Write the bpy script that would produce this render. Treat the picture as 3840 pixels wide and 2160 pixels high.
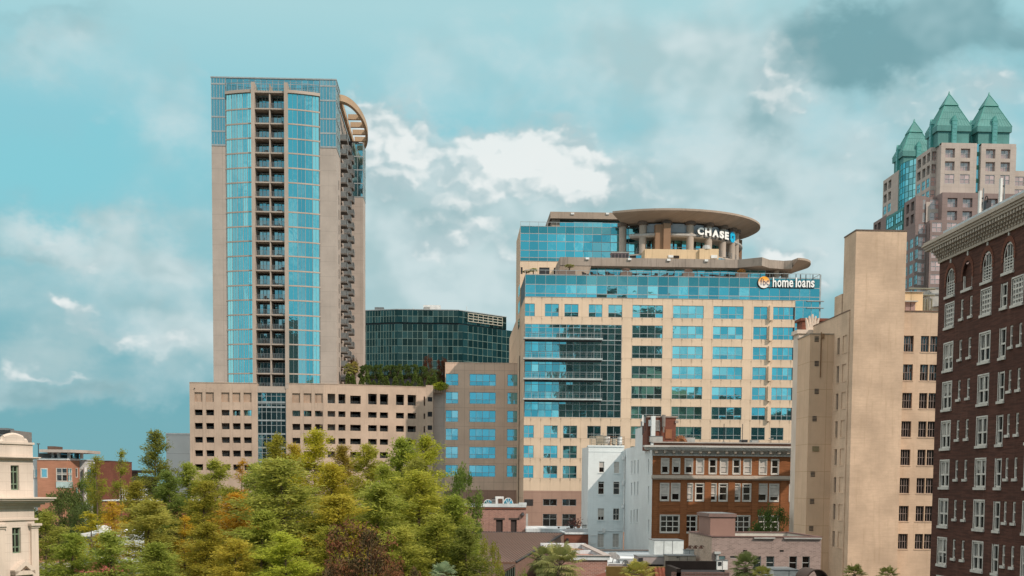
import bpy, math, random
from mathutils import Vector, Matrix
R = math.radians
S = bpy.context.scene
for o in list(bpy.data.objects): bpy.data.objects.remove(o, do_unlink=True)
COL = S.collection
S.render.resolution_x, S.render.resolution_y = 1024, 576

# ------------------------------------------------------------------ camera
# photograph measured on a 3840 x 2160 grid; the street grid runs along world X and Y
CAMZ = 16.0
FPX = 5000.0
TILT = math.atan(0.075)          # optical axis looks slightly down, the lens is shifted up
YAW = math.atan(216 / 5000.0)    # to the right of +Y
ROLL = 0.008
PCX, PCY = 1920.0, 1815.0 + FPX * math.tan(TILT)
_f = Vector((math.sin(YAW) * math.cos(TILT), math.cos(YAW) * math.cos(TILT), -math.sin(TILT)))
_r0 = Vector((math.cos(YAW), -math.sin(YAW), 0))
_u0 = _r0.cross(_f)
_r = _r0 * math.cos(ROLL) + _u0 * math.sin(ROLL)
_u = _u0 * math.cos(ROLL) - _r0 * math.sin(ROLL)
CAM = Vector((0, 0, CAMZ))
cam_data = bpy.data.cameras.new('camera')
cam = bpy.data.objects.new('camera', cam_data)
COL.objects.link(cam)
cam.matrix_world = Matrix(((_r.x, _u.x, -_f.x, 0), (_r.y, _u.y, -_f.y, 0), (_r.z, _u.z, -_f.z, CAMZ), (0, 0, 0, 1)))
cam_data.sensor_width = 36
cam_data.lens = FPX / 3840 * 36
cam_data.shift_y = (PCY - 1080) / 3840
cam_data.clip_start = 0.5
cam_data.clip_end = 6000
S.camera = cam

def ray(x, y):
    return (_f * FPX + _r * (x - PCX) - _u * (y - PCY)).normalized()

# measuring windows on the photograph: (x0, y0, scale)
CR = {'A': (1900, 740, 2.1467), 'B': (2400, 700, 2.414), 'C': (1900, 1200, 1.8117), 'D': (1750, 1560, 1.908),
      'E': (3200, 340, 1.811), 'F': (2960, 800, 2.0705), 'G': (2960, 1460, 2.0705), 'H': (700, 200, 2.07),
      'I': (700, 800, 2.07), 'J': (0, 1560, 2.415), 'K': (680, 1400, 1.907), 'L': (1300, 1100, 1.8114),
      'W': (0, 0, 0.67083), 'O': (0, 0, 1.0)}
def pc(c, x, y):
    a, b, s = CR[c]
    return a + x / s, b + y / s

class Fr:
    """vertical facade plane: u along it, z up, d outwards"""
    def __init__(s, O, u, n):
        s.O = Vector(O); s.u = Vector(u).normalized(); s.n = Vector(n).normalized()
    def P(s, u, z, d=0.0):
        p = s.O + s.u * u + s.n * d
        return (p.x, p.y, p.z + z)
    def px(s, c, x, y, d=0.0):
        r = ray(*pc(c, x, y))
        O = s.O + s.n * d
        t = (O - CAM).dot(s.n) / r.dot(s.n)
        p = CAM + r * t
        return (p - s.O).dot(s.u), p.z
    def U(s, c, x, y, d=0.0): return s.px(c, x, y, d)[0]
    def Z(s, c, x, y, d=0.0): return s.px(c, x, y, d)[1]
def FY(y): return Fr((0, y, 0), (1, 0, 0), (0, -1, 0))      # faces the camera; u = world X
def FXL(x): return Fr((x, 0, 0), (0, 1, 0), (-1, 0, 0))     # faces left; u = world Y
def FXR(x): return Fr((x, 0, 0), (0, 1, 0), (1, 0, 0))      # faces right; u = world Y
def at(c, x, y, Y):
    r = ray(*pc(c, x, y)); t = Y / r.y
    return CAM + r * t

# ------------------------------------------------------------------ sun, sky
SUN_EL, SUN_AZ = R(40), R(133)           # azimuth clockwise from +Y
sd = Vector((math.sin(SUN_AZ) * math.cos(SUN_EL), math.cos(SUN_AZ) * math.cos(SUN_EL), math.sin(SUN_EL)))
sl = bpy.data.lights.new('sun', 'SUN'); sl.energy = 3.5; sl.angle = R(0.6); sl.color = (1.0, 0.84, 0.70)
so = bpy.data.objects.new('sun', sl); COL.objects.link(so)
so.rotation_euler = (-sd).to_track_quat('-Z', 'Y').to_euler()

class NT:
    def __init__(s, tree): s.t = tree; tree.nodes.clear()
    def n(s, typ, ins=None, **kw):
        nd = s.t.nodes.new(typ)
        for k, v in kw.items(): setattr(nd, k, v)
        if ins:
            for k, v in ins.items():
                if hasattr(v, 'is_output') or isinstance(v, bpy.types.NodeSocket): s.t.links.new(v, nd.inputs[k])
                else: nd.inputs[k].default_value = v
        return nd
    def m(s, op, a, b=None, c=None, clamp=False):
        nd = s.t.nodes.new('ShaderNodeMath'); nd.operation = op; nd.use_clamp = clamp
        for i, v in enumerate((a, b, c)):
            if v is None: continue
            if isinstance(v, bpy.types.NodeSocket): s.t.links.new(v, nd.inputs[i])
            else: nd.inputs[i].default_value = v
        return nd.outputs[0]
    def mix(s, f, a, b, mode='MIX'):
        nd = s.t.nodes.new('ShaderNodeMix'); nd.data_type = 'RGBA'; nd.blend_type = mode
        for i, v in ((0, f), (6, a), (7, b)):
            if isinstance(v, bpy.types.NodeSocket): s.t.links.new(v, nd.inputs[i])
            elif i == 0: nd.inputs[i].default_value = v
            else: nd.inputs[i].default_value = (*v[:3], 1)
        return nd.outputs[2]
    def ss(s, v, a, b, lo=0.0, hi=1.0):
        nd = s.t.nodes.new('ShaderNodeMapRange'); nd.interpolation_type = 'SMOOTHSTEP'
        s.t.links.new(v, nd.inputs[0])
        for i, q in ((1, a), (2, b), (3, lo), (4, hi)): nd.inputs[i].default_value = q
        return nd.outputs[0]
    def noise(s, vec, scale, detail=4, rough=0.5, dist=0.0, out=0):
        nd = s.n('ShaderNodeTexNoise', {'Scale': scale, 'Detail': detail, 'Roughness': rough, 'Distortion': dist})
        s.t.links.new(vec, nd.inputs['Vector'])
        return nd.outputs[out]

def make_world():
    w = bpy.data.worlds.new('World'); S.world = w; w.use_nodes = True
    w.cycles.sampling_method = 'MANUAL'; w.cycles.sample_map_resolution = 256
    N = NT(w.node_tree)
    sky = N.n('ShaderNodeTexSky', sky_type='NISHITA', sun_disc=False)
    sky.sun_elevation = SUN_EL; sky.sun_rotation = SUN_AZ; sky.altitude = 30; sky.air_density = 1.0; sky.dust_density = 1.5
    tc = N.n('ShaderNodeTexCoord').outputs['Generated']
    sep = N.n('ShaderNodeSeparateXYZ', {0: tc})
    X, Y, Z = sep.outputs
    az = N.m('ARCTAN2', X, Y)                    # 0 along +Y, + to the right
    el = N.m('ARCSINE', Z)
    vec = N.n('ShaderNodeCombineXYZ', {0: az, 1: N.m('MULTIPLY', el, 1.35), 2: 0.0}).outputs[0]
    vec0 = N.n('ShaderNodeCombineXYZ', {0: az, 1: el, 2: 0.0}).outputs[0]
    def n2(v, scale, detail, rough, dist=0.0, out=0):
        nd = N.n('ShaderNodeTexNoise', {'Scale': scale, 'Detail': detail, 'Roughness': rough, 'Distortion': dist}, noise_dimensions='2D')
        N.t.links.new(v, nd.inputs['Vector']); return nd.outputs[out]
    def vm(op, a, b, c=None):
        nd = N.t.nodes.new('ShaderNodeVectorMath'); nd.operation = op
        for i, v in enumerate((a, b, c)):
            if v is None: continue
            if isinstance(v, bpy.types.NodeSocket): N.t.links.new(v, nd.inputs[i])
            else: nd.inputs[i].default_value = v
        return nd.outputs
    def warp(v, k, amp):                           # domain warp, gives the billowed edges
        return vm('MULTIPLY_ADD', vm('SUBTRACT', v, (.5, .5, .5))[0], (amp, amp, 0), k)[0]
    w1 = n2(vec, 9.0, 2, 0.5, 0, 1); w2 = n2(vec, 38.0, 3, 0.6, 0, 1)
    P = warp(w2, warp(w1, vec0, 0.07), 0.026)
    def total(lst):
        acc = None
        for (x, y, rx, ry, a) in lst:             # on the photo's 2576 grid, turned into a direction
            d = ray(x * 1.4907, y * 1.4907)
            a0 = math.atan2(d.x, d.y); e0 = math.asin(d.z)
            sx = 5000 / (rx * 1.4907); sy = 5000 / (ry * 1.4907)
            q = vm('MULTIPLY_ADD', P, (sx, sy, 0), (-a0 * sx, -e0 * sy, 0))[0]
            g = N.m('POWER', 2.71828, N.m('MULTIPLY', vm('DOT_PRODUCT', q, q)[1], -1.0))
            acc = N.m('MULTIPLY', g, a) if acc is None else N.m('MULTIPLY_ADD', g, a, acc)
        return acc
    ramp = N.n('ShaderNodeValToRGB', {0: N.m('MULTIPLY', el, 2.0)})
    cr = ramp.color_ramp                           # clear sky by elevation
    cols = [(0.0, (.20, .43, .48)), (0.12, (.165, .42, .49)), (0.22, (.20, .47, .54)), (0.32, (.27, .56, .62)), (0.50, (.27, .61, .69)), (0.66, (.42, .69, .73)), (1.0, (.42, .66, .70))]
    while len(cr.elements) < len(cols): cr.elements.new(0.5)
    for e, (p, c) in zip(cr.elements, cols): e.position = p; e.color = (*c, 1)
    nish = N.mix(1.0, sky.outputs[0], (0.060, 0.085, 0.080), 'MULTIPLY')
    base = N.mix(0.93, nish, ramp.outputs[0])
    clear = N.ss(total([(110, 400, 380, 110, .9), (1130, 250, 260, 80, .45), (60, 500, 300, 60, .4)]), 0.1, 1.1)
    base = N.mix(clear, base, (.24, .60, .68))
    fine = n2(vec, 11.0, 5, 0.56, 0.2)
    # broad pale cloud
    veilb = total([(120, 130, 260, 80, .55), (1350, 130, 500, 110, .45), (1750, 150, 300, 170, .75), (2300, 330, 380, 200, .85), (420, 330, 130, 110, .55),
                   (1240, 440, 300, 140, .9), (1500, 560, 500, 160, .8), (980, 420, 110, 130, .7), (1120, 680, 300, 160, .9), (1180, 790, 300, 90, .9), (1000, 560, 160, 160, .6), (2060, 720, 120, 120, .7), (700, 900, 300, 60, .5), (600, 560, 300, 60, .4), (200, 760, 400, 60, .5), (100, 1000, 300, 40, .4), (1750, 430, 200, 130, .6),
                   (100, 600, 220, 45, .8), (320, 640, 220, 60, .7), (430, 700, 180, 50, .6), (300, 860, 300, 70, .8), (90, 900, 120, 50, .7), (480, 880, 120, 70, .6), (330, 980, 300, 30, .45), (2100, 600, 250, 120, .7)])
    veil = N.ss(N.m('MULTIPLY_ADD', N.m('SUBTRACT', fine, 0.5), 1.5, veilb), 0.0, 1.25)
    veil = N.m('MULTIPLY', veil, N.ss(veilb, 0.0, 0.4))
    v1 = n2(vec, 7.0, 4, 0.55); v2 = n2(vm('ADD', vec, (0.02, 0.02, 0))[0], 7.0, 4, 0.55)
    vcol = N.mix(N.ss(N.m('SUBTRACT', v1, v2), -0.12, 0.12), (.42, .585, .61), (.63, .745, .76))
    base = N.mix(N.m('MULTIPLY', veil, 0.9), base, vcol)
    # cumulus
    wh = total([(1340, 470, 130, 55, .55), (1010, 410, 90, 50, .5), (1170, 600, 130, 50, .35), (1560, 520, 120, 50, .35), (1290, 350, 110, 72, 1.1), (1390, 400, 134, 84, 1.1), (1240, 420, 98, 78, 0.7), (1470, 460, 67, 52, 0.8), (1215, 320, 37, 34, 0.6), (1010, 330, 98, 65, 0.75), (945, 350, 61, 78, 0.6), (1075, 360, 55, 52, 0.5), (1150, 500, 146, 39, 0.45), (1420, 500, 85, 52, 0.5), (1975, 605, 71, 44, 1.2), (1920, 632, 73, 31, 0.7), (2065, 745, 37, 65, 0.7), (2540, 260, 159, 65, 0.55), (1830, 560, 61, 28, 0.4), (2075, 130, 27, 91, 0.7), (1960, 120, 67, 78, 0.5), (1930, 200, 98, 52, 0.55), (2010, 230, 85, 52, 0.5), (2330, 300, 183, 65, 0.35), (2150, 400, 73, 65, 0.45), (1640, 430, 73, 78, 0.4), (150, 768, 71, 28, 0.68), (190, 800, 49, 24, 0.5), (215, 840, 49, 22, 0.36), (400, 890, 159, 39, 0.5), (300, 870, 73, 28, 0.43), (40, 910, 55, 24, 0.5), (110, 940, 44, 14, 0.5), (360, 960, 195, 16, 0.29), (470, 640, 67, 28, 0.43), (90, 605, 146, 24, 0.32), (230, 640, 110, 24, 0.36), (490, 870, 49, 24, 0.43), (300, 320, 49, 34, 0.25), (1170, 620, 73, 52, 0.4), (1300, 70, 44, 78, 0.35), (1110, 590, 73, 35, 0.4), (480, 210, 49, 22, 0.29)])
    def bil(v, sc, det):
        nd = N.n('ShaderNodeTexVoronoi', {'Scale': sc, 'Detail': det, 'Roughness': 0.55, 'Smoothness': 0.6}, voronoi_dimensions='2D', feature='SMOOTH_F1', normalize=True)
        N.t.links.new(v, nd.inputs['Vector']); return N.m('SUBTRACT', 1.0, nd.outputs[0])
    Q = warp(w2, vec, 0.02)
    b1 = bil(Q, 26.0, 2.0)
    big = N.m('MULTIPLY_ADD', b1, 0.8, N.m('MULTIPLY', n2(vec, 12.0, 4, 0.6), 0.5))
    wf = N.ss(N.m('MULTIPLY_ADD', N.m('SUBTRACT', big, 0.78), 1.5, wh), 0.12, 0.95)
    wf = N.m('MULTIPLY', wf, N.ss(wh, 0.02, 0.55))
    # relief of the billows: the same noise a little way towards the sun
    b2 = bil(vm('ADD', Q, (0.003, 0.007, 0))[0], 26.0, 2.0)
    rel = N.ss(N.m('MULTIPLY_ADD', N.m('SUBTRACT', b1, b2), 2.2, N.m('MULTIPLY', N.m('SUBTRACT', wh, 0.5), 0.35)), -0.12, 0.42)
    wcol = N.mix(rel, (.46, .60, .63), (.84, .88, .87))
    base = N.mix(N.m('MULTIPLY', wf, 0.92), base, wcol)
    # slate, shaded undersides
    slate = total([(2400, 70, 370, 100, 1.8), (2570, 130, 300, 80, .8), (2160, 150, 110, 70, .9), (1930, 290, 70, 55, .7), (1960, 350, 160, 55, .75), (1200, 545, 220, 40, .45), (1080, 520, 150, 36, .3), (1520, 540, 150, 40, .45),
                   (1000, 445, 110, 32, .35), (1100, 700, 160, 30, .4), (110, 90, 170, 40, .5), (60, 20, 300, 26, .5), (370, 800, 100, 24, .6), (300, 740, 200, 22, .35), (120, 645, 180, 18, .5), (340, 690, 160, 20, .4), (160, 985, 300, 30, .75), (400, 930, 160, 10, .35), (330, 1040, 300, 20, .4),
                   (1740, 500, 160, 50, .4), (2200, 470, 160, 60, .45), (2040, 520, 100, 40, .4), (1880, 480, 90, 40, .5)])
    slf = N.ss(N.m('MULTIPLY', slate, N.ss(fine, 0.3, 0.65, 0.35, 1.35)), 0.0, 1.75)
    base = N.mix(N.m('MULTIPLY', slf, 0.88), base, N.mix(N.ss(N.m('SUBTRACT', v1, v2), -0.14, 0.16), (.165, .345, .385), (.30, .49, .53)))
    # the half of the sky behind the camera: broken cloud over blue
    bn = N.noise(tc, 7.0, 5, 0.6, 0.4)
    bcol = N.mix(N.ss(bn, 0.46, 0.60), (.25, .55, .64), (.70, .80, .82))
    base = N.mix(N.ss(Y, -0.1, 0.25, 1.0, 0.0), base, bcol)
    fill_bank = N.m('MULTIPLY', N.ss(X, -0.62, -0.92), N.ss(Z, 0.85, 0.1))  # unseen bright cloud, added on the left to light left-facing walls
    base = N.mix(N.m('MULTIPLY', fill_bank, 0.8), base, (1.15, 1.10, 1.02))
    base = N.mix(N.ss(Z, 0.42, 0.75), base, (1.45, 1.38, 1.28))  # zenith above the view brightened, added as warm fill for shaded walls
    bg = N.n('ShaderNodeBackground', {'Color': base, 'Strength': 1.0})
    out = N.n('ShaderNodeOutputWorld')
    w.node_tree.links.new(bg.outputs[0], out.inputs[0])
make_world()
S.view_settings.view_transform = 'Standard'; S.view_settings.look = 'None'
S.view_settings.exposure = 0.0; S.view_settings.gamma = 1.0
S.view_settings.use_curve_mapping = False
S.render.engine = 'CYCLES'
S.cycles.max_bounces = 6; S.cycles.transparent_max_bounces = 8
S.cycles.filter_width = 1.5

# ------------------------------------------------------------------ materials
def pos_uv(N):
    g = N.n('ShaderNodeNewGeometry')
    sp = N.n('ShaderNodeSeparateXYZ', {0: g.outputs['Position']})
    u = N.m('ADD', sp.outputs[0], sp.outputs[1])
    return g, u, sp.outputs[2], N.n('ShaderNodeCombineXYZ', {0: u, 1: sp.outputs[2], 2: N.m('MULTIPLY', sp.outputs[1], 0.3)}).outputs[0]
def wall(name, col, var=0.12, stain=0.15, rough=0.9, joint=None, courses=0.0, fine=0.0, jcol=None, stain_col=None, bump=0.2, brick=None, spec=0.25, drip=None):
    m = bpy.data.materials.new(name); m.use_nodes = True
    N = NT(m.node_tree)
    g, u, z, uv = pos_uv(N)
    c = N.mix(0.0, col, col)
    dark = tuple(v * (1 - var * 2) for v in col); light = tuple(min(1, v * (1 + var)) for v in col)
    big = N.noise(uv, 0.22, 5, 0.6)
    c = N.mix(N.ss(big, 0.3, 0.7), dark, light)
    med = N.noise(uv, 1.7, 5, 0.6)
    c = N.mix(N.m('MULTIPLY', N.ss(med, 0.35, 0.75), var * 2.5, clamp=True), c, tuple(v * 0.8 for v in col))
    bh = N.noise(uv, 6.0, 4, 0.6)
    if fine:
        fb = N.noise(uv, 9.0, 3, 0.7)
        c = N.mix(N.m('MULTIPLY', N.ss(fb, 0.35, 0.65), fine), c, tuple(v * 0.55 for v in col))
    if brick:
        bt = N.n('ShaderNodeTexBrick', {'Vector': uv, 'Scale': 1.0, 'Mortar Size': brick[2], 'Brick Width': brick[0], 'Row Height': brick[1],
                 'Color1': (*[v * 0.72 for v in col], 1), 'Color2': (*[min(1, v * 1.3) for v in col], 1), 'Mortar': (*brick[3], 1), 'Bias': 0.0, 'Mortar Smooth': 0.3})
        c = N.mix(0.62, c, bt.outputs[0])
    if courses:
        v2 = N.n('ShaderNodeCombineXYZ', {0: N.m('MULTIPLY', u, 0.5), 1: N.m('MULTIPLY', z, 7.0), 2: 0.0}).outputs[0]
        cn = N.noise(v2, 1.0, 3, 0.6)
        c = N.mix(N.m('MULTIPLY', N.ss(cn, 0.4, 0.62), courses), c, tuple(v * 0.45 for v in col))
    if joint:
        du, dz, ou, oz, wd = joint
        ju = N.m('ABSOLUTE', N.m('SUBTRACT', N.m('FRACT', N.m('DIVIDE', N.m('SUBTRACT', u, ou), du)), 0.5))
        jz = N.m('ABSOLUTE', N.m('SUBTRACT', N.m('FRACT', N.m('DIVIDE', N.m('SUBTRACT', z, oz), dz)), 0.5))
        a = N.m('GREATER_THAN', ju, 0.5 - wd / du); b = N.m('GREATER_THAN', jz, 0.5 - wd / dz)
        c = N.mix(N.m('MULTIPLY', N.m('MAXIMUM', a, b), 0.55), c, jcol or tuple(v * 0.5 for v in col))
    if stain:
        v3 = N.n('ShaderNodeCombineXYZ', {0: N.m('MULTIPLY', u, 2.4), 1: N.m('MULTIPLY', z, 0.16), 2: 0.0}).outputs[0]
        sn = N.noise(v3, 1.0, 5, 0.65)
        c = N.mix(N.m('MULTIPLY', N.ss(sn, 0.5, 0.8), min(1, stain * 2)), c, stain_col or tuple(v * 0.5 for v in col))
    if drip:                                   # dirt runs below the sills, at the joints
        c0, pt, ju_, ou_, ln = drip
        t = N.m('FRACT', N.m('DIVIDE', N.m('SUBTRACT', z, c0), pt))
        band = N.ss(t, 1 - ln / pt, 1.0)
        near = N.ss(N.m('ABSOLUTE', N.m('SUBTRACT', N.m('FRACT', N.m('DIVIDE', N.m('SUBTRACT', u, ou_), ju_)), 0.5)), 0.38, 0.5)
        wob = N.ss(N.noise(uv, 3.0, 3, 0.6), 0.35, 0.6)
        c = N.mix(N.m('MULTIPLY', N.m('MULTIPLY', band, N.m('ADD', near, 0.18)), N.m('MULTIPLY', wob, 0.75)), c, tuple(v * 0.3 for v in col))
    bmp = N.n('ShaderNodeBump', {'Strength': bump, 'Distance': 0.05, 'Height': bh})
    p = N.n('ShaderNodeBsdfPrincipled', {'Base Color': c, 'Roughness': rough, 'Normal': bmp.outputs[0], 'Specular IOR Level': spec})
    o = N.n('ShaderNodeOutputMaterial'); m.node_tree.links.new(p.outputs[0], o.inputs[0])
    return m
def glass(name, tint, body, refl=0.7, rough=0.03, wave=0.3, var=0.35, wscale=0.5):
    """coated facade glass: a tinted mirror over a dark body, each pane a little different"""
    m = bpy.data.materials.new(name); m.use_nodes = True
    N = NT(m.node_tree)
    g, u, z, uv = pos_uv(N)
    rnd = g.outputs['Random Per Island']
    t = N.mix(rnd, tuple(v * (1 - var) for v in tint), tuple(min(1, v * (1 + var * 0.7)) for v in tint))
    b = N.mix(N.ss(rnd, 0.6, 1.0), body, tuple(min(1, v * 2.2 + 0.01) for v in body))
    wn = N.noise(uv, wscale, 3, 0.5)
    bm = N.n('ShaderNodeBump', {'Strength': wave, 'Distance': 0.12, 'Height': wn})
    gl = N.n('ShaderNodeBsdfGlossy', {'Color': t, 'Roughness': rough, 'Normal': bm.outputs[0]})
    df = N.n('ShaderNodeBsdfDiffuse', {'Color': b})
    lw = N.n('ShaderNodeLayerWeight', {'Blend': 0.25})
    f = N.m('ADD', refl, N.m('MULTIPLY', lw.outputs[1], 1 - refl), clamp=True)
    mx = N.n('ShaderNodeMixShader', {0: f, 1: df.outputs[0], 2: gl.outputs[0]})
    o = N.n('ShaderNodeOutputMaterial'); m.node_tree.links.new(mx.outputs[0], o.inputs[0])
    return m
def plain(name, col, rough=0.6, metal=0.0, var=0.12, emit=None):
    m = bpy.data.materials.new(name); m.use_nodes = True
    N = NT(m.node_tree)
    g = N.n('ShaderNodeNewGeometry')
    n = N.noise(g.outputs['Position'], 1.3, 5, 0.6)
    c = N.mix(N.ss(n, 0.3, 0.7), tuple(v * (1 - var) for v in col), tuple(min(1, v * (1 + var)) for v in col))
    p = N.n('ShaderNodeBsdfPrincipled', {'Base Color': c, 'Roughness': rough, 'Metallic': metal})
    o = N.n('ShaderNodeOutputMaterial'); m.node_tree.links.new(p.outputs[0], o.inputs[0])
    return m
def leafmat(name, col, col2, trans=0.35, tint=True):
    m = bpy.data.materials.new(name); m.use_nodes = True
    N = NT(m.node_tree)
    g = N.n('ShaderNodeNewGeometry'); oi = N.n('ShaderNodeObjectInfo')
    n = N.noise(g.outputs['Position'], 0.55, 3, 0.6)
    c = N.mix(N.ss(n, 0.35, 0.65), col, col2)
    c = N.mix(N.m('MULTIPLY', g.outputs['Random Per Island'], 0.45), c, tuple(min(1, v * 1.7) for v in col))
    if tint: c = N.mix(1.0, c, oi.outputs['Color'], 'MULTIPLY')
    df = N.n('ShaderNodeBsdfPrincipled', {'Base Color': c, 'Roughness': 0.7, 'Specular IOR Level': 0.2})
    tr = N.n('ShaderNodeBsdfTranslucent', {'Color': c})
    mx = N.n('ShaderNodeMixShader', {0: trans, 1: df.outputs[0], 2: tr.outputs[0]})
    o = N.n('ShaderNodeOutputMaterial'); m.node_tree.links.new(mx.outputs[0], o.inputs[0])
    return m

# ------------------------------------------------------------------ mesh building
class MB:
    def __init__(s): s.v = []; s.f = []; s.sm = False
    def poly(s, pts):
        b = len(s.v); s.v.extend([tuple(p) for p in pts]); s.f.append(tuple(range(b, b + len(pts)))); return s
    def box(s, x0, x1, y0, y1, z0, z1):
        b = len(s.v)
        s.v += [(x0, y0, z0), (x1, y0, z0), (x1, y1, z0), (x0, y1, z0), (x0, y0, z1), (x1, y0, z1), (x1, y1, z1), (x0, y1, z1)]
        s.f += [tuple(b + i for i in q) for q in ((0, 3, 2, 1), (4, 5, 6, 7), (0, 1, 5, 4), (1, 2, 6, 5), (2, 3, 7, 6), (3, 0, 4, 7))]
        return s
    def fb(s, F, u0, u1, z0, z1, d0, d1):
        """box in a facade frame"""
        b = len(s.v)
        if d0 > d1: d0, d1 = d1, d0
        s.v += [F.P(u, z, d) for (u, z, d) in ((u0, z0, d0), (u1, z0, d0), (u1, z0, d1), (u0, z0, d1), (u0, z1, d0), (u1, z1, d0), (u1, z1, d1), (u0, z1, d1))]
        s.f += [tuple(b + i for i in q) for q in ((0, 1, 2, 3), (4, 7, 6, 5), (0, 4, 5, 1), (1, 5, 6, 2), (2, 6, 7, 3), (3, 7, 4, 0))]
        return s
    def fq(s, F, u0, u1, z0, z1, d=0.0):
        return s.poly([F.P(u0, z0, d), F.P(u1, z0, d), F.P(u1, z1, d), F.P(u0, z1, d)])
    def prism(s, pts, z0, z1, cap=True, bottom=True):
        n = len(pts); b = len(s.v)
        s.v += [(p[0], p[1], z0) for p in pts] + [(p[0], p[1], z1) for p in pts]
        for i in range(n): j = (i + 1) % n; s.f.append((b + i, b + j, b + n + j, b + n + i))
        if cap: s.f.append(tuple(b + n + i for i in range(n)))
        if bottom: s.f.append(tuple(b + n - 1 - i for i in range(n)))
        return s
    def cyl(s, x, y, z0, z1, r0, r1=None, n=10):
        r1 = r0 if r1 is None else r1; b = len(s.v)
        for (z, r) in ((z0, r0), (z1, r1)):
            s.v += [(x + r * math.cos(2 * math.pi * i / n), y + r * math.sin(2 * math.pi * i / n), z) for i in range(n)]
        for i in range(n): j = (i + 1) % n; s.f.append((b + i, b + j, b + n + j, b + n + i))
        s.f.append(tuple(b + n + i for i in range(n))); s.f.append(tuple(b + n - 1 - i for i in range(n)))
        return s
    def lathe(s, x, y, prof, n=24, a0=0.0, a1=2 * math.pi, sx=1.0):
        """prof = [(r, z)]"""
        full = abs(a1 - a0 - 2 * math.pi) < 1e-6; b = len(s.v); k = n if full else n + 1
        for (r, z) in prof:
            for i in range(k):
                a = a0 + (a1 - a0) * i / n; s.v.append((x + sx * r * math.cos(a), y + r * math.sin(a), z))
        for p in range(len(prof) - 1):
            for i in range(n):
                j = (i + 1) % k if full else i + 1
                s.f.append((b + p * k + i, b + p * k + j, b + (p + 1) * k + j, b + (p + 1) * k + i))
        return s
    def tube(s, p, q, r0, r1=None, n=6):
        r1 = r0 if r1 is None else r1
        p = Vector(p); q = Vector(q); d = (q - p)
        if d.length < 1e-6: return s
        d.normalize(); a = d.orthogonal().normalized(); c = d.cross(a); b = len(s.v)
        for (o, r) in ((p, r0), (q, r1)):
            for i in range(n):
                t = 2 * math.pi * i / n; w = o + a * (r * math.cos(t)) + c * (r * math.sin(t)); s.v.append(tuple(w))
        for i in range(n): j = (i + 1) % n; s.f.append((b + i, b + j, b + n + j, b + n + i))
        s.f.append(tuple(b + n + i for i in range(n))); s.f.append(tuple(b + n - 1 - i for i in range(n)))
        return s
    def wall(s, F, u0, u1, z0, z1, holes, depth=0.3, back=False):
        """sheet with rectangular openings and their reveals"""
        us = sorted({round(v, 4) for v in [u0, u1] + [h[0] for h in holes] + [h[1] for h in holes] if u0 - 1e-6 <= v <= u1 + 1e-6})
        zs = sorted({round(v, 4) for v in [z0, z1] + [h[2] for h in holes] + [h[3] for h in holes] if z0 - 1e-6 <= v <= z1 + 1e-6})
        for j in range(len(zs) - 1):
            zc = (zs[j] + zs[j + 1]) / 2; st = None
            for i in range(len(us) - 1):
                uc = (us[i] + us[i + 1]) / 2
                inh = any(h[0] < uc < h[1] and h[2] < zc < h[3] for h in holes)
                if inh:
                    if st is not None: s.fq(F, st, us[i], zs[j], zs[j + 1]); st = None
                elif st is None: st = us[i]
            if st is not None: s.fq(F, st, us[-1], zs[j], zs[j + 1])
        for h in holes:
            a, b, c, e = h[:4]; D = h[4] if len(h) > 4 else depth
            s.poly([F.P(a, c, 0), F.P(a, e, 0), F.P(a, e, -D), F.P(a, c, -D)])
            s.poly([F.P(b, c, 0), F.P(b, c, -D), F.P(b, e, -D), F.P(b, e, 0)])
            s.poly([F.P(a, c, 0), F.P(a, c, -D), F.P(b, c, -D), F.P(b, c, 0)])
            s.poly([F.P(a, e, 0), F.P(b, e, 0), F.P(b, e, -D), F.P(a, e, -D)])
        return s
    def build(s, name, mat, parent=None, smooth=False):
        me = bpy.data.meshes.new(name)
        off = Vector(parent['_w']) if parent is not None and '_w' in parent.keys() else Vector((0, 0, 0))
        me.from_pydata([(v[0] - off.x, v[1] - off.y, v[2] - off.z) for v in s.v], [], s.f)
        me.update()
        me.materials.append(mat)
        if smooth:
            for p in me.polygons: p.use_smooth = True
        o = bpy.data.objects.new(name, me); COL.objects.link(o)
        if parent is not None:
            o.parent = parent; o['_w'] = tuple(off)
        return o
ALL = []
def thing(name, label, cat, loc=(0, 0, 0), group=None):
    o = bpy.data.objects.new(name, None); COL.objects.link(o)
    o.location = loc; o['_w'] = tuple(loc); o['label'] = label; o['category'] = cat
    if group: o['group'] = group
    return o
def tag(o, label, cat, group=None, loc=None):
    o['label'] = label; o['category'] = cat
    if group: o['group'] = group
    return o
def struct(o, kind='structure'): o['kind'] = kind; return o
def copy_tree(o, parent=None):
    c = o.copy(); COL.objects.link(c)
    if parent is not None: c.parent = parent
    for ch in list(o.children): copy_tree(ch, c)
    return c
rng = random.Random(7)
def pane_quads(mb, F, u0, u1, z0, z1, nu, nz, d, tilt=0.006):
    """separate, very slightly tilted panes"""
    for i in range(nu):
        for j in range(nz):
            a = u0 + (u1 - u0) * i / nu; b = u0 + (u1 - u0) * (i + 1) / nu
            c = z0 + (z1 - z0) * j / nz; e = z0 + (z1 - z0) * (j + 1) / nz
            tu = rng.uniform(-tilt, tilt) * (b - a); tz = rng.uniform(-tilt, tilt) * (e - c)
            mb.poly([F.P(a, c, d - tu - tz), F.P(b, c, d + tu - tz), F.P(b, e, d + tu + tz), F.P(a, e, d - tu + tz)])
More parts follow.
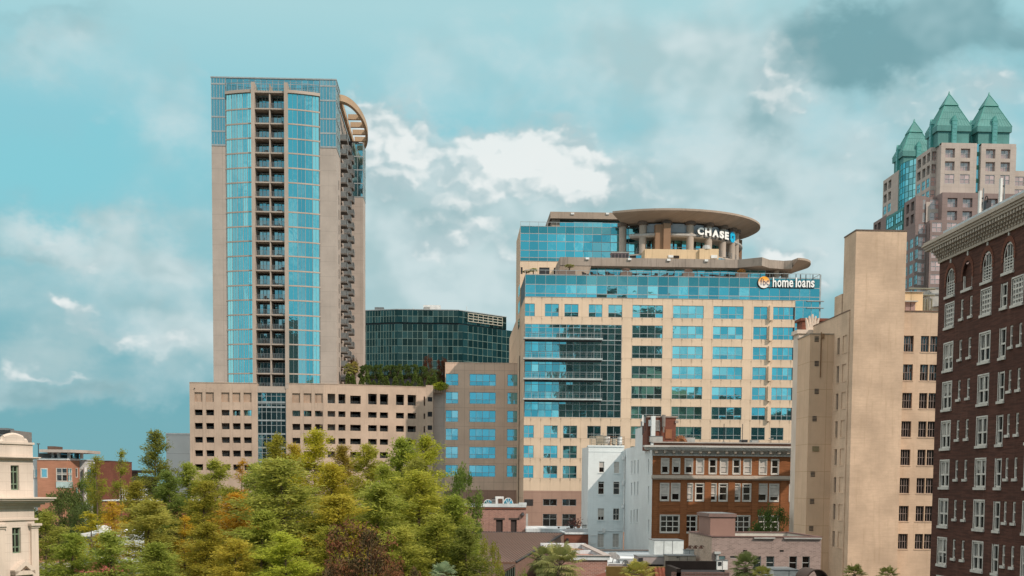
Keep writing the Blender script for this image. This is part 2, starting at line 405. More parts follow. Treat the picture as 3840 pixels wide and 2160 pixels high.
def mullions(mb, F, u0, u1, z0, z1, us, zs, w, d0, d1, border=True):
    if border:
        mb.fb(F, u0, u0 + w, z0, z1, d0, d1); mb.fb(F, u1 - w, u1, z0, z1, d0, d1)
        mb.fb(F, u0 + w, u1 - w, z0, z0 + w, d0, d1); mb.fb(F, u0 + w, u1 - w, z1 - w, z1, d0, d1)
    e = 0.004
    for u in us: mb.fb(F, u - w / 2, u + w / 2, z0 + w, z1 - w, d0, d1 - e)
    for z in zs: mb.fb(F, u0 + w, u1 - w, z - w / 2, z + w / 2, d0, d1 - 2 * e)
def window(parent, F, u0, u1, z0, z1, gm, fm, nu=2, nz=1, depth=0.25, fw=0.07, sill=None, sm=None, zsplit=None, name='window', tilt=0.006, blind=None, bm=None):
    g = MB()
    zs = zsplit if zsplit is not None else [z0 + (z1 - z0) * j / nz for j in range(1, nz)]
    us = [u0 + (u1 - u0) * i / nu for i in range(1, nu)]
    ze = [z0] + list(zs) + [z1]
    for j in range(len(ze) - 1): pane_quads(g, F, u0, u1, ze[j], ze[j + 1], nu, 1, -depth + 0.02, tilt)
    o = g.build(name, gm, parent)
    f = MB(); mullions(f, F, u0, u1, z0, z1, us, zs, fw, -depth + 0.03, -depth + 0.03 + fw)
    f.build('frame', fm, o)
    if sill:
        s_ = MB(); s_.fb(F, u0 - sill[0], u1 + sill[0], z0 - sill[1], z0 - 0.003, -depth + 0.04, sill[2]); s_.build('sill', sm or fm, o)
    if blind:
        b_ = MB(); b_.fb(F, u0 + fw, u1 - fw, z1 - (z1 - z0) * blind, z1 - fw, -depth + 0.04, -depth + 0.055); b_.build('blind', bm, o)
    return o
# ------------------------------------------------------------------ palette
STUCCO = wall('tower_stucco', (.42, .365, .325), .06, .12, joint=(6.2, 3.1, 0, 0, .03))
STUCCO2 = wall('podium_stucco', (.49, .38, .30), .07, .25)
SLAB = wall('pale_concrete', (.42, .36, .31), .06, .15)
METAL = plain('mullion_metal', (.33, .36, .37), .5, .3)
DARKMETAL = plain('dark_metal', (.035, .035, .04), .5, .3)
DARK = plain('dark_interior', (.018, .014, .012), .9)
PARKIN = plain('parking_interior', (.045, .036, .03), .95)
RAIL = plain('rail_metal', (.20, .22, .23), .5, .4)
WHITE = plain('white_paint', (.68, .70, .70), .7)
T_GLASS = glass('tower_glass', (.30, .74, .90), (.01, .07, .10), .82, wave=.14, var=.42)
T_GLASS2 = glass('tower_grey_glass', (.42, .68, .74), (.03, .09, .11), .72, wave=.05, var=.15)
T_GLASS3 = glass('tower_balcony_glass', (.30, .56, .62), (.012, .03, .035), .70, wave=.10, var=.25)
C_GLASS = glass('office_glass', (.26, .72, .84), (.012, .06, .075), .80, wave=.08, var=.38)
C_SPAN = glass('office_spandrel_glass', (.20, .52, .57), (.02, .10, .115), .62, wave=.04, var=.12)
A_GLASS = glass('annex_glass', (.28, .66, .78), (.02, .07, .08), .80, wave=.06, var=.25)
G_GLASS = glass('green_glass', (.06, .11, .105), (.006, .016, .014), .62, wave=.12, var=.5)
P_GLASS = glass('pink_glass', (.95, .72, .68), (.46, .29, .27), .28, wave=.05, var=.2)
B_GLASS = glass('pale_blue_glass', (.50, .78, .82), (.05, .10, .11), .75, wave=.05, var=.2)
W_GLASS = glass('old_window_glass', (.16, .17, .17), (.018, .015, .013), .45, wave=.2, var=.6)
TEALM = wall('teal_roof_metal', (.085, .25, .24), .10, .25, rough=.6, spec=.3)
CANOPY = wall('canopy_concrete', (.36, .29, .235), .08, .3)
CANOPY_D = wall('weathered_fascia', (.34, .29, .25), .08, .85, stain_col=(.10, .085, .08))
OFFICE = wall('office_precast', (.66, .52, .39), .04, .12, joint=(1.98, 4.0, 13.9, .35, .035), jcol=(.36, .25, .15))
OFFICE_LOW = wall('office_mauve_granite', (.36, .235, .185), .05, .08, joint=(1.98, 2.0, 13.9, .35, .035), jcol=(.2, .13, .1))
ANNEX = wall('annex_precast', (.66, .50, .40), .05, .12, joint=(2.15, 4.0, 14.6, .35, .035), jcol=(.28, .20, .14))
ANNEX_P = wall('annex_pale_panel', (.50, .44, .41), .05, .12, joint=(2.15, 4.0, 14.6, .35, .035), jcol=(.28, .24, .2))
PYLON = wall('brown_precast', (.27, .17, .11), .05, .2)
CREAM = wall('cream_render', (.66, .50, .32), .05, .45, stain_col=(.32, .24, .15))
TANB = wall('tan_painted_brick', (.62, .46, .335), .11, .26, courses=.12, fine=.06, stain_col=(.36,.25,.16))
TANP = wall('tan_panels', (.60, .43, .30), .05, .10, joint=(2.3, 3.55, .7, .2, .03), jcol=(.33, .20, .10))
BROWNB = wall('brown_brick', (.108, .046, .033), .12, .10, courses=.75, fine=.3, stain_col=(.20, .13, .10))
STONE = wall('pale_limestone', (.66, .575, .50), .07, .2, joint=(1.6, .75, .3, .1, .012), jcol=(.36, .29, .24))
STONET = wall('limestone_trim', (.66, .57, .49), .06, .25)
CORN = wall('painted_cornice', (.46, .40, .34), .05, .3)
ORBRICK = wall('orange_brick', (.29, .115, .048), .10, .12, courses=.45, fine=.35)
REDBRICK = wall('red_brick', (.22, .085, .058), .12, .15, courses=.4, fine=.4)
MIXBRICK = wall('weathered_brick', (.34, .17, .13), .14, .25, fine=.8, brick=(.5, .17, .03, (.45, .36, .34)))
GREYBRICK = wall('mauve_grey_brick', (.30, .225, .205), .08, .12, fine=.5, brick=(.42, .145, .02, (.42, .36, .33)))
WHITEW = wall('white_painted_brick', (.70, .755, .77), .04, .10, courses=.06)
WHITEW2 = wall('white_wall', (.60, .66, .70), .03, .10, joint=(60, 4.5, 0, 0, .05))
ORANGEB = wall('salmon_brick', (.46, .225, .145), .09, .08, courses=.3)
GRANITE = wall('pale_granite', (.46, .395, .355), .05, .05, joint=(2.2, 1.95, 145.0, .2, .04), jcol=(.30, .25, .23))
GRANITE_D = wall('mauve_granite', (.245, .185, .175), .05, .05, joint=(2.2, 1.95, 145.0, .2, .04), jcol=(.15, .11, .1))
MAUVE = wall('mauve_render', (.30, .185, .155), .05, .08)
PINKW = wall('maroon_wall', (.36, .10, .095), .06, .1)
MAUVE.name = 'mauve_render'
BROWNMETAL = wall('brown_metal_roof', (.17, .10, .075), .05, .1, rough=.55)
TERRA = plain('terracotta', (.36, .095, .05), .8, var=.3)
WHITEROOF = wall('white_roof_membrane', (.62, .67, .70), .12, .35, stain_col=(.30, .30, .28))
GREYPAINT = plain('grey_paint', (.36, .37, .36), .6)
GREENF = plain('green_window_frame', (.16, .22, .15), .6)
BARK = plain('bark', (.12, .085, .06), .95, var=.3)
# ================================================================== residential tower
def tower():
    YT = 284.0
    F = FY(YT)
    x0 = F.U('H', 199, 1400); x1 = F.U('H', 1163, 1400)
    bx0 = F.U('I', 314, 600); bx1 = F.U('I', 1036, 600)
    zt = F.Z('H', 400, 193); zb = -1.0
    zg = F.Z('H', 250, 712)
    T = thing('apartment_tower', 'tall apartment tower with curved blue glass front and stacks of balconies', 'building', ((x0 + x1) / 2, YT, 0))
    zs = [F.Z('H', 655, 452 + 113.35 * k) for k in range(22)]        # slab levels of the bow, top down
    ztop = F.Z('H', 655, 318)
    zpod = F.Z('I', 400, 1318)
    # concrete body
    m = MB()
    m.box(x0, bx0, YT, YT + 44, zb, zg); m.box(bx1, x1, YT, YT + 8.6, zb, zg)
    m.box(bx0, x1 - .4, YT + 3.2, YT + 44, zb, zg)
    m.build('wall', STUCCO, T)
    # small corner slots on the +X strip
    FR = FXR(x1)
    for k in range(16):
        z = FR.Z('H', 1177, 1105 + k * 113.3) if k < 4 else None
        z = zs[5] - 3.1 * (k)
        w = MB(); w.fb(FR, YT + 5.4, YT + 6.6, z + .4, z + 2.4, -.3, .01); w.build('window', W_GLASS, T)
    # upper glass box
    FB = F
    zl = [F.Z('H', 250, y) for y in (712, 605, 493, 350, 237)] + [zt]
    for a, b in zip(zl, zl[1:]):
        for (Fq, p, q) in ((F, x0, bx0 - .05), (F, bx1 + .05, x1), (FR, YT, YT + 8.6)):
            g = MB(); pane_quads(g, Fq, p, q, a, b, 3, 1, 0.0, .002); o = g.build('glass_band', T_GLASS2, T)
            f = MB(); mullions(f, Fq, p, q, a, b, [p + (q - p) * i / 5 for i in range(1, 5)], [], .10, -.05, .06); f.fb(Fq, p, q, a - .16, a + .16, -.05, .10); f.build('mullion', METAL, o)
    m = MB(); m.box(x0 + .02, bx0, YT + .1, YT + 8.5, zg, zt - .2); m.box(bx1, x1 - .1, YT + .1, YT + 8.5, zg, zt - .2)
    m.box(bx0, x1 - .4, YT + 3.2, YT + 8.5, zg, zt - .2); m.build('core', DARKMETAL, T)
    zring = at('H', 1373, 600, 316).z - .4
    m = MB(); m.box(bx0, x1 - 1.0, YT + 8.5, YT + 44, zg, zring); m.build('rear_wall', STUCCO, T)
    # glass behind the bow's roof terrace
    F3 = FY(YT + .12)
    zr = ztop
    g = MB(); pane_quads(g, F3, bx0, bx1, zr - .6, F.Z('H', 600, 237), 16, 1, .0, .002); pane_quads(g, F3, bx0, bx1, F.Z('H', 600, 237), zt, 16, 1, .0, .002)
    o = g.build('glass_band', T_GLASS2, T)
    f = MB(); mullions(f, F3, bx0, bx1, zr - .6, zt, [bx0 + (bx1 - bx0) * i / 16 for i in range(1, 16)], [F.Z('H', 600, 237)], .10, -.05, .06)
    f.build('mullion', METAL, o)
    p = MB(); p.box(x0 - .1, x1 + .1, YT - .14, YT + .1, zt, zt + .25); p.box(x1 - .1, x1 + .1, YT + .1, YT + 8.7, zt, zt + .25); p.build('coping', METAL, T)
    # bow: circular arc, chord bx0..bx1, sagitta 2.2
    c = (bx1 - bx0) / 2; sag = 2.3; Rb = (c * c + sag * sag) / (2 * sag); xc = (bx0 + bx1) / 2; yc = YT - sag + Rb
    def arc(x, off=0.0): return yc - math.sqrt(max(0, (Rb + off) ** 2 - (x - xc) ** 2))
    fins = [(F.U('H', 516, 900), F.U('H', 543, 900)), (F.U('H', 770, 900), F.U('H', 797, 900))]
    mid = (F.U('H', 652, 900), F.U('H', 662, 900))
    lev = [ztop] + zs
    lcols = [bx0 + .12] + [F.U('H', x, 900) for x in (354, 400, 446, 482)] + [fins[0][0]]
    rcols = [fins[1][1]] + [F.U('H', x, 900) for x in (868, 926, 980)] + [bx1 - .12]
    lcols = sorted(set(lcols))
    for k in range(len(lev) - 1):
        za, zb_ = lev[k + 1] + .14, lev[k] - .14
        for cols in (lcols, rcols):
            g = MB(); f = MB()
            subs = []
            for a, b in zip(cols, cols[1:]):
                t = rng.uniform(-.012, .012); t2 = rng.uniform(-.006, .006)
                A = (a, arc(a) + t); B = (b, arc(b) - t)
                g.poly([(A[0], A[1] - t2, za), (B[0], B[1] - t2, za), (B[0], B[1] + t2, zb_), (A[0], A[1] + t2, zb_)])
            o = g.build('bow_window', T_GLASS, T)
            for a in cols: f.tube((a, arc(a) - .03, za), (a, arc(a) - .03, zb_), .075, n=4)
            for a, b in zip(cols, cols[1:]): f.tube((.5 * a + .5 * b, .5 * arc(a) + .5 * arc(b) - .03, za), (.5 * a + .5 * b, .5 * arc(a) + .5 * arc(b) - .03, zb_), .03, n=4)
            f.build('mullion', METAL, o)
    def arcslab(z0, z1, off, xa, xb, n=24, back=2.0):
        m = MB(); xs = [xa + (xb - xa) * i / n for i in range(n + 1)]
        pts = [(x, arc(x, off)) for x in xs] + [(xb, YT + back), (xa, YT + back)]
        m.prism(pts, z0, z1); return m
    for k, z in enumerate(lev):
        hh = .30 if k == 0 else .14
        m = arcslab(z - hh, z + hh, .10 if k else .45, bx0 - .1, fins[0][0]); m2 = arcslab(z - hh, z + hh, .10 if k else .45, fins[1][1], bx1 + .1)
        m.build('slab_edge', SLAB, T); m2.build('slab_edge', SLAB, T)
    # fins and centre divider
    m = MB()
    zf = F.Z('H', 520, 250)
    zlow = F.Z('I', 530, 1366)
    for a, b in fins: m = MB(); m.box(a, b, arc((a + b) / 2) - .55, YT + 3, zlow, zf); m.build('fin', SLAB, T)
    m = MB(); m.box(mid[0], mid[1], arc(xc) + .3, YT + 3, zlow, F.Z('H', 655, 262)); m.build('divider', SLAB, T)
    # balconies in the recess
    ins = (fins[0][1], fins[1][0])
    for k, z in enumerate(lev):
        if k == 0:
            m = MB(); m.box(ins[0], ins[1], arc(xc) + .1, YT + 3, z - .3, z + .12); m.build('slab_edge', SLAB, T); continue
        zu = lev[k - 1]
        for (a, b) in ((ins[0], mid[0]), (mid[1], ins[1])):
            s_ = MB(); s_.box(a + .002, b - .002, arc(xc) + .15, YT + 3.1, z - .14, z + .10); bo = s_.build('balcony', SLAB, T)
            Fb = FY(YT + .95)
            g = MB(); n = 3
            pane_quads(g, Fb, a + .35, b - .3, z + .15, zu - .5, n, 1, 0, .006); go = g.build('sliding_door', T_GLASS3 if k < 12 else T_GLASS3, bo)
            f = MB(); mullions(f, Fb, a + .01, b - .01, z + .11, zu - .45, [a + .35 + (b - a - .65) * i / n for i in range(1, n)], [], .12, -.02, .06); f.build('door_frame', METAL, bo)
            r_ = MB(); yr = arc(xc) + .25
            r_.box(a + .01, b - .01, yr, yr + .05, z + 1.08, z + 1.13); r_.box(a + .01, b - .01, yr, yr + .04, z + .16, z + .20)
            nb = 26
            for i in range(nb + 1):
                x = a + .03 + (b - a - .06) * i / nb; w_ = .03 if i % 5 == 0 else .010
                r_.box(x - w_, x + w_, yr + .005, yr + .03, z + .2, z + 1.08)
            r_.build('railing', RAIL, bo)
    # terrace railing on top
    r_ = MB()
    for i in range(36):
        x = bx0 + .3 + (bx1 - bx0 - .6) * i / 35; y = arc(x) - .2
        r_.box(x - .03, x + .03, y - .03, y + .03, ztop + .3, ztop + 1.9)
        if i:
            r_.tube((px_, py_, ztop + 1.9), (x, y, ztop + 1.9), .04, n=4); r_.tube((px_, py_, ztop + .6), (x, y, ztop + .6), .03, n=4)
        px_, py_ = x, y
    r_.build('roof_railing', RAIL, T)
    # rear wing to the right
    wx = x1 + 3.1; wy0, wy1 = 320.0, 327.5
    zw = at('H', 1340, 1115, 320).z; zwt = at('H', 1350, 775, 320).z
    m = MB(); m.box(x1 - 2, wx, wy0, wy1, -1, zw); m.build('wing_wall', STUCCO, T)
    g = MB(); FW = FY(wy0); FWR = FXR(wx)
    m = MB(); m.box(x1 - 2, wx - 1.2, wy0 + 1.2, wy1 - .1, zw, zwt + 3); m.build('wing_core', DARKMETAL, T)
    n = 5
    for k in range(7):
        a = zw + k * 3.1; b = a + 3.1
        if b > zwt + 5: break
        g = MB(); pane_quads(g, FWR, wy0, wy1, a, b, 4, 1, 0, .003); pane_quads(g, FW, wx - 2.6, wx, a, b, 2, 1, 0, .003)
        o = g.build('wing_glass', T_GLASS2, T)
        f = MB(); mullions(f, FWR, wy0, wy1, a, b, [wy0 + 1.9, wy0 + 3.8, wy0 + 5.7], [], .1, -.05, .06); mullions(f, FW, wx - 2.6, wx, a, b, [wx - 1.3], [], .1, -.05, .06)
        f.box(x1 - 2, wx, wy0 - .05, wy0 + 1.2, a - .12, a + .12); f.build('mullion', METAL, o)
    # recessed side wall between, with storey bands of glass
    FS = FXR(x1 - .4)
    SBAL = plain('side_slab_grey', (.13, .115, .105), .8); FROST = plain('side_rail_panel', (.20, .215, .22), .5)
    # parapet stepping down towards the rear under the ring
    m = MB(); m.box(x1 - 1.0, x1 - .35, YT + 8.6, 330, zs[1] + .5, zring); m.build('side_parapet', STUCCO, T)
    bys = (295.5, 304.8, 313.8)
    for k in range(23):
        z = zs[1] - k * (zs[3] - zs[21]) / 18.0
        if z < zpod - 1: break
        g = MB(); pane_quads(g, FS, YT + 8.8, wy0 - .1, z + .2, z + 2.7, 12, 1, .03, .006)
        o = g.build('side_window', W_GLASS, T)
        for j, by in enumerate(bys):
            if z > zs[3] - 2 and j > 0: pass
            zz = z - 1.1 * j * 0.0
            s_ = MB(); s_.box(x1 - .4, x1 + 1.4, by - 1.7, by + 1.7, zz - .22, zz + .06); bo = s_.build('side_balcony', SBAL, T)
            r_ = MB()
            for (p, q) in (((x1 + 1.38, by - 1.68), (x1 + 1.38, by + 1.68)), ((x1 - .35, by - 1.68), (x1 + 1.38, by - 1.68)), ((x1 - .35, by + 1.68), (x1 + 1.38, by + 1.68))):
                r_.tube((p[0], p[1], zz + 1.1), (q[0], q[1], zz + 1.1), .05, n=4)
                for i in range(9):
                    t = i / 8; X = p[0] + (q[0] - p[0]) * t; Y = p[1] + (q[1] - p[1]) * t
                    r_.box(X - .04, X + .04, Y - .04, Y + .04, zz + .06, zz + 1.1)
            for (p, q) in (((x1 + 1.36, by - 1.66), (x1 + 1.36, by + 1.66)), ((x1 - .3, by - 1.66), (x1 + 1.36, by - 1.66))): r_.poly([(p[0], p[1], zz + .15), (q[0], q[1], zz + .15), (q[0], q[1], zz + 1.0), (p[0], p[1], zz + 1.0)])
            r_.build('railing', FROST, bo)
        m = MB()
        m.box(x1 - .41, x1 - .05, YT + 8.6, wy0, z - .28, z + .18); m.build('slab_edge', STUCCO, T)
    m = MB()
    for y in (YT + 8.6, 300.1, 309.3, 318.6): m.box(x1 - .42, x1 + .1, y, y + .5, -1, zs[2])
    m.build('side_pier', STUCCO, T)
    # crescent ring on the side
    yc2, a_, b_ = 314.0, 23.0, 4.3
    zr0 = at('H', 1373, 600, 316).z
    m = MB(); n = 40
    outer = []; inner = []
    for i in range(n + 1):
        t = math.pi * i / n
        outer.append((x1 + .05 + b_ * math.sin(t), yc2 - a_ * math.cos(t)))
        inner.append((x1 + .25 + (b_ - .75) * math.sin(t), yc2 - (a_ - 2.6) * math.cos(t)))
    for i in range(n):
        for (A, B, zA, zB) in ((outer[i], outer[i + 1], zr0 - .35, zr0 + 1.0), (inner[i + 1], inner[i], zr0 - .35, zr0 + 1.0)):
            m.poly([(A[0], A[1], zA), (B[0], B[1], zA), (B[0], B[1], zB), (A[0], A[1], zB)])
        for z in (zr0 - .35, zr0 + 1.0):
            m.poly([(outer[i][0], outer[i][1], z), (outer[i + 1][0], outer[i + 1][1], z), (inner[i + 1][0], inner[i + 1][1], z), (inner[i][0], inner[i][1], z)])
    m.box(x1 - .3, x1 + .35, yc2 - a_, yc2 + a_, zr0 - .352, zr0 + .9)
    for t in (.33, .47, .61, .75):
        y = yc2 - a_ + 2 * a_ * t; m.box(x1 + .7, x1 + .05 + b_ * math.sqrt(1 - ((y - yc2) / a_) ** 2) - .3, y - .45, y + .45, zr0 - .2, zr0 + .9)
    m.build('crescent_canopy', wall('tan_crescent', (.44, .32, .215), .05, .1), T)
    return T, zpod, lev
TOWER, ZPOD, TLEV = tower()

# ================================================================== parking podium
def podium():
    Y0 = 281.4
    F = FY(Y0)
    T = thing('parking_garage', 'long tan parking garage with rows of dark openings below the tall tower', 'building', (-40, Y0, 0))
    xL = F.U('K', 60, 300); zt = F.Z('K', 400, 70)
    xa0, xa1 = F.U('K', 545, 300), F.U('K', 749, 300)
    xb = F.U('K', 1020, 300)
    rows = [(138, 206), (262, 303), (357, 401), (457, 498), (552, 595), (652, 693)]
    rz = [(F.Z('K', 430, b), F.Z('K', 430, a)) for a, b in rows]
    colsL = [(95, 153), (176, 235), (287, 346), (367, 424), (446, 504)]
    def cols(Fr_, L): return [(Fr_.U('K', a, 300), Fr_.U('K', b, 300)) for a, b in L]
    m = MB(); holes = []
    openings = []
    for (a, b) in cols(F, colsL):
        for j, (za, zb) in enumerate(rz):
            holes.append((a, b, za, zb, .28 if j == 0 else .9)); openings.append((F, a, b, za, zb, j))
    m.wall(F, xL, xa0, -1, zt, holes)
    holes = []
    cR = cols(F, [(793, 851), (874, 932), (955, 1013)])
    for (a, b) in cR:
        for j, (za, zb) in enumerate(rz):
            holes.append((a, b, za, zb, .28 if j == 0 else .9)); openings.append((F, a, b, za, zb, j))
    m.wall(F, xa1, xb, -1, zt, holes)
    # angled right part
    P0 = Vector((xb, Y0, 0)); P1 = at('K', 1748, 300, 287.6); P1.z = 0
    FA = Fr(P0, (P1 - P0), (P1.y - P0.y, -(P1.x - P0.x), 0)); LA = (P1 - P0).length
    rowsA = [(138, 206), (263, 304), (359, 402), (459, 501), (556, 598), (656, 697)]
    colA = [(1046, 1101), (1123, 1174), (1208, 1284), (1336, 1398), (1420, 1479), (1535, 1593), (1618, 1679), (1733, 1744)]
    holes = []
    for i, (a, b) in enumerate(colA):
        ua, ub = FA.U('K', a, 300), FA.U('K', b, 300)
        for j, (za, zb) in enumerate(rz):
            zb2 = zb - (.25 if j == 0 and i == 2 else 0) + (.25 if j == 0 and i in (3, 4, 5, 6) else 0)
            holes.append((ua, ub, za, zb2, .9)); openings.append((FA, ua, ub, za, zb2, j + 10))
    m.wall(FA, 0, LA, -1, zt, holes)
    # end piece towards the office building
    Pe = FA.P(LA, 0)
    FE = FY(Pe[1] - .0)
    xe1 = FE.U('K', 1800, 300)
    he = [(FE.U('K', 1762, 300), FE.U('K', 1794, 300), FE.Z('K', 1778, b), FE.Z('K', 1778, a), .25) for a, b in ((170, 202), (275, 310), (372, 405))]
    m.wall(FE, Pe[0], xe1, -1, FE.Z('K', 1775, 85), he)
    # roof, sides, parapet back
    pts = [(xL, Y0), (xa0, Y0), (xa0, Y0 + 3.2), (xa1, Y0 + 3.2), (xa1, Y0), (xb, Y0), (Pe[0], Pe[1]), (xe1, Pe[1]), (xe1, 330), (xL, 330)]
    m.poly([(x, y, zt - 1.0) for x, y in pts])
    # parapet caps
    for (Fr_, a, b) in ((F, xL, xa0), (F, xa1, xb), (FA, 0, LA)):
        m.fb(Fr_, a, b, zt, zt + .12, -.4, .08)
    m.poly([(xL, Y0, -1), (xL, 330, -1), (xL, 330, zt), (xL, Y0, zt)])
    m.poly([(xe1, Pe[1], -1), (xe1, 330, -1), (xe1, 330, zt - .5), (xe1, Pe[1], zt - .5)])
    for (x) in (xa0, xa1): m.poly([(x, Y0, -1), (x, Y0 + 3.2, -1), (x, Y0 + 3.2, zt), (x, Y0, zt)])
    m.build('wall', STUCCO2, T)
    # interior: dark decks, blind panels
    SP = wall('stained_panel', (.44, .32, .24), .10, .6, stain_col=(.18, .13, .10))
    for (Fr_, a, b, za, zb, j) in openings:
        if j == 0: blank = MB(); blank.fq(Fr_, a, b, za, zb, -.28); blank.build('blind_panel', SP, T)
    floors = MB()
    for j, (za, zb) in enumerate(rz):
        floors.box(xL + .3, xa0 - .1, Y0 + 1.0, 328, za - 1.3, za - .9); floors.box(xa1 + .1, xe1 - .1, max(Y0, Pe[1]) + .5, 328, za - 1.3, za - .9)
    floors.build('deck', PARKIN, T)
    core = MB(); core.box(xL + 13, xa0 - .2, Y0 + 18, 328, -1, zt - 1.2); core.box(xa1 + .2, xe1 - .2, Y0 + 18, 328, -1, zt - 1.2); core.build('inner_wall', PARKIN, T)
    colm = MB()
    for i in range(9):
        x = xL + 1.5 + i * 2.1
        if x < xa0 - 1: colm.box(x, x + .5, Y0 + 8, Y0 + 8.5, -1, zt - 1.2)
    for i in range(30):
        x = xa1 + 1.5 + i * 1.9
        if x < xe1 - 1: colm.box(x, x + .3, Y0 + 8, Y0 + 8.4, -1, zt - 1.2)
    colm.build('column', SLAB, T)
    # railing bars across the openings (each opening a part)
    for n_, (Fr_, a, b, za, zb, j) in enumerate(openings):
        if j % 10 == 0 and j < 10: continue
        r_ = MB()
        for q in range(3): r_.fb(Fr_, a, b, za + .12 + q * .22, za + .15 + q * .22, -.7, -.66)
        if j == 10: r_.fb(Fr_, a, b, zb - .35, zb - .3, -1.4, -1.36); r_.fb(Fr_, a + .2, a + .35, za, zb, -1.4, -1.3)
        r_.build('cable_rail', RAIL, T)
    for h in he:
        l_ = MB()
        for q in range(6): l_.fb(FE, h[0] + .05, h[1] - .05, h[2] + (h[3] - h[2]) * (q + .3) / 6, h[2] + (h[3] - h[2]) * (q + .7) / 6, -.2, -.1)
        l_.fb(FE, h[0], h[1], h[2], h[3], -.26, -.24)
        l_.build('louvre', DARKMETAL, T)
    # glazed stair tower in the middle
    FG = FY(Y0 + .35)
    g_rows = [(135, 205), (205, 240), (240, 336), (336, 432), (432, 468), (468, 530), (530, 630), (630, 740)]
    zz = [FG.Z('K', 650, a) for a in (138, 205, 240, 336, 432, 530, 630, 740, 900)]
    us = [FG.U('K', x, 300) for x in (545, 577, 609, 644, 682, 714, 749)]
    for a, b in zip(zz[1:], zz[:-1]):
        g = MB()
        for i in range(6): pane_quads(g, FG, us[i], us[i + 1], a + .08, b - .08, 1, 1, 0, .008)
        o = g.build('stair_glass', T_GLASS3 if a < zz[1] else T_GLASS, T)
        f = MB(); mullions(f, FG, us[0], us[-1], a, b, us[1:-1], [a + (b - a) * .62], .09, -.02, .08); f.fb(FG, us[0], us[-1], a - .2, a + .12, -.05, .12); f.build('mullion', METAL, o)
    m = MB(); m.box(us[0], us[-1], Y0 + .1, Y0 + 3, zz[0], zz[0] + 1.3); m.build('stair_lintel', SLAB, T)
    m = MB(); m.box(us[0] - .0, us[-1], Y0 + .5, Y0 + 3.1, -1, zz[0]); m.build('stair_core', DARKMETAL, T)
    # wall relief lines between column strips
    m = MB()
    for (a, b) in cols(F, colsL) + cR:
        for x in (a, b): m.fb(F, x - .03, x + .03, 3, zt - 1.2, .004, .03)
    m.build('wall_rib', STUCCO2, T)
    lamp = MB(); lamp.fb(F, F.U('K', 92, 107), F.U('K', 98, 107), F.Z('K', 95, 110), F.Z('K', 95, 104), 0, .2); lamp.build('wall_lamp', DARKMETAL, T)
    return T, zt, (xL, xa0, xa1, xb, Pe, xe1)
GARAGE, ZGAR, GX = podium()
# ================================================================== annex
def annex():
    Y0 = 290.0; F = FY(Y0)
    x0, x1 = F.U('L', 668, 700), F.U('L', 1191, 700)
    xp = F.U('L', 584, 800)
    zt = F.Z('L', 900, 475)
    T = thing('office_annex', 'dull tan office wing with blue windows between the garage and the glass office block', 'building', ((x0 + x1) / 2, Y0, 0))
    cols = [(672, 757, 2), (834, 1012, 4), (1090, 1173, 2)]
    rows = [(548, 628), (672, 751), (796, 875), (920, 999), (1043, 1122), (1168, 1246)]
    rz = [(F.Z('L', 900, b), F.Z('L', 900, a)) for a, b in rows]
    cz = [(F.U('L', a, 850), F.U('L', b, 850), n) for a, b, n in cols]
    holes = [(a, b, c, d) for a, b, n in cz for c, d in rz]
    zm = F.Z('L', 900, 1335)
    m = MB(); m.wall(F, x0, x1, zm, zt, holes, .2)
    m.poly([(x0, Y0, zt), (x1, Y0, zt), (x1, 340, zt), (x0, 340, zt)]); m.poly([(x0, Y0, -1), (x0, 340, -1), (x0, 340, zt), (x0, Y0, zt)])
    m.fb(F, x0, x1, zt, zt + .15, -.4, .06)
    m.build('wall', ANNEX, T)
    m = MB(); m.box(x0, x1, Y0, Y0 + 2, -1, zm); m.build('base_wall', OFFICE_LOW, T)
    m = MB(); F2 = FY(Y0 + .25); m.box(xp, x0, Y0 + .25, 338, -1, F2.Z('L', 625, 626)); m.build('side_wing', ANNEX_P, T)
    m = MB(); m.fb(F2, F2.U('L', 586, 800), x0, F2.Z('L', 625, 626), F2.Z('L', 625, 620), -.4, .06); m.build('coping', SLAB, T)
    for a, b, n in cz:
        for c, d in rz: window(T, F, a, b, c, d, A_GLASS, METAL, n, depth=.2, fw=.08, zsplit=[c + (d - c) * .36], tilt=.005)
annex()

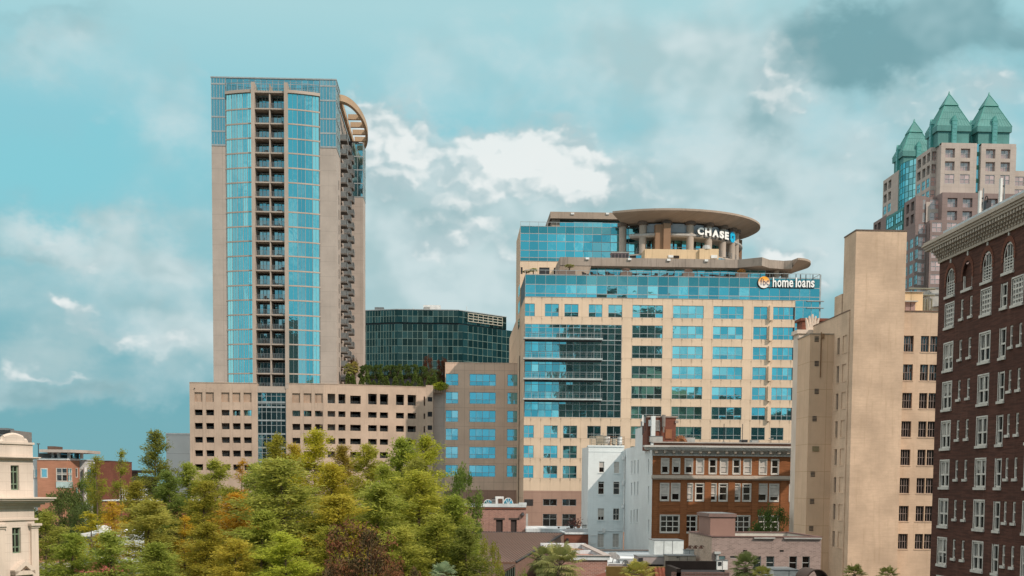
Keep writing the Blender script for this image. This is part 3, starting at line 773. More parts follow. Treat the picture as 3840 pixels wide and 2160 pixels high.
# ================================================================== glass office block
def office():
    Y0 = 264.0; F = FY(Y0)
    x0 = F.U('A', 147, 860); x1 = F.U('A', 2322, 860); xc = F.U('A', 2522, 720)
    zt = F.Z('A', 1000, 634); zg = F.Z('A', 1000, 812)
    T = thing('office_block', 'wide cream office block with bright teal glass top storeys, terrace and round canopy', 'building', ((x0 + xc) / 2, Y0, 0))
    # rows
    rA = (F.Z('A', 1700, 980), F.Z('A', 1700, 878))
    rC = [(123, 37), (260, 172), (397, 310), (532, 447), (668, 583), (808, 720)]
    rz = [rA] + [(F.Z('C', 950, a), F.Z('C', 950, b)) for a, b in rC]
    pitch = (rz[1][0] - rz[6][0]) / 5
    rz = [(rz[1][0] + pitch * (1 - k), rz[1][0] + pitch * (1 - k) + (rz[1][1] - rz[1][0])) for k in range(10)]
    RC = [(848, 1055, 4), (1122, 1330, 4), (1395, 1600, 4), (1668, 1762, 2)]
    rc = [(F.U('C', a, 400), F.U('C', b, 400), n) for a, b, n in RC]
    LC = [(115, 183, 2), (250, 345, 2), (382, 477, 2), (546, 638, 2), (678, 772, 2)]
    lc = [(F.U('C', a, 850), F.U('C', b, 850), n) for a, b, n in LC]
    edge = (F.U('C', 1800, 400), x1)
    zd0, zd1 = F.Z('C', 450, 662), F.Z('C', 450, 30)      # dark curtain section on the left
    xd1 = F.U('C', 778, 400)
    zm = F.Z('C', 330, 1160)
    holes = []; wins = []
    for k, (c, d) in enumerate(rz):
        if c < 3: continue
        for a, b, n in rc:
            wins.append((a, b, c, d, n, k))
        if k < 7: wins.append((edge[0], edge[1] - .02, c, d, 4, k)) if k < 6 else wins.append((edge[0], F.U('C', 1880, 760), c, d, 2, k))
        if k in (0, 6, 7, 8, 9):
            for a, b, n in lc: wins.append((a, b, c, d, n, k))
    wins = [w for w in wins if w[2] > 5]
    low = [(F.Z('C', 330, 1262), F.Z('C', 330, 1217)), (F.Z('C', 330, 1413), F.Z('C', 330, 1318))]
    m = MB()
    m.wall(F, x0, x1, zm, zg, [(w[0], w[1], w[2], w[3]) for w in wins if w[2] > zm] + [(x0 + .0, xd1, zd0, zd1)], .22)
    m.poly([(x0, Y0, -1), (x0, 340, -1), (x0, 340, zg), (x0, Y0, zg)])
    m.build('wall', wall('office_precast_front', (.66, .52, .39), .04, .12, joint=(1.98, pitch, x0, rz[0][0], .035), jcol=(.36, .25, .15), drip=(rz[0][0], pitch, 1.98, x0, 1.3)), T)
    lw = [(a, b, c, d) for (a, b, n) in lc[1:] for c, d in low]
    m = MB(); m.wall(F, x0, x1, -1, zm, lw, .22); m.build('base_wall', OFFICE_LOW, T)
    for a, b, c, d in lw: window(T, F, a, b, c, d, W_GLASS, METAL, 2, depth=.22, fw=.08, zsplit=[c + (d - c) * .65] if d - c > 2 else [])
    l_ = MB(); c, d = low[0]
    for q in range(7): l_.fb(F, F.U('C', 120, 1240), F.U('C', 180, 1240), c + (d - c) * q / 7, c + (d - c) * (q + .6) / 7, 0, .06)
    l_.build('louvre', DARKMETAL, T)
    for (a, b, c, d, n, k) in wins:
        if c > zm: window(T, F, a, b, c, d, C_GLASS, METAL, n, depth=.22, fw=.08, zsplit=[c + (d - c) * .35], tilt=.005)
    # projecting concrete fins between the last two bays
    for k in range(6):
        c, d = rz[k]; f = MB(); f.fb(F, F.U('C', 1772, 400), F.U('C', 1790, 400), c - .25, d + .2, 0, .7); f.build('fin', OFFICE, T)
    # dark curtain section with long balconies
    us = [x0 + .05 + (xd1 - x0 - .05) * i / 14 for i in range(15)]
    ed = [zd0] + [F.Z('C', 450, y) for y in (547, 410, 273, 135)] + [zd1]
    for a, b in zip(ed, ed[1:]):
        g = MB(); h1, h2 = a + (b - a) * .42, a + (b - a) * .78
        for (p, q) in ((a, h1), (h1, h2), (h2, b)): pane_quads(g, F, us[0], us[-1], p, q, 14, 1, -.12, .005)
        o = g.build('curtain_wall', C_GLASS, T)
        f = MB(); mullions(f, F, us[0], us[-1], a, b, us[1:-1], [h1, h2], .08, -.13, -.04); f.build('mullion', METAL, o)
    bx1 = F.U('C', 643, 400)
    for y in (130, 267, 403, 540):
        z = F.Z('C', 450, y); b = MB(); b.fb(F, x0 - .3, bx1, z - .22, z + .08, -.1, 1.9); bo = b.build('balcony', plain('pale_steel', (.42, .46, .46), .5), T)
        r_ = MB()
        for h in (1.15, .85, .3): r_.fb(F, x0 - .25, bx1 - .03, z + h, z + h + .04, 1.82, 1.86)
        for i in range(15):
            u = x0 - .25 + (bx1 - x0 + .2) * i / 14; r_.fb(F, u, u + .05, z + .08, z + 1.15, 1.81, 1.87)
        r_.build('railing', RAIL, bo)
        g = MB(); g.fb(F, us[0], bx1, z - .55, z - .23, -.1, .3); g.build('soffit_beam', DARKMETAL, bo)
    # glass storeys above
    n = 29
    US = [x0 + (xc - x0) * i / n for i in range(n + 1)]
    zz = [zg, F.Z('A', 1000, 783), F.Z('A', 1000, 712), zt]
    for i_, (a, b) in enumerate(zip(zz, zz[1:])):
        g = MB(); pane_quads(g, F, x0, xc, a, b, n, 1, .02, .004 if i_ == 2 else .008)
        o = g.build('glass_band', C_SPAN if i_ == 2 else C_GLASS, T)
        f = MB(); mullions(f, F, x0, xc, a, b, US[1:-1], [], .07, -.02, .07); f.build('mullion', METAL, o)
    # blinds behind a few panes
    # right glazed corner
    ze = [F.Z('A', 2400, y) for y in (830,)] + [rz[k][j] for k in range(0, 10) for j in (1, 0)]
    ze = sorted([z for z in ze if z > 4])
    ze[-1] = zg - .001
    for a, b in zip(ze, ze[1:]):
        g = MB(); pane_quads(g, F, x1 + .01, xc, a, b, 3, 1, .01, .005); o = g.build('corner_glass', C_GLASS, T)
        f = MB(); mullions(f, F, x1 + .01, xc, a, b, [x1 + (xc - x1) * i / 3 for i in (1, 2)], [], .07, -.02, .06); f.build('mullion', METAL, o)
    m = MB(); m.box(x1 - .3, xc - .05, Y0 + .1, 300, -1, zt - .1); m.box(x0 + .05, x1, Y0 + .3, 300, zd0 - .1, zt - .1); m.box(x0 + .3, x1, Y0 + .45, 300, -1, zd0); m.build('core', DARKMETAL, T)
    m = MB(); m.box(xc - .02, xc + .22, Y0 - .05, Y0 + .3, -1, F.Z('A', 2500, 622)); 
    for y in (838, 893): z = F.Z('A', 2500, y); m.box(xc - 2.6, xc + .8, Y0 - .5, Y0 + .2, z - .07, z + .07)
    m.build('corner_post', METAL, T)
    # terrace railing
    r_ = MB(); zt2 = F.Z('A', 1000, 598)
    r_.fb(F, x0, xc, zt2, zt2 + .09, -.02, .06); r_.fb(F, x0, xc, zt + .05, zt + .12, -.02, .06)
    for u in US[::1]: r_.fb(F, u - .03, u + .03, zt + .1, zt2, -.02, .06)
    FRr = FXR(xc); r_.fb(FRr, Y0, 273, zt2, zt2 + .08, -.05, 0)
    for y in (266, 268, 270, 272): r_.fb(FRr, y, y + .05, zt, zt2, -.05, 0)
    ro = r_.build('terrace_railing', METAL, T)
    m = MB(); m.box(x0, xc, Y0 + .1, 282, zt - .12, zt + .0); m.build('terrace_floor', SLAB, T)
    # penthouse on the terrace
    FP = FY(270.9)
    px0, px1 = FP.U('A', 425, 600), FP.U('A', 2085, 600); zc = FY(268.0).Z('A', 1200, 556) + .01
    xs = [px0 + (px1 - px0) * i / 27 for i in range(28)]
    for i in range(0, 27, 3):
        g = MB(); pane_quads(g, FP, xs[i], xs[i + 3], zt, zc, 3, 1, 0, .008); o = g.build('penthouse_glass', C_GLASS, T)
        f = MB(); mullions(f, FP, xs[i], xs[i + 3], zt, zc, xs[i + 1:i + 3], [zc - 1.0], .07, -.02, .06); f.build('mullion', METAL, o)
    m = MB(); m.box(px0, px1, 271.0, 281.9, zt, zc); m.build('penthouse_core', DARKMETAL, T)
    # slab canopy, front edge stepping
    FC = FY(268.0)
    zc0, zc1 = FC.Z('A', 1200, 556), FC.Z('A', 1200, 488)
    def X(cx, cy, Y): return at('A', cx, cy, Y).x
    top = [(X(430, 500, 268.5), 268.5), (X(1860, 520, 268.5), 268.5), (X(2055, 515, 265.2), 265.2), (X(2115, 530, 268.0), 268.0), (X(2230, 530, 269), 269.0), (X(2300, 530, 268.2), 268.2)]
    m = MB(); m.prism(top + [(top[-1][0], 281.9), (top[0][0], 281.9)], zc0 + .02, zc1); m.build('slab_canopy', CANOPY_D, T)
    # lens shaped end of the canopy: plan is a pointed half ellipse, underside rises to the rim
    tipx = X(2436, 560, 274); A0 = (X(2345, 500, 265.6), 265.6)
    rim = []
    for i in range(17):
        t = i / 16; a = math.pi * (t * 1.0)
        rim.append((A0[0] + (tipx - A0[0]) * math.sin(a * .5) if t < 1 else tipx, 265.6 + (275.5 - 265.6) * (1 - math.cos(a * .5))))
    rim += [(tipx - 1.2, 278.5), (tipx - 4.5, 281.5)]
    ins = (X(2290, 560, 270), 271.0)
    m = MB()
    inner = (top[-1][0], 272.0)
    loop = [(top[-1][0] - .01, 268.3)] + rim + [(top[-1][0] - .01, 281.8)]
    zlip = zc1 - .35
    n_ = len(loop); b = len(m.v)
    m.v += [(p[0], p[1], zc1 + .05) for p in loop] + [(p[0], p[1], zlip) for p in loop]
    low_ = [(inner[0] + (p[0] - inner[0]) * .25, 274.5 + (p[1] - 274.5) * .5, zc0) for p in loop]
    m.v += low_
    for i in range(n_ - 1):
        m.f.append((b + i, b + i + 1, b + n_ + i + 1, b + n_ + i)); m.f.append((b + n_ + i, b + n_ + i + 1, b + 2 * n_ + i + 1, b + 2 * n_ + i))
    m.f.append(tuple(b + i for i in range(n_))); m.f.append(tuple(b + 2 * n_ + i for i in range(n_)))
    m.build('rounded_canopy_end', CANOPY, T)
    for cx in (2172, 2228, 2250):
        c_ = MB(); p = at('A', cx, 620, 271 if cx < 2200 else 273.5); c_.cyl(p.x, p.y, zt, zc0 + .05, .5, n=14); c_.build('column', SLAB, T, smooth=False)
    # leaning end wall of the canopy
    m = MB(); ax = X(432, 482, 268.4); bx_ = X(404, 610, 268.4)
    m.poly([(bx_, 268.4, zt), (ax, 268.4, zc0), (ax, 281, zc0), (bx_, 281, zt)]); m.poly([(bx_ + 6.2, 268.6, zt), (ax + 6.2, 268.6, zc0), (ax, 268.6, zc0), (bx_, 268.6, zt)]); m.build('end_wall', CANOPY, T)
    for cx, cy in ((650, 492), (990, 497), (1305, 503), (1608, 508)):
        p = at('A', cx, cy, 268.3); l_ = MB(); l_.box(p.x - .35, p.x + .35, 268.2, 268.52, p.z - .2, p.z + .2); l_.build('light_box', WHITE, T)
    # ---------- rear block
    YR = 282.0; F2 = FY(YR)
    rx0, rx1 = F2.U('A', 110, 300), F2.U('A', 1200, 300)
    zr = F2.Z('A', 600, 237); zb = F2.Z('A', 300, 515)
    zz = [zb] + [F2.Z('A', 300, y) for y in (486, 428, 355, 293)] + [zr]
    n = 15
    US = [rx0 + (rx1 - rx0) * i / n for i in range(n + 1)]
    for i_, (a, b) in enumerate(zip(zz, zz[1:])):
        g = MB(); pane_quads(g, F2, rx0, rx1, a, b, n, 1, .02, .005); o = g.build('rear_glass_band', C_SPAN if i_ in (0, 4) else C_GLASS, T)
        f = MB(); mullions(f, F2, rx0, rx1, a, b, US[1:-1], [], .07, -.02, .07); f.build('mullion', METAL, o)
    m = MB()
    rows2 = [(617, 562), (775, 693), (915, 828), (1042, 965)]
    FL = FXL(rx0)
    h2 = []
    zr2 = [(F2.Z('A', 120, a), F2.Z('A', 120, b)) for a, b in rows2]
    front_w = [(F2.U('A', 262, 590), F2.U('A', 345, 590), *zr2[0]), (F2.U('A', 380, 590), F2.U('A', 410, 590), *zr2[0]), (F2.U('A', 113, 590), F2.U('A', 128, 590), *zr2[0])]
    m.wall(F2, rx0, F2.U('A', 1200, 590), zt - 14, zb, front_w, .2)
    m.poly([(rx0, YR, -1), (rx0, 300, -1), (rx0, 300, zr), (rx0, YR, zr)])
    m.build('rear_wall', OFFICE, T)
    for w in front_w: window(T, F2, *w, C_GLASS, METAL, 1, depth=.2)
    for c, d in zr2[1:]:
        g = MB(); g.fb(FL, YR + .3, YR + 6, c, d, 0, .02); g.build('side_window', C_GLASS, T)
    m = MB(); m.box(rx0 + .1, rx1, YR + .1, 300, 30, zr - .05); m.build('rear_core', DARKMETAL, T)
    r_ = MB(); z2 = F2.Z('A', 300, 201)
    r_.fb(F2, rx0, rx1, z2, z2 + .08, 0, .06); r_.fb(F2, rx0, rx1, z2 - .9, z2 - .84, 0, .05)
    for u in US: r_.fb(F2, u - .03, u + .03, zr, z2, 0, .06)
    r_.build('roof_railing', METAL, T)
    # boxy roof house with fascia, left of the drum
    FH = FY(284.5)
    a, b = FH.U('A', 352, 140), FH.U('A', 960, 140); z0, z1 = FH.Z('A', 600, 172), FH.Z('A', 600, 119)
    m = MB(); m.box(a, b, 284.5, 300, z0, z1); m.build('roof_house_fascia', CANOPY, T)
    FG_ = FY(286.5); gx = [FG_.U('A', x, 215) for x in (425, 540, 655, 770, 880, 925)]
    g = MB(); 
    for p, q in zip(gx, gx[1:]): pane_quads(g, FG_, p, q, zr - .3, z0, 1, 1, 0, .008)
    g.build('roof_house_glass', C_GLASS, T)
    m = MB(); m.box(a + .4, gx[0], 285.5, 299, zr - .3, z0); m.box(gx[0], b, 286.6, 299, zr - .3, z0); m.build('roof_house_wall', CANOPY, T)
    for cx in (530, 812):
        p = at('A', cx, 131, 284.4); l_ = MB(); l_.box(p.x - .35, p.x + .35, 284.3, 284.52, p.z - .18, p.z + .18); l_.build('light_box', WHITE, T)
    # ---------- drum with the disc roof
    cx, cy = 44.5, 294.0
    zrim = at('A', 1340, 82, 272).z
    D = MB()
    D.lathe(cx, cy, [(0, zrim + .1), (21.4, zrim), (21.4, zrim - .4), (20.9, zrim - .65), (17.2, zrim - 1.9), (13.5, zrim - 1.9), (0, zrim - 1.9)], 64, R(-126), R(118))
    for aa in (-126, 118): D.poly([(cx + r_ * math.cos(R(aa)), cy + r_ * math.sin(R(aa)), z_) for r_, z_ in ((0, zrim + .1), (21.4, zrim), (21.4, zrim - .4), (20.9, zrim - .65), (17.2, zrim - 1.9), (0, zrim - 1.9))])
    D.build('disc_roof', CANOPY, T, smooth=False)
    D = MB(); D.lathe(cx, cy, [(14.2, zrim - 1.95), (13.4, zrim - 1.95), (13.4, zrim - 2.6), (0, zrim - 2.6)], 60); D.build('disc_soffit', CANOPY, T)
    z_b1 = 16 + (1815 - 845) / 5000 * 276.5; z_b0 = z_b1 - 1.75; z_l1 = z_b0 - .15; z_l0 = z_l1 - .9
    zfl = z_l0 - 2.6
    def arcm(prof, n, d0, d1):
        mm = MB(); mm.lathe(cx, cy, prof, n, R(d0), R(d1)); return mm
    arcm([(16.4, z_b0), (16.7, z_b0), (16.7, z_b1), (16.4, z_b1), (16.4, z_b0)], 40, -110, 20).build('grey_parapet', plain('grey_blue_panel', (.30, .33, .37), .5), T)
    arcm([(13, z_l0), (17.4, z_l0), (17.7, z_l0 + .3), (17.7, z_l1 - .25), (17.2, z_l1), (13, z_l1), (13, z_l0)], 48, -120, 40).build('ring_slab', plain('pale_ring', (.40, .38, .36), .6), T)
    arcm([(12, zfl - 1.0), (17.5, zfl - 1.0), (17.5, zfl - .7), (12, zfl - .7)], 48, -120, 40).build('ring_floor', SLAB, T)
    # drum glass, bays
    nb = 26
    for i in range(nb):
        a0 = R(-135 + i * 7.0); a1 = R(-135 + i * 7.0 + 5.4)
        g = MB()
        for (za, zb_) in ((zfl, z_l0), (z_l1, zrim - 1.9)):
            g.poly([(cx + 13.4 * math.cos(a0), cy + 13.4 * math.sin(a0), za), (cx + 13.4 * math.cos(a1), cy + 13.4 * math.sin(a1), za), (cx + 13.4 * math.cos(a1), cy + 13.4 * math.sin(a1), zb_), (cx + 13.4 * math.cos(a0), cy + 13.4 * math.sin(a0), zb_)])
        g.build('drum_window', C_GLASS if i % 3 else B_GLASS, T)
    arcm([(13.2, 40), (13.2, zrim - 1.9)], 60, 0, 359.9).build('drum_wall', plain('drum_dark', (.07, .06, .055), .7), T)
    dm = MB()
    for zz_ in (zfl + 1.2, z_l1 + 1.6, z_l1 + 2.6): dm.lathe(cx, cy, [(13.45, zz_), (13.5, zz_), (13.5, zz_ + .1), (13.45, zz_ + .1)], 60)
    dm.build('drum_transom', METAL, T)
    # columns
    for px_ in (935, 1097, 1289, 1477, 1625, 1738, 1812, 1843):
        # ray meets the circle of radius 16.9
        r_ = ray(*pc('A', px_, 250)); dx, dy = r_.x / r_.y, 1.0
        A_ = dx * dx + 1; B_ = -2 * (dx * cx + cy); C_ = cx * cx + cy * cy - 16.9 ** 2
        disc = B_ * B_ - 4 * A_ * C_
        if disc < 0: y = -B_ / (2 * A_)
        else: y = (-B_ - math.sqrt(disc)) / (2 * A_)
        c_ = MB(); c_.cyl(dx * y, y, zfl - .7, zrim - 1.9, .78, n=16); co = c_.build('drum_column', SLAB, T)
        b_ = MB(); b_.cyl(dx * y, y, zrim - 2.4, zrim - 1.75, 1.15, n=12); b_.build('bracket', plain('bracket_brown', (.12, .085, .065), .7), co)
    # balustrade and lower glass
    r_ = MB()
    prev = None
    for i in range(44):
        a = R(-115 + i * 3.6); p = (cx + 17.4 * math.cos(a), cy + 17.4 * math.sin(a))
        r_.box(p[0] - .03, p[0] + .03, p[1] - .03, p[1] + .03, zfl - .7, zfl + .5)
        if prev:
            for h in (.5, .1, -.3): r_.tube((*prev, zfl + h), (*p, zfl + h), .03, n=4)
        prev = p
    r_.build('ring_balustrade', RAIL, T)
    for i in range(14):
        a0, a1 = R(-115 + i * 10.5), R(-115 + (i + 1) * 10.5 - .6); g = MB()
        g.poly([(cx + 17.5 * math.cos(a0), cy + 17.5 * math.sin(a0), zfl - 3.9), (cx + 17.5 * math.cos(a1), cy + 17.5 * math.sin(a1), zfl - 3.9), (cx + 17.5 * math.cos(a1), cy + 17.5 * math.sin(a1), zfl - 1.0), (cx + 17.5 * math.cos(a0), cy + 17.5 * math.sin(a0), zfl - 1.0)])
        g.build('ring_glass', C_GLASS if i in (3, 7, 8) else A_GLASS, T)
    arcm([(17.4, zfl - 4.5), (17.7, zfl - 4.5), (17.7, zfl - 3.9), (17.4, zfl - 3.9)], 40, -120, 40).build('ring_band', SLAB, T)
    arcm([(17.3, 45), (17.3, zfl - 1)], 40, -120, 60).build('ring_core', DARKMETAL, T)
    # brown pylons
    FY_ = FY(275.5); m = MB()
    m.box(FY_.U('A', 1200, 300), FY_.U('A', 1262, 300), 275.8, 284, 50, FY_.Z('A', 1230, 214)); m.box(FY_.U('A', 1262, 300), FY_.U('A', 1319, 300), 275.2, 284, 50, FY_.Z('A', 1290, 211)); m.build('pylon', PYLON, T)
    FY2 = FY(292); m = MB(); m.box(FY2.U('A', 1856, 400), FY2.U('A', 1895, 400), 292, 300, 45, FY2.Z('A', 1880, 342)); m.build('pylon', PYLON, T)
    # cream roof box in front of the drum
    FK = FY(272.6); m = MB(); zk = FK.Z('A', 1300, 418)
    m.box(FK.U('A', 1113, 450), FK.U('A', 1548, 450), 272.6, 281.8, zc1 - 1, zk); m.box(FK.U('A', 1548, 450), FK.U('A', 1702, 450), 272.0, 281.8, zc1 - 1, zk + .1)
    m.build('roof_box', CREAM, T)
    m = MB(); m.box(FK.U('A', 1345, 480), FK.U('A', 1388, 480), 272.4, 272.59, FK.Z('A', 1360, 490), FK.Z('A', 1360, 470)); m.build('roof_box_opening', DARK, T)
    m = MB(); m.box(FK.U('A', 1300, 480), FK.U('A', 1340, 480), 272.4, 272.59, FK.Z('A', 1320, 486), FK.Z('A', 1320, 466)); m.box(FK.U('A', 1640, 480), FK.U('A', 1690, 480), 271.8, 271.98, FK.Z('A', 1660, 495), FK.Z('A', 1660, 470)); m.build('access_panel', WHITE, T)
    m = MB(); m.cyl(FK.U('A', 1610, 400), 272.8, zk + .1, zk + .9, 1.0, .7, 12); m.build('roof_vent', GREYPAINT, T)
    return T, F, zt, zc1, x0, xc
OFF, OF, OZT, OZC, OX0, OXC = office()

# things standing on the office roofs
def roof_unit():
    F = FY(270.5); T = thing('roof_cooler', 'purple-grey louvred cooling unit on the terrace canopy roof of the office block', 'cooling unit', (F.U('A', 915, 460), 270.5, OZC))
    x0, x1 = F.U('A', 846, 460), F.U('A', 985, 460); z0, z1 = OZC, F.Z('A', 915, 441)
    P = plain('unit_mauve', (.16, .12, .13), .6)
    m = MB(); m.box(x0, x1, 270.5, 273, z0, z1 - .15); m.build('casing', P, T)
    for i in range(5):
        a = x0 + (x1 - x0) * (i + .15) / 5; l_ = MB(); l_.box(a, a + (x1 - x0) * .13, 270.4, 270.49, z0 + .3, z1 - .4); l_.build('grille', DARKMETAL, T)
    m = MB(); m.box(x0 - .1, x1 + .1, 270.4, 273.1, z1 - .15, z1); m.build('lid', GREYPAINT, T)
roof_unit()
# ================================================================== dark green glass block
def green_block():
    T = thing('green_glass_block', 'dark green mirrored glass office block behind the roof garden', 'building', (8, 380, 0))
    P = {'a': at('L', 100, 300, 384), 'b': at('L', 345, 300, 380), 'c': at('L', 758, 300, 380), 'c2': at('L', 790, 300, 380), 'd': at('L', 1084, 300, 394), 'e': at('L', 1240, 300, 399)}
    ztop = at('L', 600, 113, 380).z; zmid = at('L', 600, 212, 380).z
    def facet(p, q, z0, z1, n, nz, name='glass_facet'):
        d = Vector((q.x - p.x, q.y - p.y, 0)); F = Fr((p.x, p.y, 0), d, (d.y, -d.x, 0)); L = d.length
        g = MB(); pane_quads(g, F, 0, L, z0, z1, n, nz, 0, .006); o = g.build(name, G_GLASS, T)
        f = MB(); mullions(f, F, 0, L, z0, z1, [L * i / n for i in range(1, n)], [z0 + (z1 - z0) * i / nz for i in range(1, nz)], .12, -.03, .07, border=False)
        f.build('mullion', plain('green_mullion', (.13, .20, .18), .5), o)
    h = (ztop - zmid) / 2
    facet(P['a'], P['b'], zmid + .5, ztop, 13, 2); facet(P['b'], P['c'], zmid + .5, ztop, 12, 2); facet(P['c'], P['d'], zmid + .5, ztop, 11, 2)
    a2, b2, c3, e2 = [Vector((p.x, p.y - .6, 0)) for p in (P['a'], P['b'], P['c2'], P['e'])]
    facet(a2, b2, zmid - 7 * h, zmid, 13, 7); facet(b2, c3, zmid - 7 * h, zmid, 13, 7); facet(c3, e2, zmid - 7 * h, zmid, 14, 7)
    m = MB()
    m.prism([(P['a'].x, P['a'].y + .3), (P['b'].x, P['b'].y + .3), (P['c'].x, P['c'].y + .3), (P['d'].x, P['d'].y + .3), (P['d'].x, 420), (P['a'].x, 420)], 0, ztop - .02)
    m.prism([(c3.x, c3.y + .4), (e2.x, e2.y + .4), (e2.x, 420), (c3.x, 420)], 0, zmid - .02)
    m.build('core', DARKMETAL, T)
    m = MB()
    pts = [P['a'], P['b'], P['c'], P['d']]
    for p, q in zip(pts, pts[1:]): m.tube((p.x, p.y - .05, ztop + .05), (q.x, q.y - .05, ztop + .05), .16, n=4)
    m.build('coping', METAL, T)
    F = FY(386)
    m = MB(); m.box(F.U('L', 521, 95), F.U('L', 638, 95), 386, 392, ztop, F.Z('L', 580, 80)); m.build('roof_house', WHITE, T)
    m = MB(); m.box(F.U('L', 527, 95), F.U('L', 565, 95), 385.8, 385.99, ztop, F.Z('L', 580, 92)); m.build('roof_door', GREYPAINT, T)
    m = MB(); m.box(F.U('L', 190, 95), F.U('L', 252, 95), 386, 390, ztop, F.Z('L', 220, 94)); m.build('roof_unit', RAIL, T)
    for x, y in ((452, 98), (816, 88)):
        p = at('L', x, y, 384); m = MB(); m.tube((p.x, 384, ztop), (p.x, 384, p.z), .08, n=5); m.build('antenna', WHITE, T)
    # pale lattice in front of the upper right facet
    d = P['d'] - P['c']; d.z = 0; Fd = Fr((P['c'].x, P['c'].y, 0), d, (d.y, -d.x, 0))
    m = MB(); u0, u1 = Fd.U('L', 826, 170, .5), Fd.U('L', 1058, 190, .5); z0, z1 = Fd.Z('L', 940, 205, .5), Fd.Z('L', 940, 150, .5)
    for i in range(8): u = u0 + (u1 - u0) * i / 7; m.fb(Fd, u - .10, u + .10, z0, z1, .4, .55)
    for i in range(4): z = z0 + (z1 - z0) * i / 3; m.fb(Fd, u0, u1, z - .09, z + .09, .42, .53)
    m.build('lattice', plain('lattice_cream', (.42, .40, .33), .6), T)
green_block()

# ================================================================== granite tower with green pyramids
def pyramid_tower():
    T = thing('pyramid_tower', 'stepped pink granite tower crowned by three green pyramid roofs', 'skyscraper', (150, 400, 0))
    def blk(name, mat, x0, x1, y0, y1, z0, z1): m = MB(); m.box(x0, x1, y0, y1, z0, z1); return m.build(name, mat, T)
    zA = at('E', 600, 353, 400).z; zB = at('E', 640, 691, 397).z; zC = at('E', 560, 876, 395).z
    F0 = FY(400.0)
    xa, xb = F0.U('E', 591, 600), F0.U('E', 833, 600); xc_, xd = F0.U('E', 862, 600), F0.U('E', 1098, 600)
    rows = [(455, 392), (543, 480), (632, 568), (718, 655)]
    zr = [(F0.Z('E', 700, a), F0.Z('E', 700, b)) for a, b in rows]
    pitch = zr[0][0] - zr[1][0]; hh = zr[0][1] - zr[0][0]
    def face(F, u0, u1, z0, z1, wins, mat, gm=P_GLASS, depths=None, fm=METAL):
        m = MB(); m.wall(F, u0, u1, z0, z1, [(w[0], w[1], w[2], w[3], w[4]) for w in wins], .3); m.build('wall', mat, T)
        for w in wins: window(T, F, w[0], w[1], w[2], w[3], gm, fm, 2, 2, depth=w[4], fw=.09, tilt=.004)
    lv = [(zr[0][0] - pitch * k, zr[0][0] - pitch * k + hh) for k in range(20)]
    # upper tier front
    def wset(F, cols, yref, z0, z1, deep=2, base=None):
        out = []
        for (a, b) in cols:
            ua, ub = F.U('E', a, yref), F.U('E', b, yref)
            for k, (c, d) in enumerate(lv):
                if c > z0 + .3 and d < z1 - .3: out.append((ua, ub, c, d, 1.0 if k in (deep if isinstance(deep, tuple) else (0, 1)) else .2))
        return out
    w = wset(F0, [(623, 688), (727, 792)], 500, zB, zA); face(F0, xa, xb, zB - 2, zA, w, GRANITE)
    w = wset(F0, [(898, 962), (1000, 1064)], 500, zB, zA); face(F0, xc_, xd, zB - 2, zA, w, GRANITE)
    m = MB(); m.box(xa + .01, xb, 401.2, 446, 0, zA - .02); m.box(xc_, xd, 401.2, 446, 0, zA - .02)
    for (p, q) in ((xa, xb), (xc_, xd)):
        m.box(p, p + .5, 400.02, 401.2, zB - 2, zA); m.box(q - .5, q, 400.02, 401.2, zB - 2, zA); m.box(p, q, 400.02, 401.3, zA - .5, zA + .01)
    m.build('core', GRANITE, T)
    F1 = FY(401.0); zz = [zB - 4 + 3.9 * i for i in range(9)]
    GS = plain('green_spandrel', (.03, .17, .14), .4)
    for i, z in enumerate(zz):
        if z + 1.2 < zA: g = MB(); pane_quads(g, F1, xb, xc_, z, min(zA, z + 1.3), 1, 1, 0, .0); g.build('green_spandrel', GS, T)
    g = MB()
    for z in zz:
        if z + 1.3 < zA: pane_quads(g, F1, xb, xc_, z + 1.3, min(zA, z + 3.9), 1, 1, 0, .0)
    g.build('slot_glass', B_GLASS, T)
    # right return
    x2 = F0.U('E', 1143, 460); z2 = at('E', 1120, 385, 404).z
    blk('wall', GRANITE, xd, x2, 404, 446, 60, z2)
    Fz = FY(401.5); z3 = Fz.Z('E', 1140, 545); w = []
    ww = [(Fz.U('E', 1098, 600), Fz.U('E', 1158, 600), c, d, .2) for c, d in lv[2:4]]
    face(Fz, Fz.U('E', 1094, 600), Fz.U('E', 1094, 600) + 9, zB - 3, z3, ww, GRANITE)
    # left notch and left side of upper tier
    XL = at('E', 522, 600, 404).x
    F4 = FY(404.0); FL = FXL(XL)
    w = [(F4.U('E', 535, 430), F4.U('E', 576, 430), *lv[0], .8), (F4.U('E', 532, 510), F4.U('E', 574, 510), *lv[1], .8)]
    w += [(XL + .1, F4.U('E', 584, 600), c, d, .1) for c, d in lv[2:20] if c > 20]
    face(F4, XL, xa + .3, 20, zA - .4, w, GRANITE)
    yb = 404 + 13.0
    def side(F, cols, yref, z0, z1, u0, u1, mat, deep=()):
        out = []
        for (a, b) in cols:
            ua, ub = sorted((F.U('E', a, yref), F.U('E', b, yref)))
            for k, (c, d) in enumerate(lv):
                if c > z0 + .3 and d < z1 - .3: out.append((ua, ub, c, d, .9 if k in deep else .15))
        m = MB(); m.wall(F, u0, u1, z0, z1, [(q[0], q[1], q[2], q[3], q[4]) for q in out]); m.build('wall', mat, T)
        for q in out: window(T, F, q[0], q[1], q[2], q[3], B_GLASS if q[4] < .5 else W_GLASS, METAL, 2, 2, depth=q[4], fw=.1, tilt=.004)
    side(FL, [(432, 455), (466, 487), (496, 516)], 600, zB - 1, zA - .6, 404, yb, GRANITE, (0, 1))
    yf0, yf1 = 433.4, 449
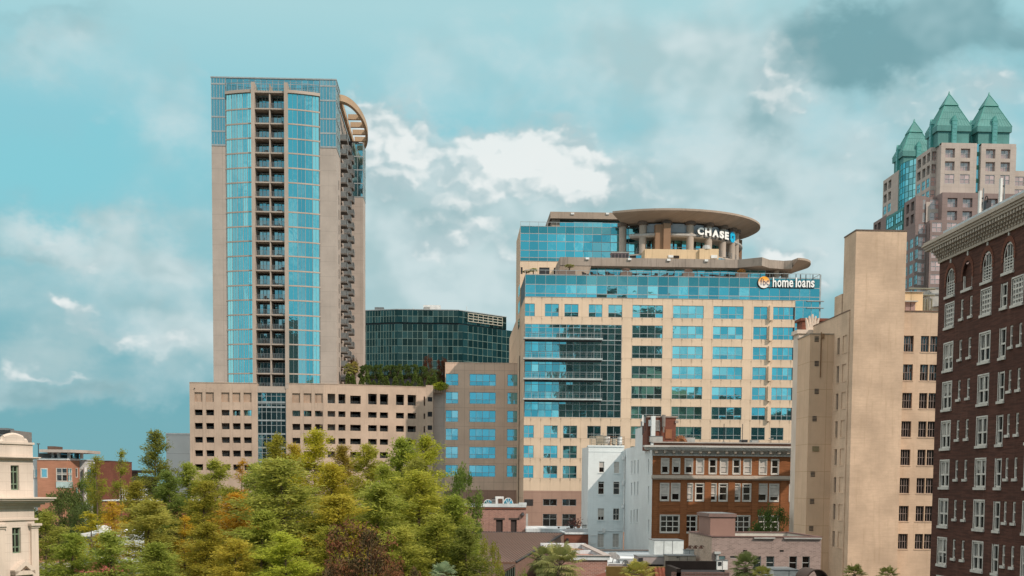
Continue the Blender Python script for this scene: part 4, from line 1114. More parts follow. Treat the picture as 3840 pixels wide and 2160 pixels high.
    side(FL, [(208, 228), (238, 257)], 640, zB - 3, zA - .6, yf0, yf1, GRANITE, (0, 1))
    blk('core', GRANITE, XL + .95, xa, 404.9, yb, 0, zA - .62)
    blk('core', GRANITE, XL + .95, xa, yf0, yf1 - .01, 0, zA - .62)
    m = MB(); m.box(XL + .02, XL + .95, yb - .3, yb, zB - 1, zA - .6); m.box(XL + .02, XL + .95, yf0, yf0 + .3, zB - 3, zA - .6); m.box(XL, XL + 1, 404.02, yb, zA - .6, zA - .4); m.box(XL, XL + 1, yf0, yf1, zA - .6, zA - .4); m.build('parapet', GRANITE, T)
    # bowed glass bay between
    g = MB(); n = 9; zt = at('E', 400, 455, 417).z; fr = MB()
    def bw(t): return (XL + .6 - 2.4 * math.sin(math.pi * t), yb + (yf0 - yb) * t)
    nz = 11; z0_ = zB - 6; dz = (zt - z0_) / nz
    for i in range(n):
        p, q = bw(i / n), bw((i + 1) / n)
        for k in range(nz): g.poly([(p[0], p[1], z0_ + k * dz), (q[0], q[1], z0_ + k * dz), (q[0], q[1], z0_ + (k + 1) * dz), (p[0], p[1], z0_ + (k + 1) * dz)])
        fr.tube((p[0], p[1], z0_), (p[0], p[1], zt), .12, n=4)
        for k in range(nz + 1): fr.tube((p[0] - .02, p[1], z0_ + k * dz), (q[0] - .02, q[1], z0_ + k * dz), .10, n=4)
    o = g.build('bowed_glass', glass('bay_glass', (.22, .55, .62), (.02, .07, .08), .75, var=.4), T); fr.build('mullion', plain('teal_mullion', (.05, .22, .20), .5), o)
    blk('core', plain('teal_core', (.02, .10, .09), .5), XL + 1.5, xa + 2, yb, yf0, 0, zt)
    # green shoulders under the pyramids
    def pyramid(x0, y0, s, zb_, base=5.2, hgt=10.8, fin=True):
        o = blk('green_drum', TEALM, x0 + .5, x0 + s - .5, y0 + .5, y0 + s - .5, zA - .5, zb_)
        m = MB(); e = zb_; cx, cy = x0 + s / 2, y0 + s / 2
        m.box(x0, x0 + s, y0, y0 + s, e - .1, e + 1.5); m.build('eaves_band', TEALM, T)
        zt_ = e + 1.5 + hgt; cut = .62
        def ring(t, z, grow=0.0):
            h = s / 2 * (1 - t) + grow; return [(cx - h, cy - h, z), (cx + h, cy - h, z), (cx + h, cy + h, z), (cx - h, cy + h, z)]
        z1 = e + 1.52
        # each slope built of standing-seam strips
        m = MB(); A = ring(0, z1); B = ring(cut, z1 + hgt * cut)
        C = ring(cut - .03, z1 + hgt * cut + .15); ns = 11
        apex = (cx, cy, zt_)
        for i in range(4):
            j = (i + 1) % 4
            for k in range(ns):
                l = lambda P_, Q_, t: tuple(P_[c] + (Q_[c] - P_[c]) * t for c in range(3))
                for r_ in range(3):
                    t0, t1 = r_ / 3, (r_ + 1) / 3
                    a0 = l(A[i], B[i], t0); a1 = l(A[j], B[j], t0); b0 = l(A[i], B[i], t1); b1 = l(A[j], B[j], t1)
                    m.poly([l(a0, a1, k / ns), l(a0, a1, (k + 1) / ns), l(b0, b1, (k + 1) / ns), l(b0, b1, k / ns)])
            for k in range(6):
                m.poly([tuple(C[i][c] + (C[j][c] - C[i][c]) * k / 6 for c in range(3)), tuple(C[i][c] + (C[j][c] - C[i][c]) * (k + 1) / 6 for c in range(3)), apex])
        pr = m.build('pyramid_roof', TEALM, T)
        m = MB()
        for i in range(4):
            m.tube(A[i], B[i], .14, n=5); m.tube(C[i], apex, .12, n=5); m.tube(C[i], C[(i + 1) % 4], .16, n=5); m.tube(B[i], B[(i + 1) % 4], .14, n=5)
            for k in range(1, ns):
                l = lambda P_, Q_, t: tuple(P_[c] + (Q_[c] - P_[c]) * t for c in range(3))
                m.tube(l(A[i], A[(i + 1) % 4], k / ns), l(B[i], B[(i + 1) % 4], k / ns), .05, n=3)
            for t in (1 / 3, 2 / 3): m.tube(l(A[i], B[i], t), l(A[(i + 1) % 4], B[(i + 1) % 4], t), .05, n=3)
        m.cyl(cx, cy, zt_ - .4, zt_ + .7, .4, .1, 6)
        m.build('ridge', plain('ridge_teal', (.05, .26, .23), .5), pr)
        # gabled dormer strips on the visible sides
        for (F, uc) in ((FY(y0), cx), (FXL(x0), cy)):
            m = MB(); m.fb(F, uc - .75, uc + .75, zA - .5, e + 3.0, -1.5, .25)
            m.poly([F.P(uc - .85, e + 3.0, .3), F.P(uc + .85, e + 3.0, .3), F.P(uc, e + 4.6, .3)])
            m.poly([F.P(uc - .85, e + 3.0, .3), F.P(uc, e + 4.6, .3), F.P(uc, e + 4.6, -3.4), F.P(uc - .85, e + 3.0, -2.6)]); m.poly([F.P(uc + .85, e + 3.0, .3), F.P(uc, e + 4.6, .3), F.P(uc, e + 4.6, -3.4), F.P(uc + .85, e + 3.0, -2.6)])
            d = m.build('dormer', plain('dormer_teal', (.06, .28, .26), .5), T)
            m = MB()
            for k in range(6): z = zA + .2 + k * (e + 2.6 - zA) / 6; m.fb(F, uc - .55, uc + .55, z, z + (e + 2.6 - zA) / 6 - .25, .26, .3)
            m.build('dormer_glass', plain('dormer_pane', (.10, .30, .30), .3), d)
    e0 = at('E', 575, 268, 401).z
    pyramid(at('E', 572, 250, 401).x, 401.3, 10.4, e0)
    pyramid(at('E', 846, 250, 401).x, 401.3, 10.5, e0)
    pyramid(at('E', 572, 250, 401).x, 432.0, 10.4, e0)
    # middle tier, mauve
    F7 = FY(397.0); xm0, xm1 = F7.U('E', 602, 780), F7.U('E', 845, 780)
    w = wset(F7, [(639, 706), (743, 808)], 780, zC - 60, zB, (4, 5)); face(F7, xm0, xm1, zC - 60, zB, w, GRANITE_D)
    blk('core', GRANITE_D, xm0 + .01, xm1 - .01, 398.2, 410, 0, zB - .02)
    m = MB(); m.box(xm0, xm0 + .4, 397.02, 398.2, 30, zB); m.box(xm1 - .4, xm1, 397.02, 398.2, 30, zB); m.box(xm0 + .4, xm1 - .4, 397.02, 398.3, zB - .5, zB); m.build('parapet', GRANITE_D, T)
    F8 = FY(397.0); x9 = F8.U('E', 885, 780)
    w = wset(F8, [(905, 980)], 760, zC - 60, zB, (4, 5)); face(F8, x9, x9 + 16, zC - 60, zB - .1, w, GRANITE_D)
    XM = at('E', 426, 800, 400).x; FM = FXL(XM); F9 = FY(400.4)
    blk('core', GRANITE_D, XM + 1.0, xm0, 401.5, 411, 0, zB - .5)
    m = MB(); m.box(XM, XM + 1, 400.43, 401.5, 20, zB - .4); m.box(XM + .02, XM + .95, 410.4, 410.8, 20, zB - .4); m.box(XM + .02, XM + 1, 401.5, 410.8, zB - .9, zB - .4); m.build('parapet', GRANITE_D, T)
    side(FM, [(360, 378), (391, 411)], 820, 20, zB - .9, 401.5, 410.5, GRANITE_D, (4, 5))
    w = [(XM + 2.2, F9.U('E', 488, 780), c, d, .12) for c, d in lv[4:20] if c > 20]; face(F9, XM, F9.U('E', 492, 780), 20, zB - .4, w, GRANITE_D)
    w = [(F9.U('E', 518, 780) , F9.U('E', 590, 780), c, d, .12) for c, d in lv[4:20] if c > 20]; FZ9 = FY(400.0); face(FZ9, F9.U('E', 492, 780), xm0, 20, zB - 2.2, w, GRANITE)
    # far mauve wing
    side(FM, [(165, 185), (143, 158)], 925, 20, zB - .6, 427.5, 441, GRANITE_D, (4, 5)); blk('core', GRANITE_D, XM + 1, XL + 1, 427.6, 441, 0, zB - .62)
    # green glazed box between the mauve wings
    zq = at('E', 345, 790, 411).z
    for k in range(4):
        z1 = zq - .8 - k * 4.2; g = MB(); pane_quads(g, FXL(XM - .2), 411.4, 418, z1 - 3.2, z1, 3, 2, 0, .004); pane_quads(g, FXL(XM - .2), 420, 427, z1 - 3.2, z1, 3, 2, 0, .004); o = g.build('bay_window', B_GLASS, T)
        f = MB(); mullions(f, FXL(XM - .2), 411.4, 418, z1 - 3.2, z1, [413.6, 415.8], [z1 - 1.6], .12, 0, .1); mullions(f, FXL(XM - .2), 420, 427, z1 - 3.2, z1, [422.3, 424.6], [z1 - 1.6], .12, 0, .1); f.build('frame', plain('teal_frame', (.03, .17, .15), .5), o)
    blk('green_wall', plain('green_wall', (.03, .17, .15), .45), XM - .15, xa, 411, 427.5, 0, zq)
    # lower tier, stepping forward
    F5 = FY(395.5); xt0 = F5.U('E', 522, 930)
    w = [(F5.U('E', 535, 930), F5.U('E', 600, 930), c, d, .15) for c, d in lv[6:20] if c > 20]; w += [(F5.U('E', 636, 930), F5.U('E', 702, 930), c, d, .15) for c, d in lv[6:20] if c > 20]
    face(F5, xt0, xt0 + 17, 20, zC, w, GRANITE_D); blk('core', GRANITE_D, xt0 + .01, xt0 + 17, 396.2, 399.9, 0, zC - .02)
    XC = at('E', 418, 960, 399).x; F6 = FY(398.6); FC = FXL(XC)
    w = [(F6.U('E', 443, 960), F6.U('E', 490, 960), c, d, .12) for c, d in lv[6:20] if c > 20]; face(F6, XC, xt0, 20, zC - 1.0, w, GRANITE_D)
    side(FC, [(418, 440), (386, 408), (358, 373)], 960, 20, zC - 1.0, 398.6, 409, GRANITE_D, ()); blk('core', GRANITE_D, XC + .4, XM, 399.4, 409, 0, zC - 1.02)
pyramid_tower()

# ================================================================== tan painted block with blind shaft
def tan_block():
    T = thing('tan_block', 'tall tan painted brick block with a blind windowless shaft', 'building', (52, 166, 0))
    FS = FY(165.0)
    xs0, xs1 = FS.U('F', 505, 700), FS.U('F', 897, 700)
    zs = FS.Z('F', 600, 136)
    ysb = 170.0
    m = MB(); m.box(xs0, xs1, 165, ysb, 0, zs); m.build('shaft', TANB, T)
    m = MB(); m.box(xs0 - .06, xs1 + .06, 164.94, ysb + .06, zs, zs + .16); m.build('shaft_coping', plain('coping_dark', (.13, .09, .07), .7), T)
    FB = FY(166.6); XL = xs0 - .12; FL = FXL(XL)
    zb = FB.Z('F', 1000, 763)
    xb1 = FB.U('F', 1160, 1000) + 10
    rowsF = [(1075, 950), (1298, 1172)]; rowsG = [(148, 27), (370, 247), (590, 467), (808, 688), (1025, 905), (1240, 1122)]
    rz = [(FB.Z('F', 925, a), FB.Z('F', 925, b)) for a, b in rowsF] + [(FB.Z('G', 905, a), FB.Z('G', 905, b)) for a, b in rowsG]
    p = (rz[0][0] - rz[7][0]) / 7 * 1.0
    # row 2 is the same as G row 0 counted once: F 1393 = G 27
    cols = [(FB.U('F', 890, 1000), FB.U('F', 966, 1000), 4), (FB.U('F', 1022, 1000), FB.U('F', 1086, 1000), 3), (FB.U('F', 1094, 1000), FB.U('F', 1158, 1000), 3), (FB.U('F', 1094, 1000) + 4.2, FB.U('F', 1094, 1000) + 6.4, 3)]
    holes = [(a, b, c, d) for a, b, n in cols for c, d in rz]
    m = MB(); m.wall(FB, xs0 + 1, xb1, 0, zb, holes, .35)
    m.poly([(XL, 166.6, zb), (xb1, 166.6, zb), (xb1, 190, zb), (XL, 181, zb)])
    m.build('wall', TANB, T)
    FR = plain('window_frame_mauve', (.20, .155, .14), .7)
    for i, (a, b, n) in enumerate(cols):
        for c, d in rz: window(T, FB, a, b, c, d, W_GLASS, FR, n, depth=.35, fw=.07, zsplit=[c + (d - c) * .5], sill=(.08, .12, .06), sm=TANB, tilt=.015)
    yb = 183.5
    rL = [(F_[0] + 0, F_[1]) for F_ in [(1100, 968), (1312, 1186)]]
    # left face windows
    rzl = [(FL.Z('F', 432, 1080), FL.Z('F', 432, 948)), (FL.Z('F', 428, 1302), FL.Z('F', 428, 1170))] + [(FL.Z('G', 410, a), FL.Z('G', 410, b)) for a, b in ((150, 24), (370, 240), (587, 460), (803, 680), (1018, 893), (1233, 1108))]
    cl = []
    for a, b in ((372, 390), (414, 447)):
        u = sorted((FL.U('F', a, 1030), FL.U('F', b, 1030))); cl.append((u[0], u[1]))
    h = [(a, b, c, d) for a, b in cl for c, d in rzl]
    m = MB(); m.wall(FL, 166.6, yb, 0, zb, h, .3); m.poly([(XL, 166.6, 0), (xs0 + 1, 166.6, 0), (xs0 + 1, 166.6, zb), (XL, 166.6, zb)])
    m.poly([(XL, yb, 0), (XL + 12, yb, 0), (XL + 12, yb, zb), (XL, yb, zb)]); m.build('side_wall', TANB, T)
    for a, b in cl:
        for c, d in rzl: window(T, FL, a, b, c, d, W_GLASS, FR, 2, depth=.3, fw=.07, zsplit=[c + (d - c) * .5], sill=(.08, .12, .06), sm=TANB, tilt=.015)
    m = MB(); m.fb(FL, 166.6, yb, zb, zb + .12, -.3, .05); m.box(xs1, xb1, 166.5, 166.9, zb, zb + .12); m.build('coping', plain('coping_brown', (.16, .10, .07), .7), T)
    # stair house on the roof, left of shaft
    m = MB(); z = FXL(XL).Z('F', 395, 632); m.box(XL + .02, XL + 3, 170.2, 173.4, zb, at('F', 413, 632, 171).z); m.build('stair_house', TANB, T)
    # small roof house at right with door
    FH = FY(172); m = MB(); a, b = FH.U('F', 885, 700), FH.U('F', 1036, 700); m.box(a, b, 172, 178, zb - .1, FH.Z('F', 960, 612)); m.build('roof_house', CREAM, T)
    m = MB(); m.box(a - .1, b + .1, 171.8, 178.2, FH.Z('F', 960, 612), FH.Z('F', 960, 608)); m.box(FH.U('F', 888, 690), FH.U('F', 988, 690), 171.4, 172, FH.Z('F', 940, 690), FH.Z('F', 940, 682)); m.build('roof_house_trim', GREYPAINT, T)
    m = MB(); m.box(FH.U('F', 900, 720), FH.U('F', 975, 720), 171.9, 171.99, zb, FH.Z('F', 940, 692)); d = m.build('roof_door', plain('door_mauve', (.30, .20, .19), .6), T)
    m = MB(); c = FH.U('F', 938, 720); m.box(c - .02, c + .02, 171.86, 171.89, zb, FH.Z('F', 940, 694)); m.build('door_seam', DARK, d)
    # panelled stair tower at the left
    YP = 173.2; FP = FY(YP); a, b = FP.U('F', 163, 1000), XL; z = FP.Z('F', 260, 941); yb2 = 179.5
    m = MB(); m.box(a, b + .05, YP, yb2, 0, z); m.build('panel_tower', TANP, T)
    m = MB(); m.box(a - .08, b, YP - .08, yb2 + .08, z, z + .14); m.build('panel_coping', plain('coping_grey', (.30, .25, .2), .7), T)
    for y in (980, 1170, 1386): 
        v = MB(); c = FP.U('F', 212, y)
        for q in range(4): zz = FP.Z('F', 210, y) - .25 + q * .18; v.box(c - .28, c + .28, YP - .06, YP - .01, zz, zz + .09)
        v.build('wall_vent', DARKMETAL, T)
    for y in (232, 662, 873, 1083):
        v = MB(); c = FP.U('G', 195 - (y - 232) * .03, y)
        for q in range(4): zz = FP.Z('G', 190, y) - .25 + q * .18; v.box(c - .28, c + .28, YP - .06, YP - .01, zz, zz + .09)
        v.build('wall_vent', DARKMETAL, T)
    v = MB(); v.box(FP.U('G', 178, 460), FP.U('G', 230, 460), YP - .1, YP - .01, FP.Z('G', 200, 482), FP.Z('G', 200, 442)); v.build('wall_grille', plain('grille_olive', (.22, .18, .10), .6), T)
    v = MB(); v.box(FP.U('F', 246, 1000) - .06, FP.U('F', 246, 1000) + .06, YP - .14, YP - .0, z - 5.5, z + .3); v.box(FP.U('F', 256, 1000) - .15, FP.U('F', 256, 1000) + .2, YP - .2, YP - .0, z - .5, z + .1); v.build('downpipe', plain('pipe_rust', (.22, .13, .07), .8), T)
    # carved ornament and brick chimney on the far roof corner
    m = MB(); p = at('F', 182, 900, 184)
    m.box(p.x - 1.9, p.x + 2.0, 184, 187, 0, at('F', 180, 935, 184).z); m.box(p.x - 2.2, p.x + 2.1, 183.8, 187, at('F', 180, 935, 184).z, at('F', 180, 905, 184).z); zc = at('F', 180, 905, 184).z
    for i in range(5):
        a_ = -0.9 + i * .45; m.tube((p.x + a_ * .5, 184.6, zc), (p.x + a_ * 1.0, 184.3, zc + 2.2 - abs(a_) * .6), .32, .12, 6)
    m.build('carved_finial', STONET, T)
    m = MB(); q = at('F', 245, 850, 186); m.box(q.x - 2.6, q.x + 2.4, 186, 189, 20, at('F', 245, 835, 186).z); m.box(q.x - 2.9, q.x + 2.7, 185.8, 189.2, at('F', 245, 835, 186).z, at('F', 245, 816, 186).z); m.build('brick_chimney', REDBRICK, T)
    return T, zb
TAN, TANZ = tan_block()
def cooling_tower():
    F = FY(174); p0, p1 = F.U('F', 1090, 700), F.U('F', 1162, 700)
    T = thing('cooling_tower', 'grey metal cooling tower with ladder and pipes on the tan block roof', 'cooling tower', ((p0 + p1) / 2, 174, TANZ))
    z1 = F.Z('F', 1120, 548); m = MB(); m.box(p0, p1 + 1, 174, 177, TANZ + .8, z1 - .6); m.build('casing', GREYPAINT, T)
    m = MB(); m.box(p0 - .15, p1 + 1.1, 173.85, 177.1, z1 - 1.4, z1 - 1.25); m.box(p0 - .1, p1 + 1.1, 173.9, 177.1, z1 - .6, z1 - .45); m.build('rim', RAIL, T)
    m = MB(); m.lathe((p0 + p1) / 2 + .6, 173.9, [(0.0, TANZ + 1.6), (.9, TANZ + 1.6)], 16); m.build('fan', DARKMETAL, T)
    m = MB()
    for x in (p0 - .9, p0 - .5, p0 + .1): m.tube((x, 173.6, TANZ), (x, 173.6, z1 - 2.0), .12, n=8)
    m.tube((p0 - 3, 173.6, F.Z('F', 1060, 590)), (p0 + .5, 173.6, F.Z('F', 1060, 590)), .12, n=8); m.tube((p0 - 3, 173.6, F.Z('F', 1060, 640)), (p0 + .5, 173.6, F.Z('F', 1060, 640)), .12, n=8)
    m.build('pipework', plain('pipe_grey_green', (.16, .16, .12), .7), T)
cooling_tower()
# ================================================================== brown brick hotel
def hotel():
    XH = 39.6; F = FXL(XH)
    T = thing('brown_brick_hotel', 'dark brown brick hotel with white sash windows and a heavy dentilled cornice', 'building', (XH, 100, 0))
    yF = F.U('F', 1158, 700)                      # far corner
    yN = 55.0
    zc = F.Z('F', 1166, 392)                      # underside of cornice
    GM = W_GLASS; WF = plain('white_sash', (.56, .54, .50), .6)
    wins = []
    # (crop, x0, x1, ytop, ybot, kind)
    rows = {}
    def col(c, x0, x1, yt, yb, kind):
        u = sorted((F.U(c, x0, (yt + yb) / 2), F.U(c, x1, (yt + yb) / 2)))
        xm = (x0 + x1) / 2
        return [u[0], u[1], F.Z(c, xm, yb), F.Z(c, xm, yt), kind]
    top = [col('F', 1218, 1283, 530, 638, 'arch'), col('F', 1348, 1418, 478, 585, 'blind'), col('F', 1498, 1574, 408, 525, 'arch'), col('F', 1662, 1742, 335, 452, 'arch')]
    row1 = [col('F', 1211, 1277, 703, 880, 'big'), col('F', 1328, 1350, 668, 815, 'slim'), col('F', 1398, 1420, 640, 793, 'slim'), col('F', 1490, 1567, 590, 780, 'big'), col('F', 1648, 1690, 543, 728, 'single'), col('F', 1730, 1815, 497, 702, 'big')]
    A2 = [col('F', 1200, 1268, 1010, 1215, 'pair'), col('F', 1315, 1338, 983, 1130, 'slim'), col('F', 1386, 1410, 963, 1108, 'slim'), col('F', 1477, 1557, 925, 1150, 'pair'), col('F', 1636, 1679, 888, 1110, 'single'), col('F', 1710, 1734, 868, 1030, 'slim'), col('F', 1780, 1805, 848, 1015, 'slim')]
    # storey pitch from the two far-left columns
    zt0 = A2[0][2]; z6 = F.Z('G', 1178, 1358); pitch = (zt0 - z6) / 5.0
    for w in top + row1: wins.append(w)
    ext = A2[0][1] - A2[0][0]
    more = [[A2[6][0] - 2.6, A2[6][0] - 1.3, A2[0][2], A2[0][3], 'pair'], [A2[6][0] - 4.2, A2[6][0] - 3.8, A2[1][2], A2[1][3], 'slim'], [A2[6][0] - 5.8, A2[6][0] - 5.4, A2[1][2], A2[1][3], 'slim'], [A2[6][0] - 8.2, A2[6][0] - 6.9, A2[0][2], A2[0][3], 'pair']]
    hb = A2[0][3] - A2[0][2]; hs = A2[1][3] - A2[1][2]
    zsl = A2[1][2]
    for k in range(9):
        for w in A2 + more:
            sl = w[4] == 'slim'
            zb = (zsl if sl else A2[0][2]) - k * pitch
            if zb < 1: continue
            wins.append([w[0], w[1], zb, zb + (hs if sl else hb), w[4]])
    # align row1 levels
    holes = []
    for w in wins: holes.append((w[0], w[1], w[2], w[3] + (0), .22))
    # arches: extend rect hole to the crown and fill the spandrels
    m = MB(); hh = []
    for w in wins:
        if w[4] in ('arch', 'blind'):
            r = (w[1] - w[0]) / 2; hh.append((w[0], w[1], w[2], w[3] + r * 1.15, .22))
        else: hh.append((w[0], w[1], w[2], w[3], .22))
    m.wall(F, yN, yF, 0, zc, hh, .22)
    for w in wins:
        if w[4] in ('arch', 'blind'):
            r = (w[1] - w[0]) / 2; uc = (w[0] + w[1]) / 2; n = 10
            for s in (-1, 1):
                pts = [F.P(uc + s * r * math.cos(math.pi / 2 * i / n), w[3] + r * 1.15 * math.sin(math.pi / 2 * i / n), -.002) for i in range(n + 1)]
                m.poly(pts + [F.P(uc + s * r, w[3] + r * 1.15, -.002)])
    m.poly([(XH, yF, 0), (XH + 30, yF, 0), (XH + 30, yF, zc), (XH, yF, zc)])
    m.poly([(XH, yN, 0), (XH + 30, yN, 0), (XH + 30, yN, zc), (XH, yN, zc)])
    m.build('wall', BROWNB, T)
    SILL = plain('white_sill', (.52, .50, .46), .7); CURT = plain('cream_curtain', (.42, .38, .32), .8)
    blindm = plain('pale_blind', (.40, .38, .35), .8)
    vis = 0
    for w in wins:
        a, b, c, d, k = w
        sl = (.14, .20, .12) if k != 'slim' else (.12, .20, .12)
        if k in ('pair',):
            o = window(T, F, a, b, c, d, GM, WF, 2, depth=.20, fw=.13, zsplit=[c + (d - c) * .47], sill=sl, sm=SILL, tilt=.02)
            f = MB(); f.fb(F, (a + b) / 2 - .13, (a + b) / 2 + .13, c, d, -.14, -.05)
            f.fb(F, a - .09, a, c, d, -.1, .03); f.fb(F, b, b + .09, c, d, -.1, .03); f.fb(F, a - .09, b + .09, d, d + .10, -.1, .03); f.build('casing', WF, o)
            for u0, u1 in ((a + .13, (a + b) / 2 - .13), ((a + b) / 2 + .13, b - .13)): f = MB(); f.fb(F, (u0 + u1) / 2 - .025, (u0 + u1) / 2 + .025, c + (d - c) * .5, d - .12, -.15, -.11); f.build('glazing_bar', WF, o)
            if rng.random() < .6: g = MB(); g.fb(F, a + .1, b - .1, c + (d - c) * rng.choice((.5, .62, .3)), d - .1, -.179, -.172); g.build('blind', blindm, o)
        elif k == 'single':
            o = window(T, F, a, b, c, d, GM, WF, 1, depth=.20, fw=.13, zsplit=[c + (d - c) * .47], sill=sl, sm=SILL, tilt=.02)
            f = MB(); f.fb(F, a - .08, a, c, d, -.1, .03); f.fb(F, b, b + .08, c, d, -.1, .03); f.build('casing', WF, o)
        elif k == 'slim':
            o = window(T, F, a, b, c, d, GM, WF, 1, depth=.20, fw=.11, zsplit=[c + (d - c) * .5], sill=sl, sm=SILL, tilt=.02)
        elif k == 'big':
            o = window(T, F, a, b, c, d, GM, WF, 4, 5, depth=.20, fw=.12, sill=sl, sm=SILL, tilt=.02)
            f = MB(); f.fb(F, a - .08, a, c, d, -.1, .03); f.fb(F, b, b + .08, c, d, -.1, .03); f.fb(F, a - .08, b + .08, d, d + .1, -.1, .03); f.build('casing', WF, o)
        else:
            r = (b - a) / 2; uc = (a + b) / 2; n = 12
            pts = [(a, c), (b, c)] + [(uc + r * math.cos(math.pi * i / n), d + r * 1.15 * math.sin(math.pi * i / n)) for i in range(n + 1)]
            g = MB(); g.poly([F.P(u, z, -.19) for u, z in pts]); o = g.build('arched_window', BROWNB if k == 'blind' else GM, T)
            f = MB(); f.fb(F, a, a + .12, c, d, -.18, -.03); f.fb(F, b - .12, b, c, d, -.18, -.03); f.fb(F, a + .12, b - .12, c, c + .10, -.18, -.05)
            if k == 'arch':
                for i in range(1, 4): u = a + (b - a) * i / 4; hgt = d + r * 1.1 * math.sqrt(max(0, 1 - ((u - uc) / r) ** 2)); f.fb(F, u - .04, u + .04, c + .1, hgt, -.17, -.08)
                for i in range(1, 6): z = c + (d - c) * i / 5; f.fb(F, a + .12, b - .12, z - .03, z + .03, -.16, -.09)
            for i in range(n if k == 'arch' else 0):
                t0, t1 = math.pi * i / n, math.pi * (i + 1) / n
                q = [(uc + s * math.cos(t), d + s * 1.15 * math.sin(t)) for s, t in ((r, t0), (r, t1), (r - .12, t1), (r - .12, t0))]
                f.poly([F.P(u, z, -.04) for u, z in q])
            f.build('frame', WF, o)
            s_ = MB(); s_.fb(F, a - .15, b + .15, c - .2, c - .003, -.1, .14); s_.build('sill', SILL, o)
            br = MB()
            for i in range(n + 4):
                t0, t1 = -.25 + (math.pi + .5) * i / (n + 4), -.25 + (math.pi + .5) * (i + .86) / (n + 4)
                q = [(uc + s * math.cos(t), d + s * 1.15 * math.sin(t)) for s, t in ((r + .02, t0), (r + .02, t1), (r + .36, t1), (r + .36, t0))]
                A_ = [F.P(u, z, .05) for u, z in q]; br.poly(A_)
            br.build('brick_arch', wall('arch_brick_' + k, (.16, .062, .04), .1, .1), o)
            ks = MB(); ks.fb(F, uc - .09, uc + .09, d + r * 1.15 + .42, d + r * 1.15 + 1.05, 0, .08); ks.build('keystone', SILL, o)
    # cornice
    m = MB(); ye = yF + 1.0
    prof = [(0, 0, .12), (.18, 0, .12), (.12, .25, .3)]
    zt = zc
    m.fb(F, yN, yF, zc, zc + .22, -.2, .16)
    m.fb(F, yN, yF + .15, zc + .22, zc + 1.05, -.2, .10)
    m.fb(F, yN, ye, zc + 1.10, zc + 1.28, -.2, .92)
    m.fb(F, yN, ye + .10, zc + 1.28, zc + 1.46, -.2, 1.02)
    m.fb(F, yN, ye + .22, zc + 1.46, zc + 1.62, -.2, 1.14)
    m.fb(F, yN, ye + .10, zc + 1.62, zc + 1.80, -.2, 1.02)
    m.build('cornice', CORN, T)
    # modillions: stepped brackets
    k = 0; y = yF - .1
    while y > 88:
        b = MB()
        b.fb(F, y - .26, y - .04, zc + .22, zc + .42, .10, .26); b.fb(F, y - .26, y - .04, zc + .42, zc + .62, .10, .42)
        b.fb(F, y - .28, y - .02, zc + .62, zc + .84, .10, .60); b.fb(F, y - .30, y, zc + .84, zc + 1.095, .10, .82)
        b.build('modillion', CORN, T); y -= .52; k += 1
    m = MB(); m.box(XH - .3, XH + 30, yN, yF + .4, zc + 1.80, zc + 2.05); m.box(XH + .2, XH + .5, yN, yF, zc + 2.05, zc + 2.6); m.build('parapet', plain('zinc_parapet', (.42, .46, .48), .5), T)
    return zc + 2.05, XH, yF
HZ, HX, HY = hotel()
# rooftop aerials on the hotel
def aerials():
    F = FXL(HX + .8)
    T = thing('cell_antenna', 'tall white panel antenna on the hotel roof edge', 'antenna', (HX + .8, 100, HZ))
    def panel(name, label, x0, x1, yt, yb, d):
        u0, u1 = sorted((F.U('E', x0, (yt + yb) / 2), F.U('E', x1, (yt + yb) / 2)))
        uc = (u0 + u1) / 2; zt, zb = F.Z('E', (x0 + x1) / 2, yt), HZ
        t = thing(name, label, 'antenna', (HX + .8, uc, HZ), 'aerials on the hotel roof')
        m = MB(); m.box(HX + .5, HX + .66, uc - .16, uc + .16, zb + .3, zt); m.build('panel', plain('antenna_white', (.62, .62, .60), .5), t)
        m = MB(); m.tube((HX + .85, uc, zb - .3), (HX + .85, uc, zt + .2), .05); m.build('mast', RAIL, t)
        m = MB(); m.box(HX + .66, HX + .85, uc - .05, uc + .05, zt - .6, zt - .5); m.box(HX + .66, HX + .85, uc - .05, uc + .05, zb + .6, zb + .7); m.build('bracket', DARKMETAL, t)
        return t
    bpy.data.objects.remove(T)
    panel('panel_antenna', 'tall white panel antenna standing highest above the hotel cornice', 1005, 1036, 598, 750, 0)
    panel('panel_antenna', 'shorter white panel antenna left of the black equipment box on the hotel roof', 866, 890, 683, 815, 0)
    u = (F.U('E', 900, 760) + F.U('E', 940, 760)) / 2
    t = thing('aerial_equipment', 'black radio equipment with cables on the hotel roof edge', 'radio equipment', (HX + .8, u, HZ), 'aerials on the hotel roof')
    z0 = HZ + .1; m = MB(); m.box(HX + .5, HX + .9, u - .25, u + .25, z0 + .5, z0 + 1.3); m.build('box', DARKMETAL, t)
    m = MB()
    for i in range(8): a = math.pi * i / 7; b = math.pi * (i + 1) / 7; m.tube((HX + .6, u + .3 * math.cos(a), z0 + 1.3 + .35 * math.sin(a)), (HX + .6, u + .3 * math.cos(b), z0 + 1.3 + .35 * math.sin(b)), .035, n=5)
    m.tube((HX + .6, u, z0 - .3), (HX + .6, u, z0 + .6), .06); m.build('cable', DARK, t)
aerials()
WF = bpy.data.materials['white_sash']
BLIND = plain('roller_blind', (.46, .43, .40), .8)
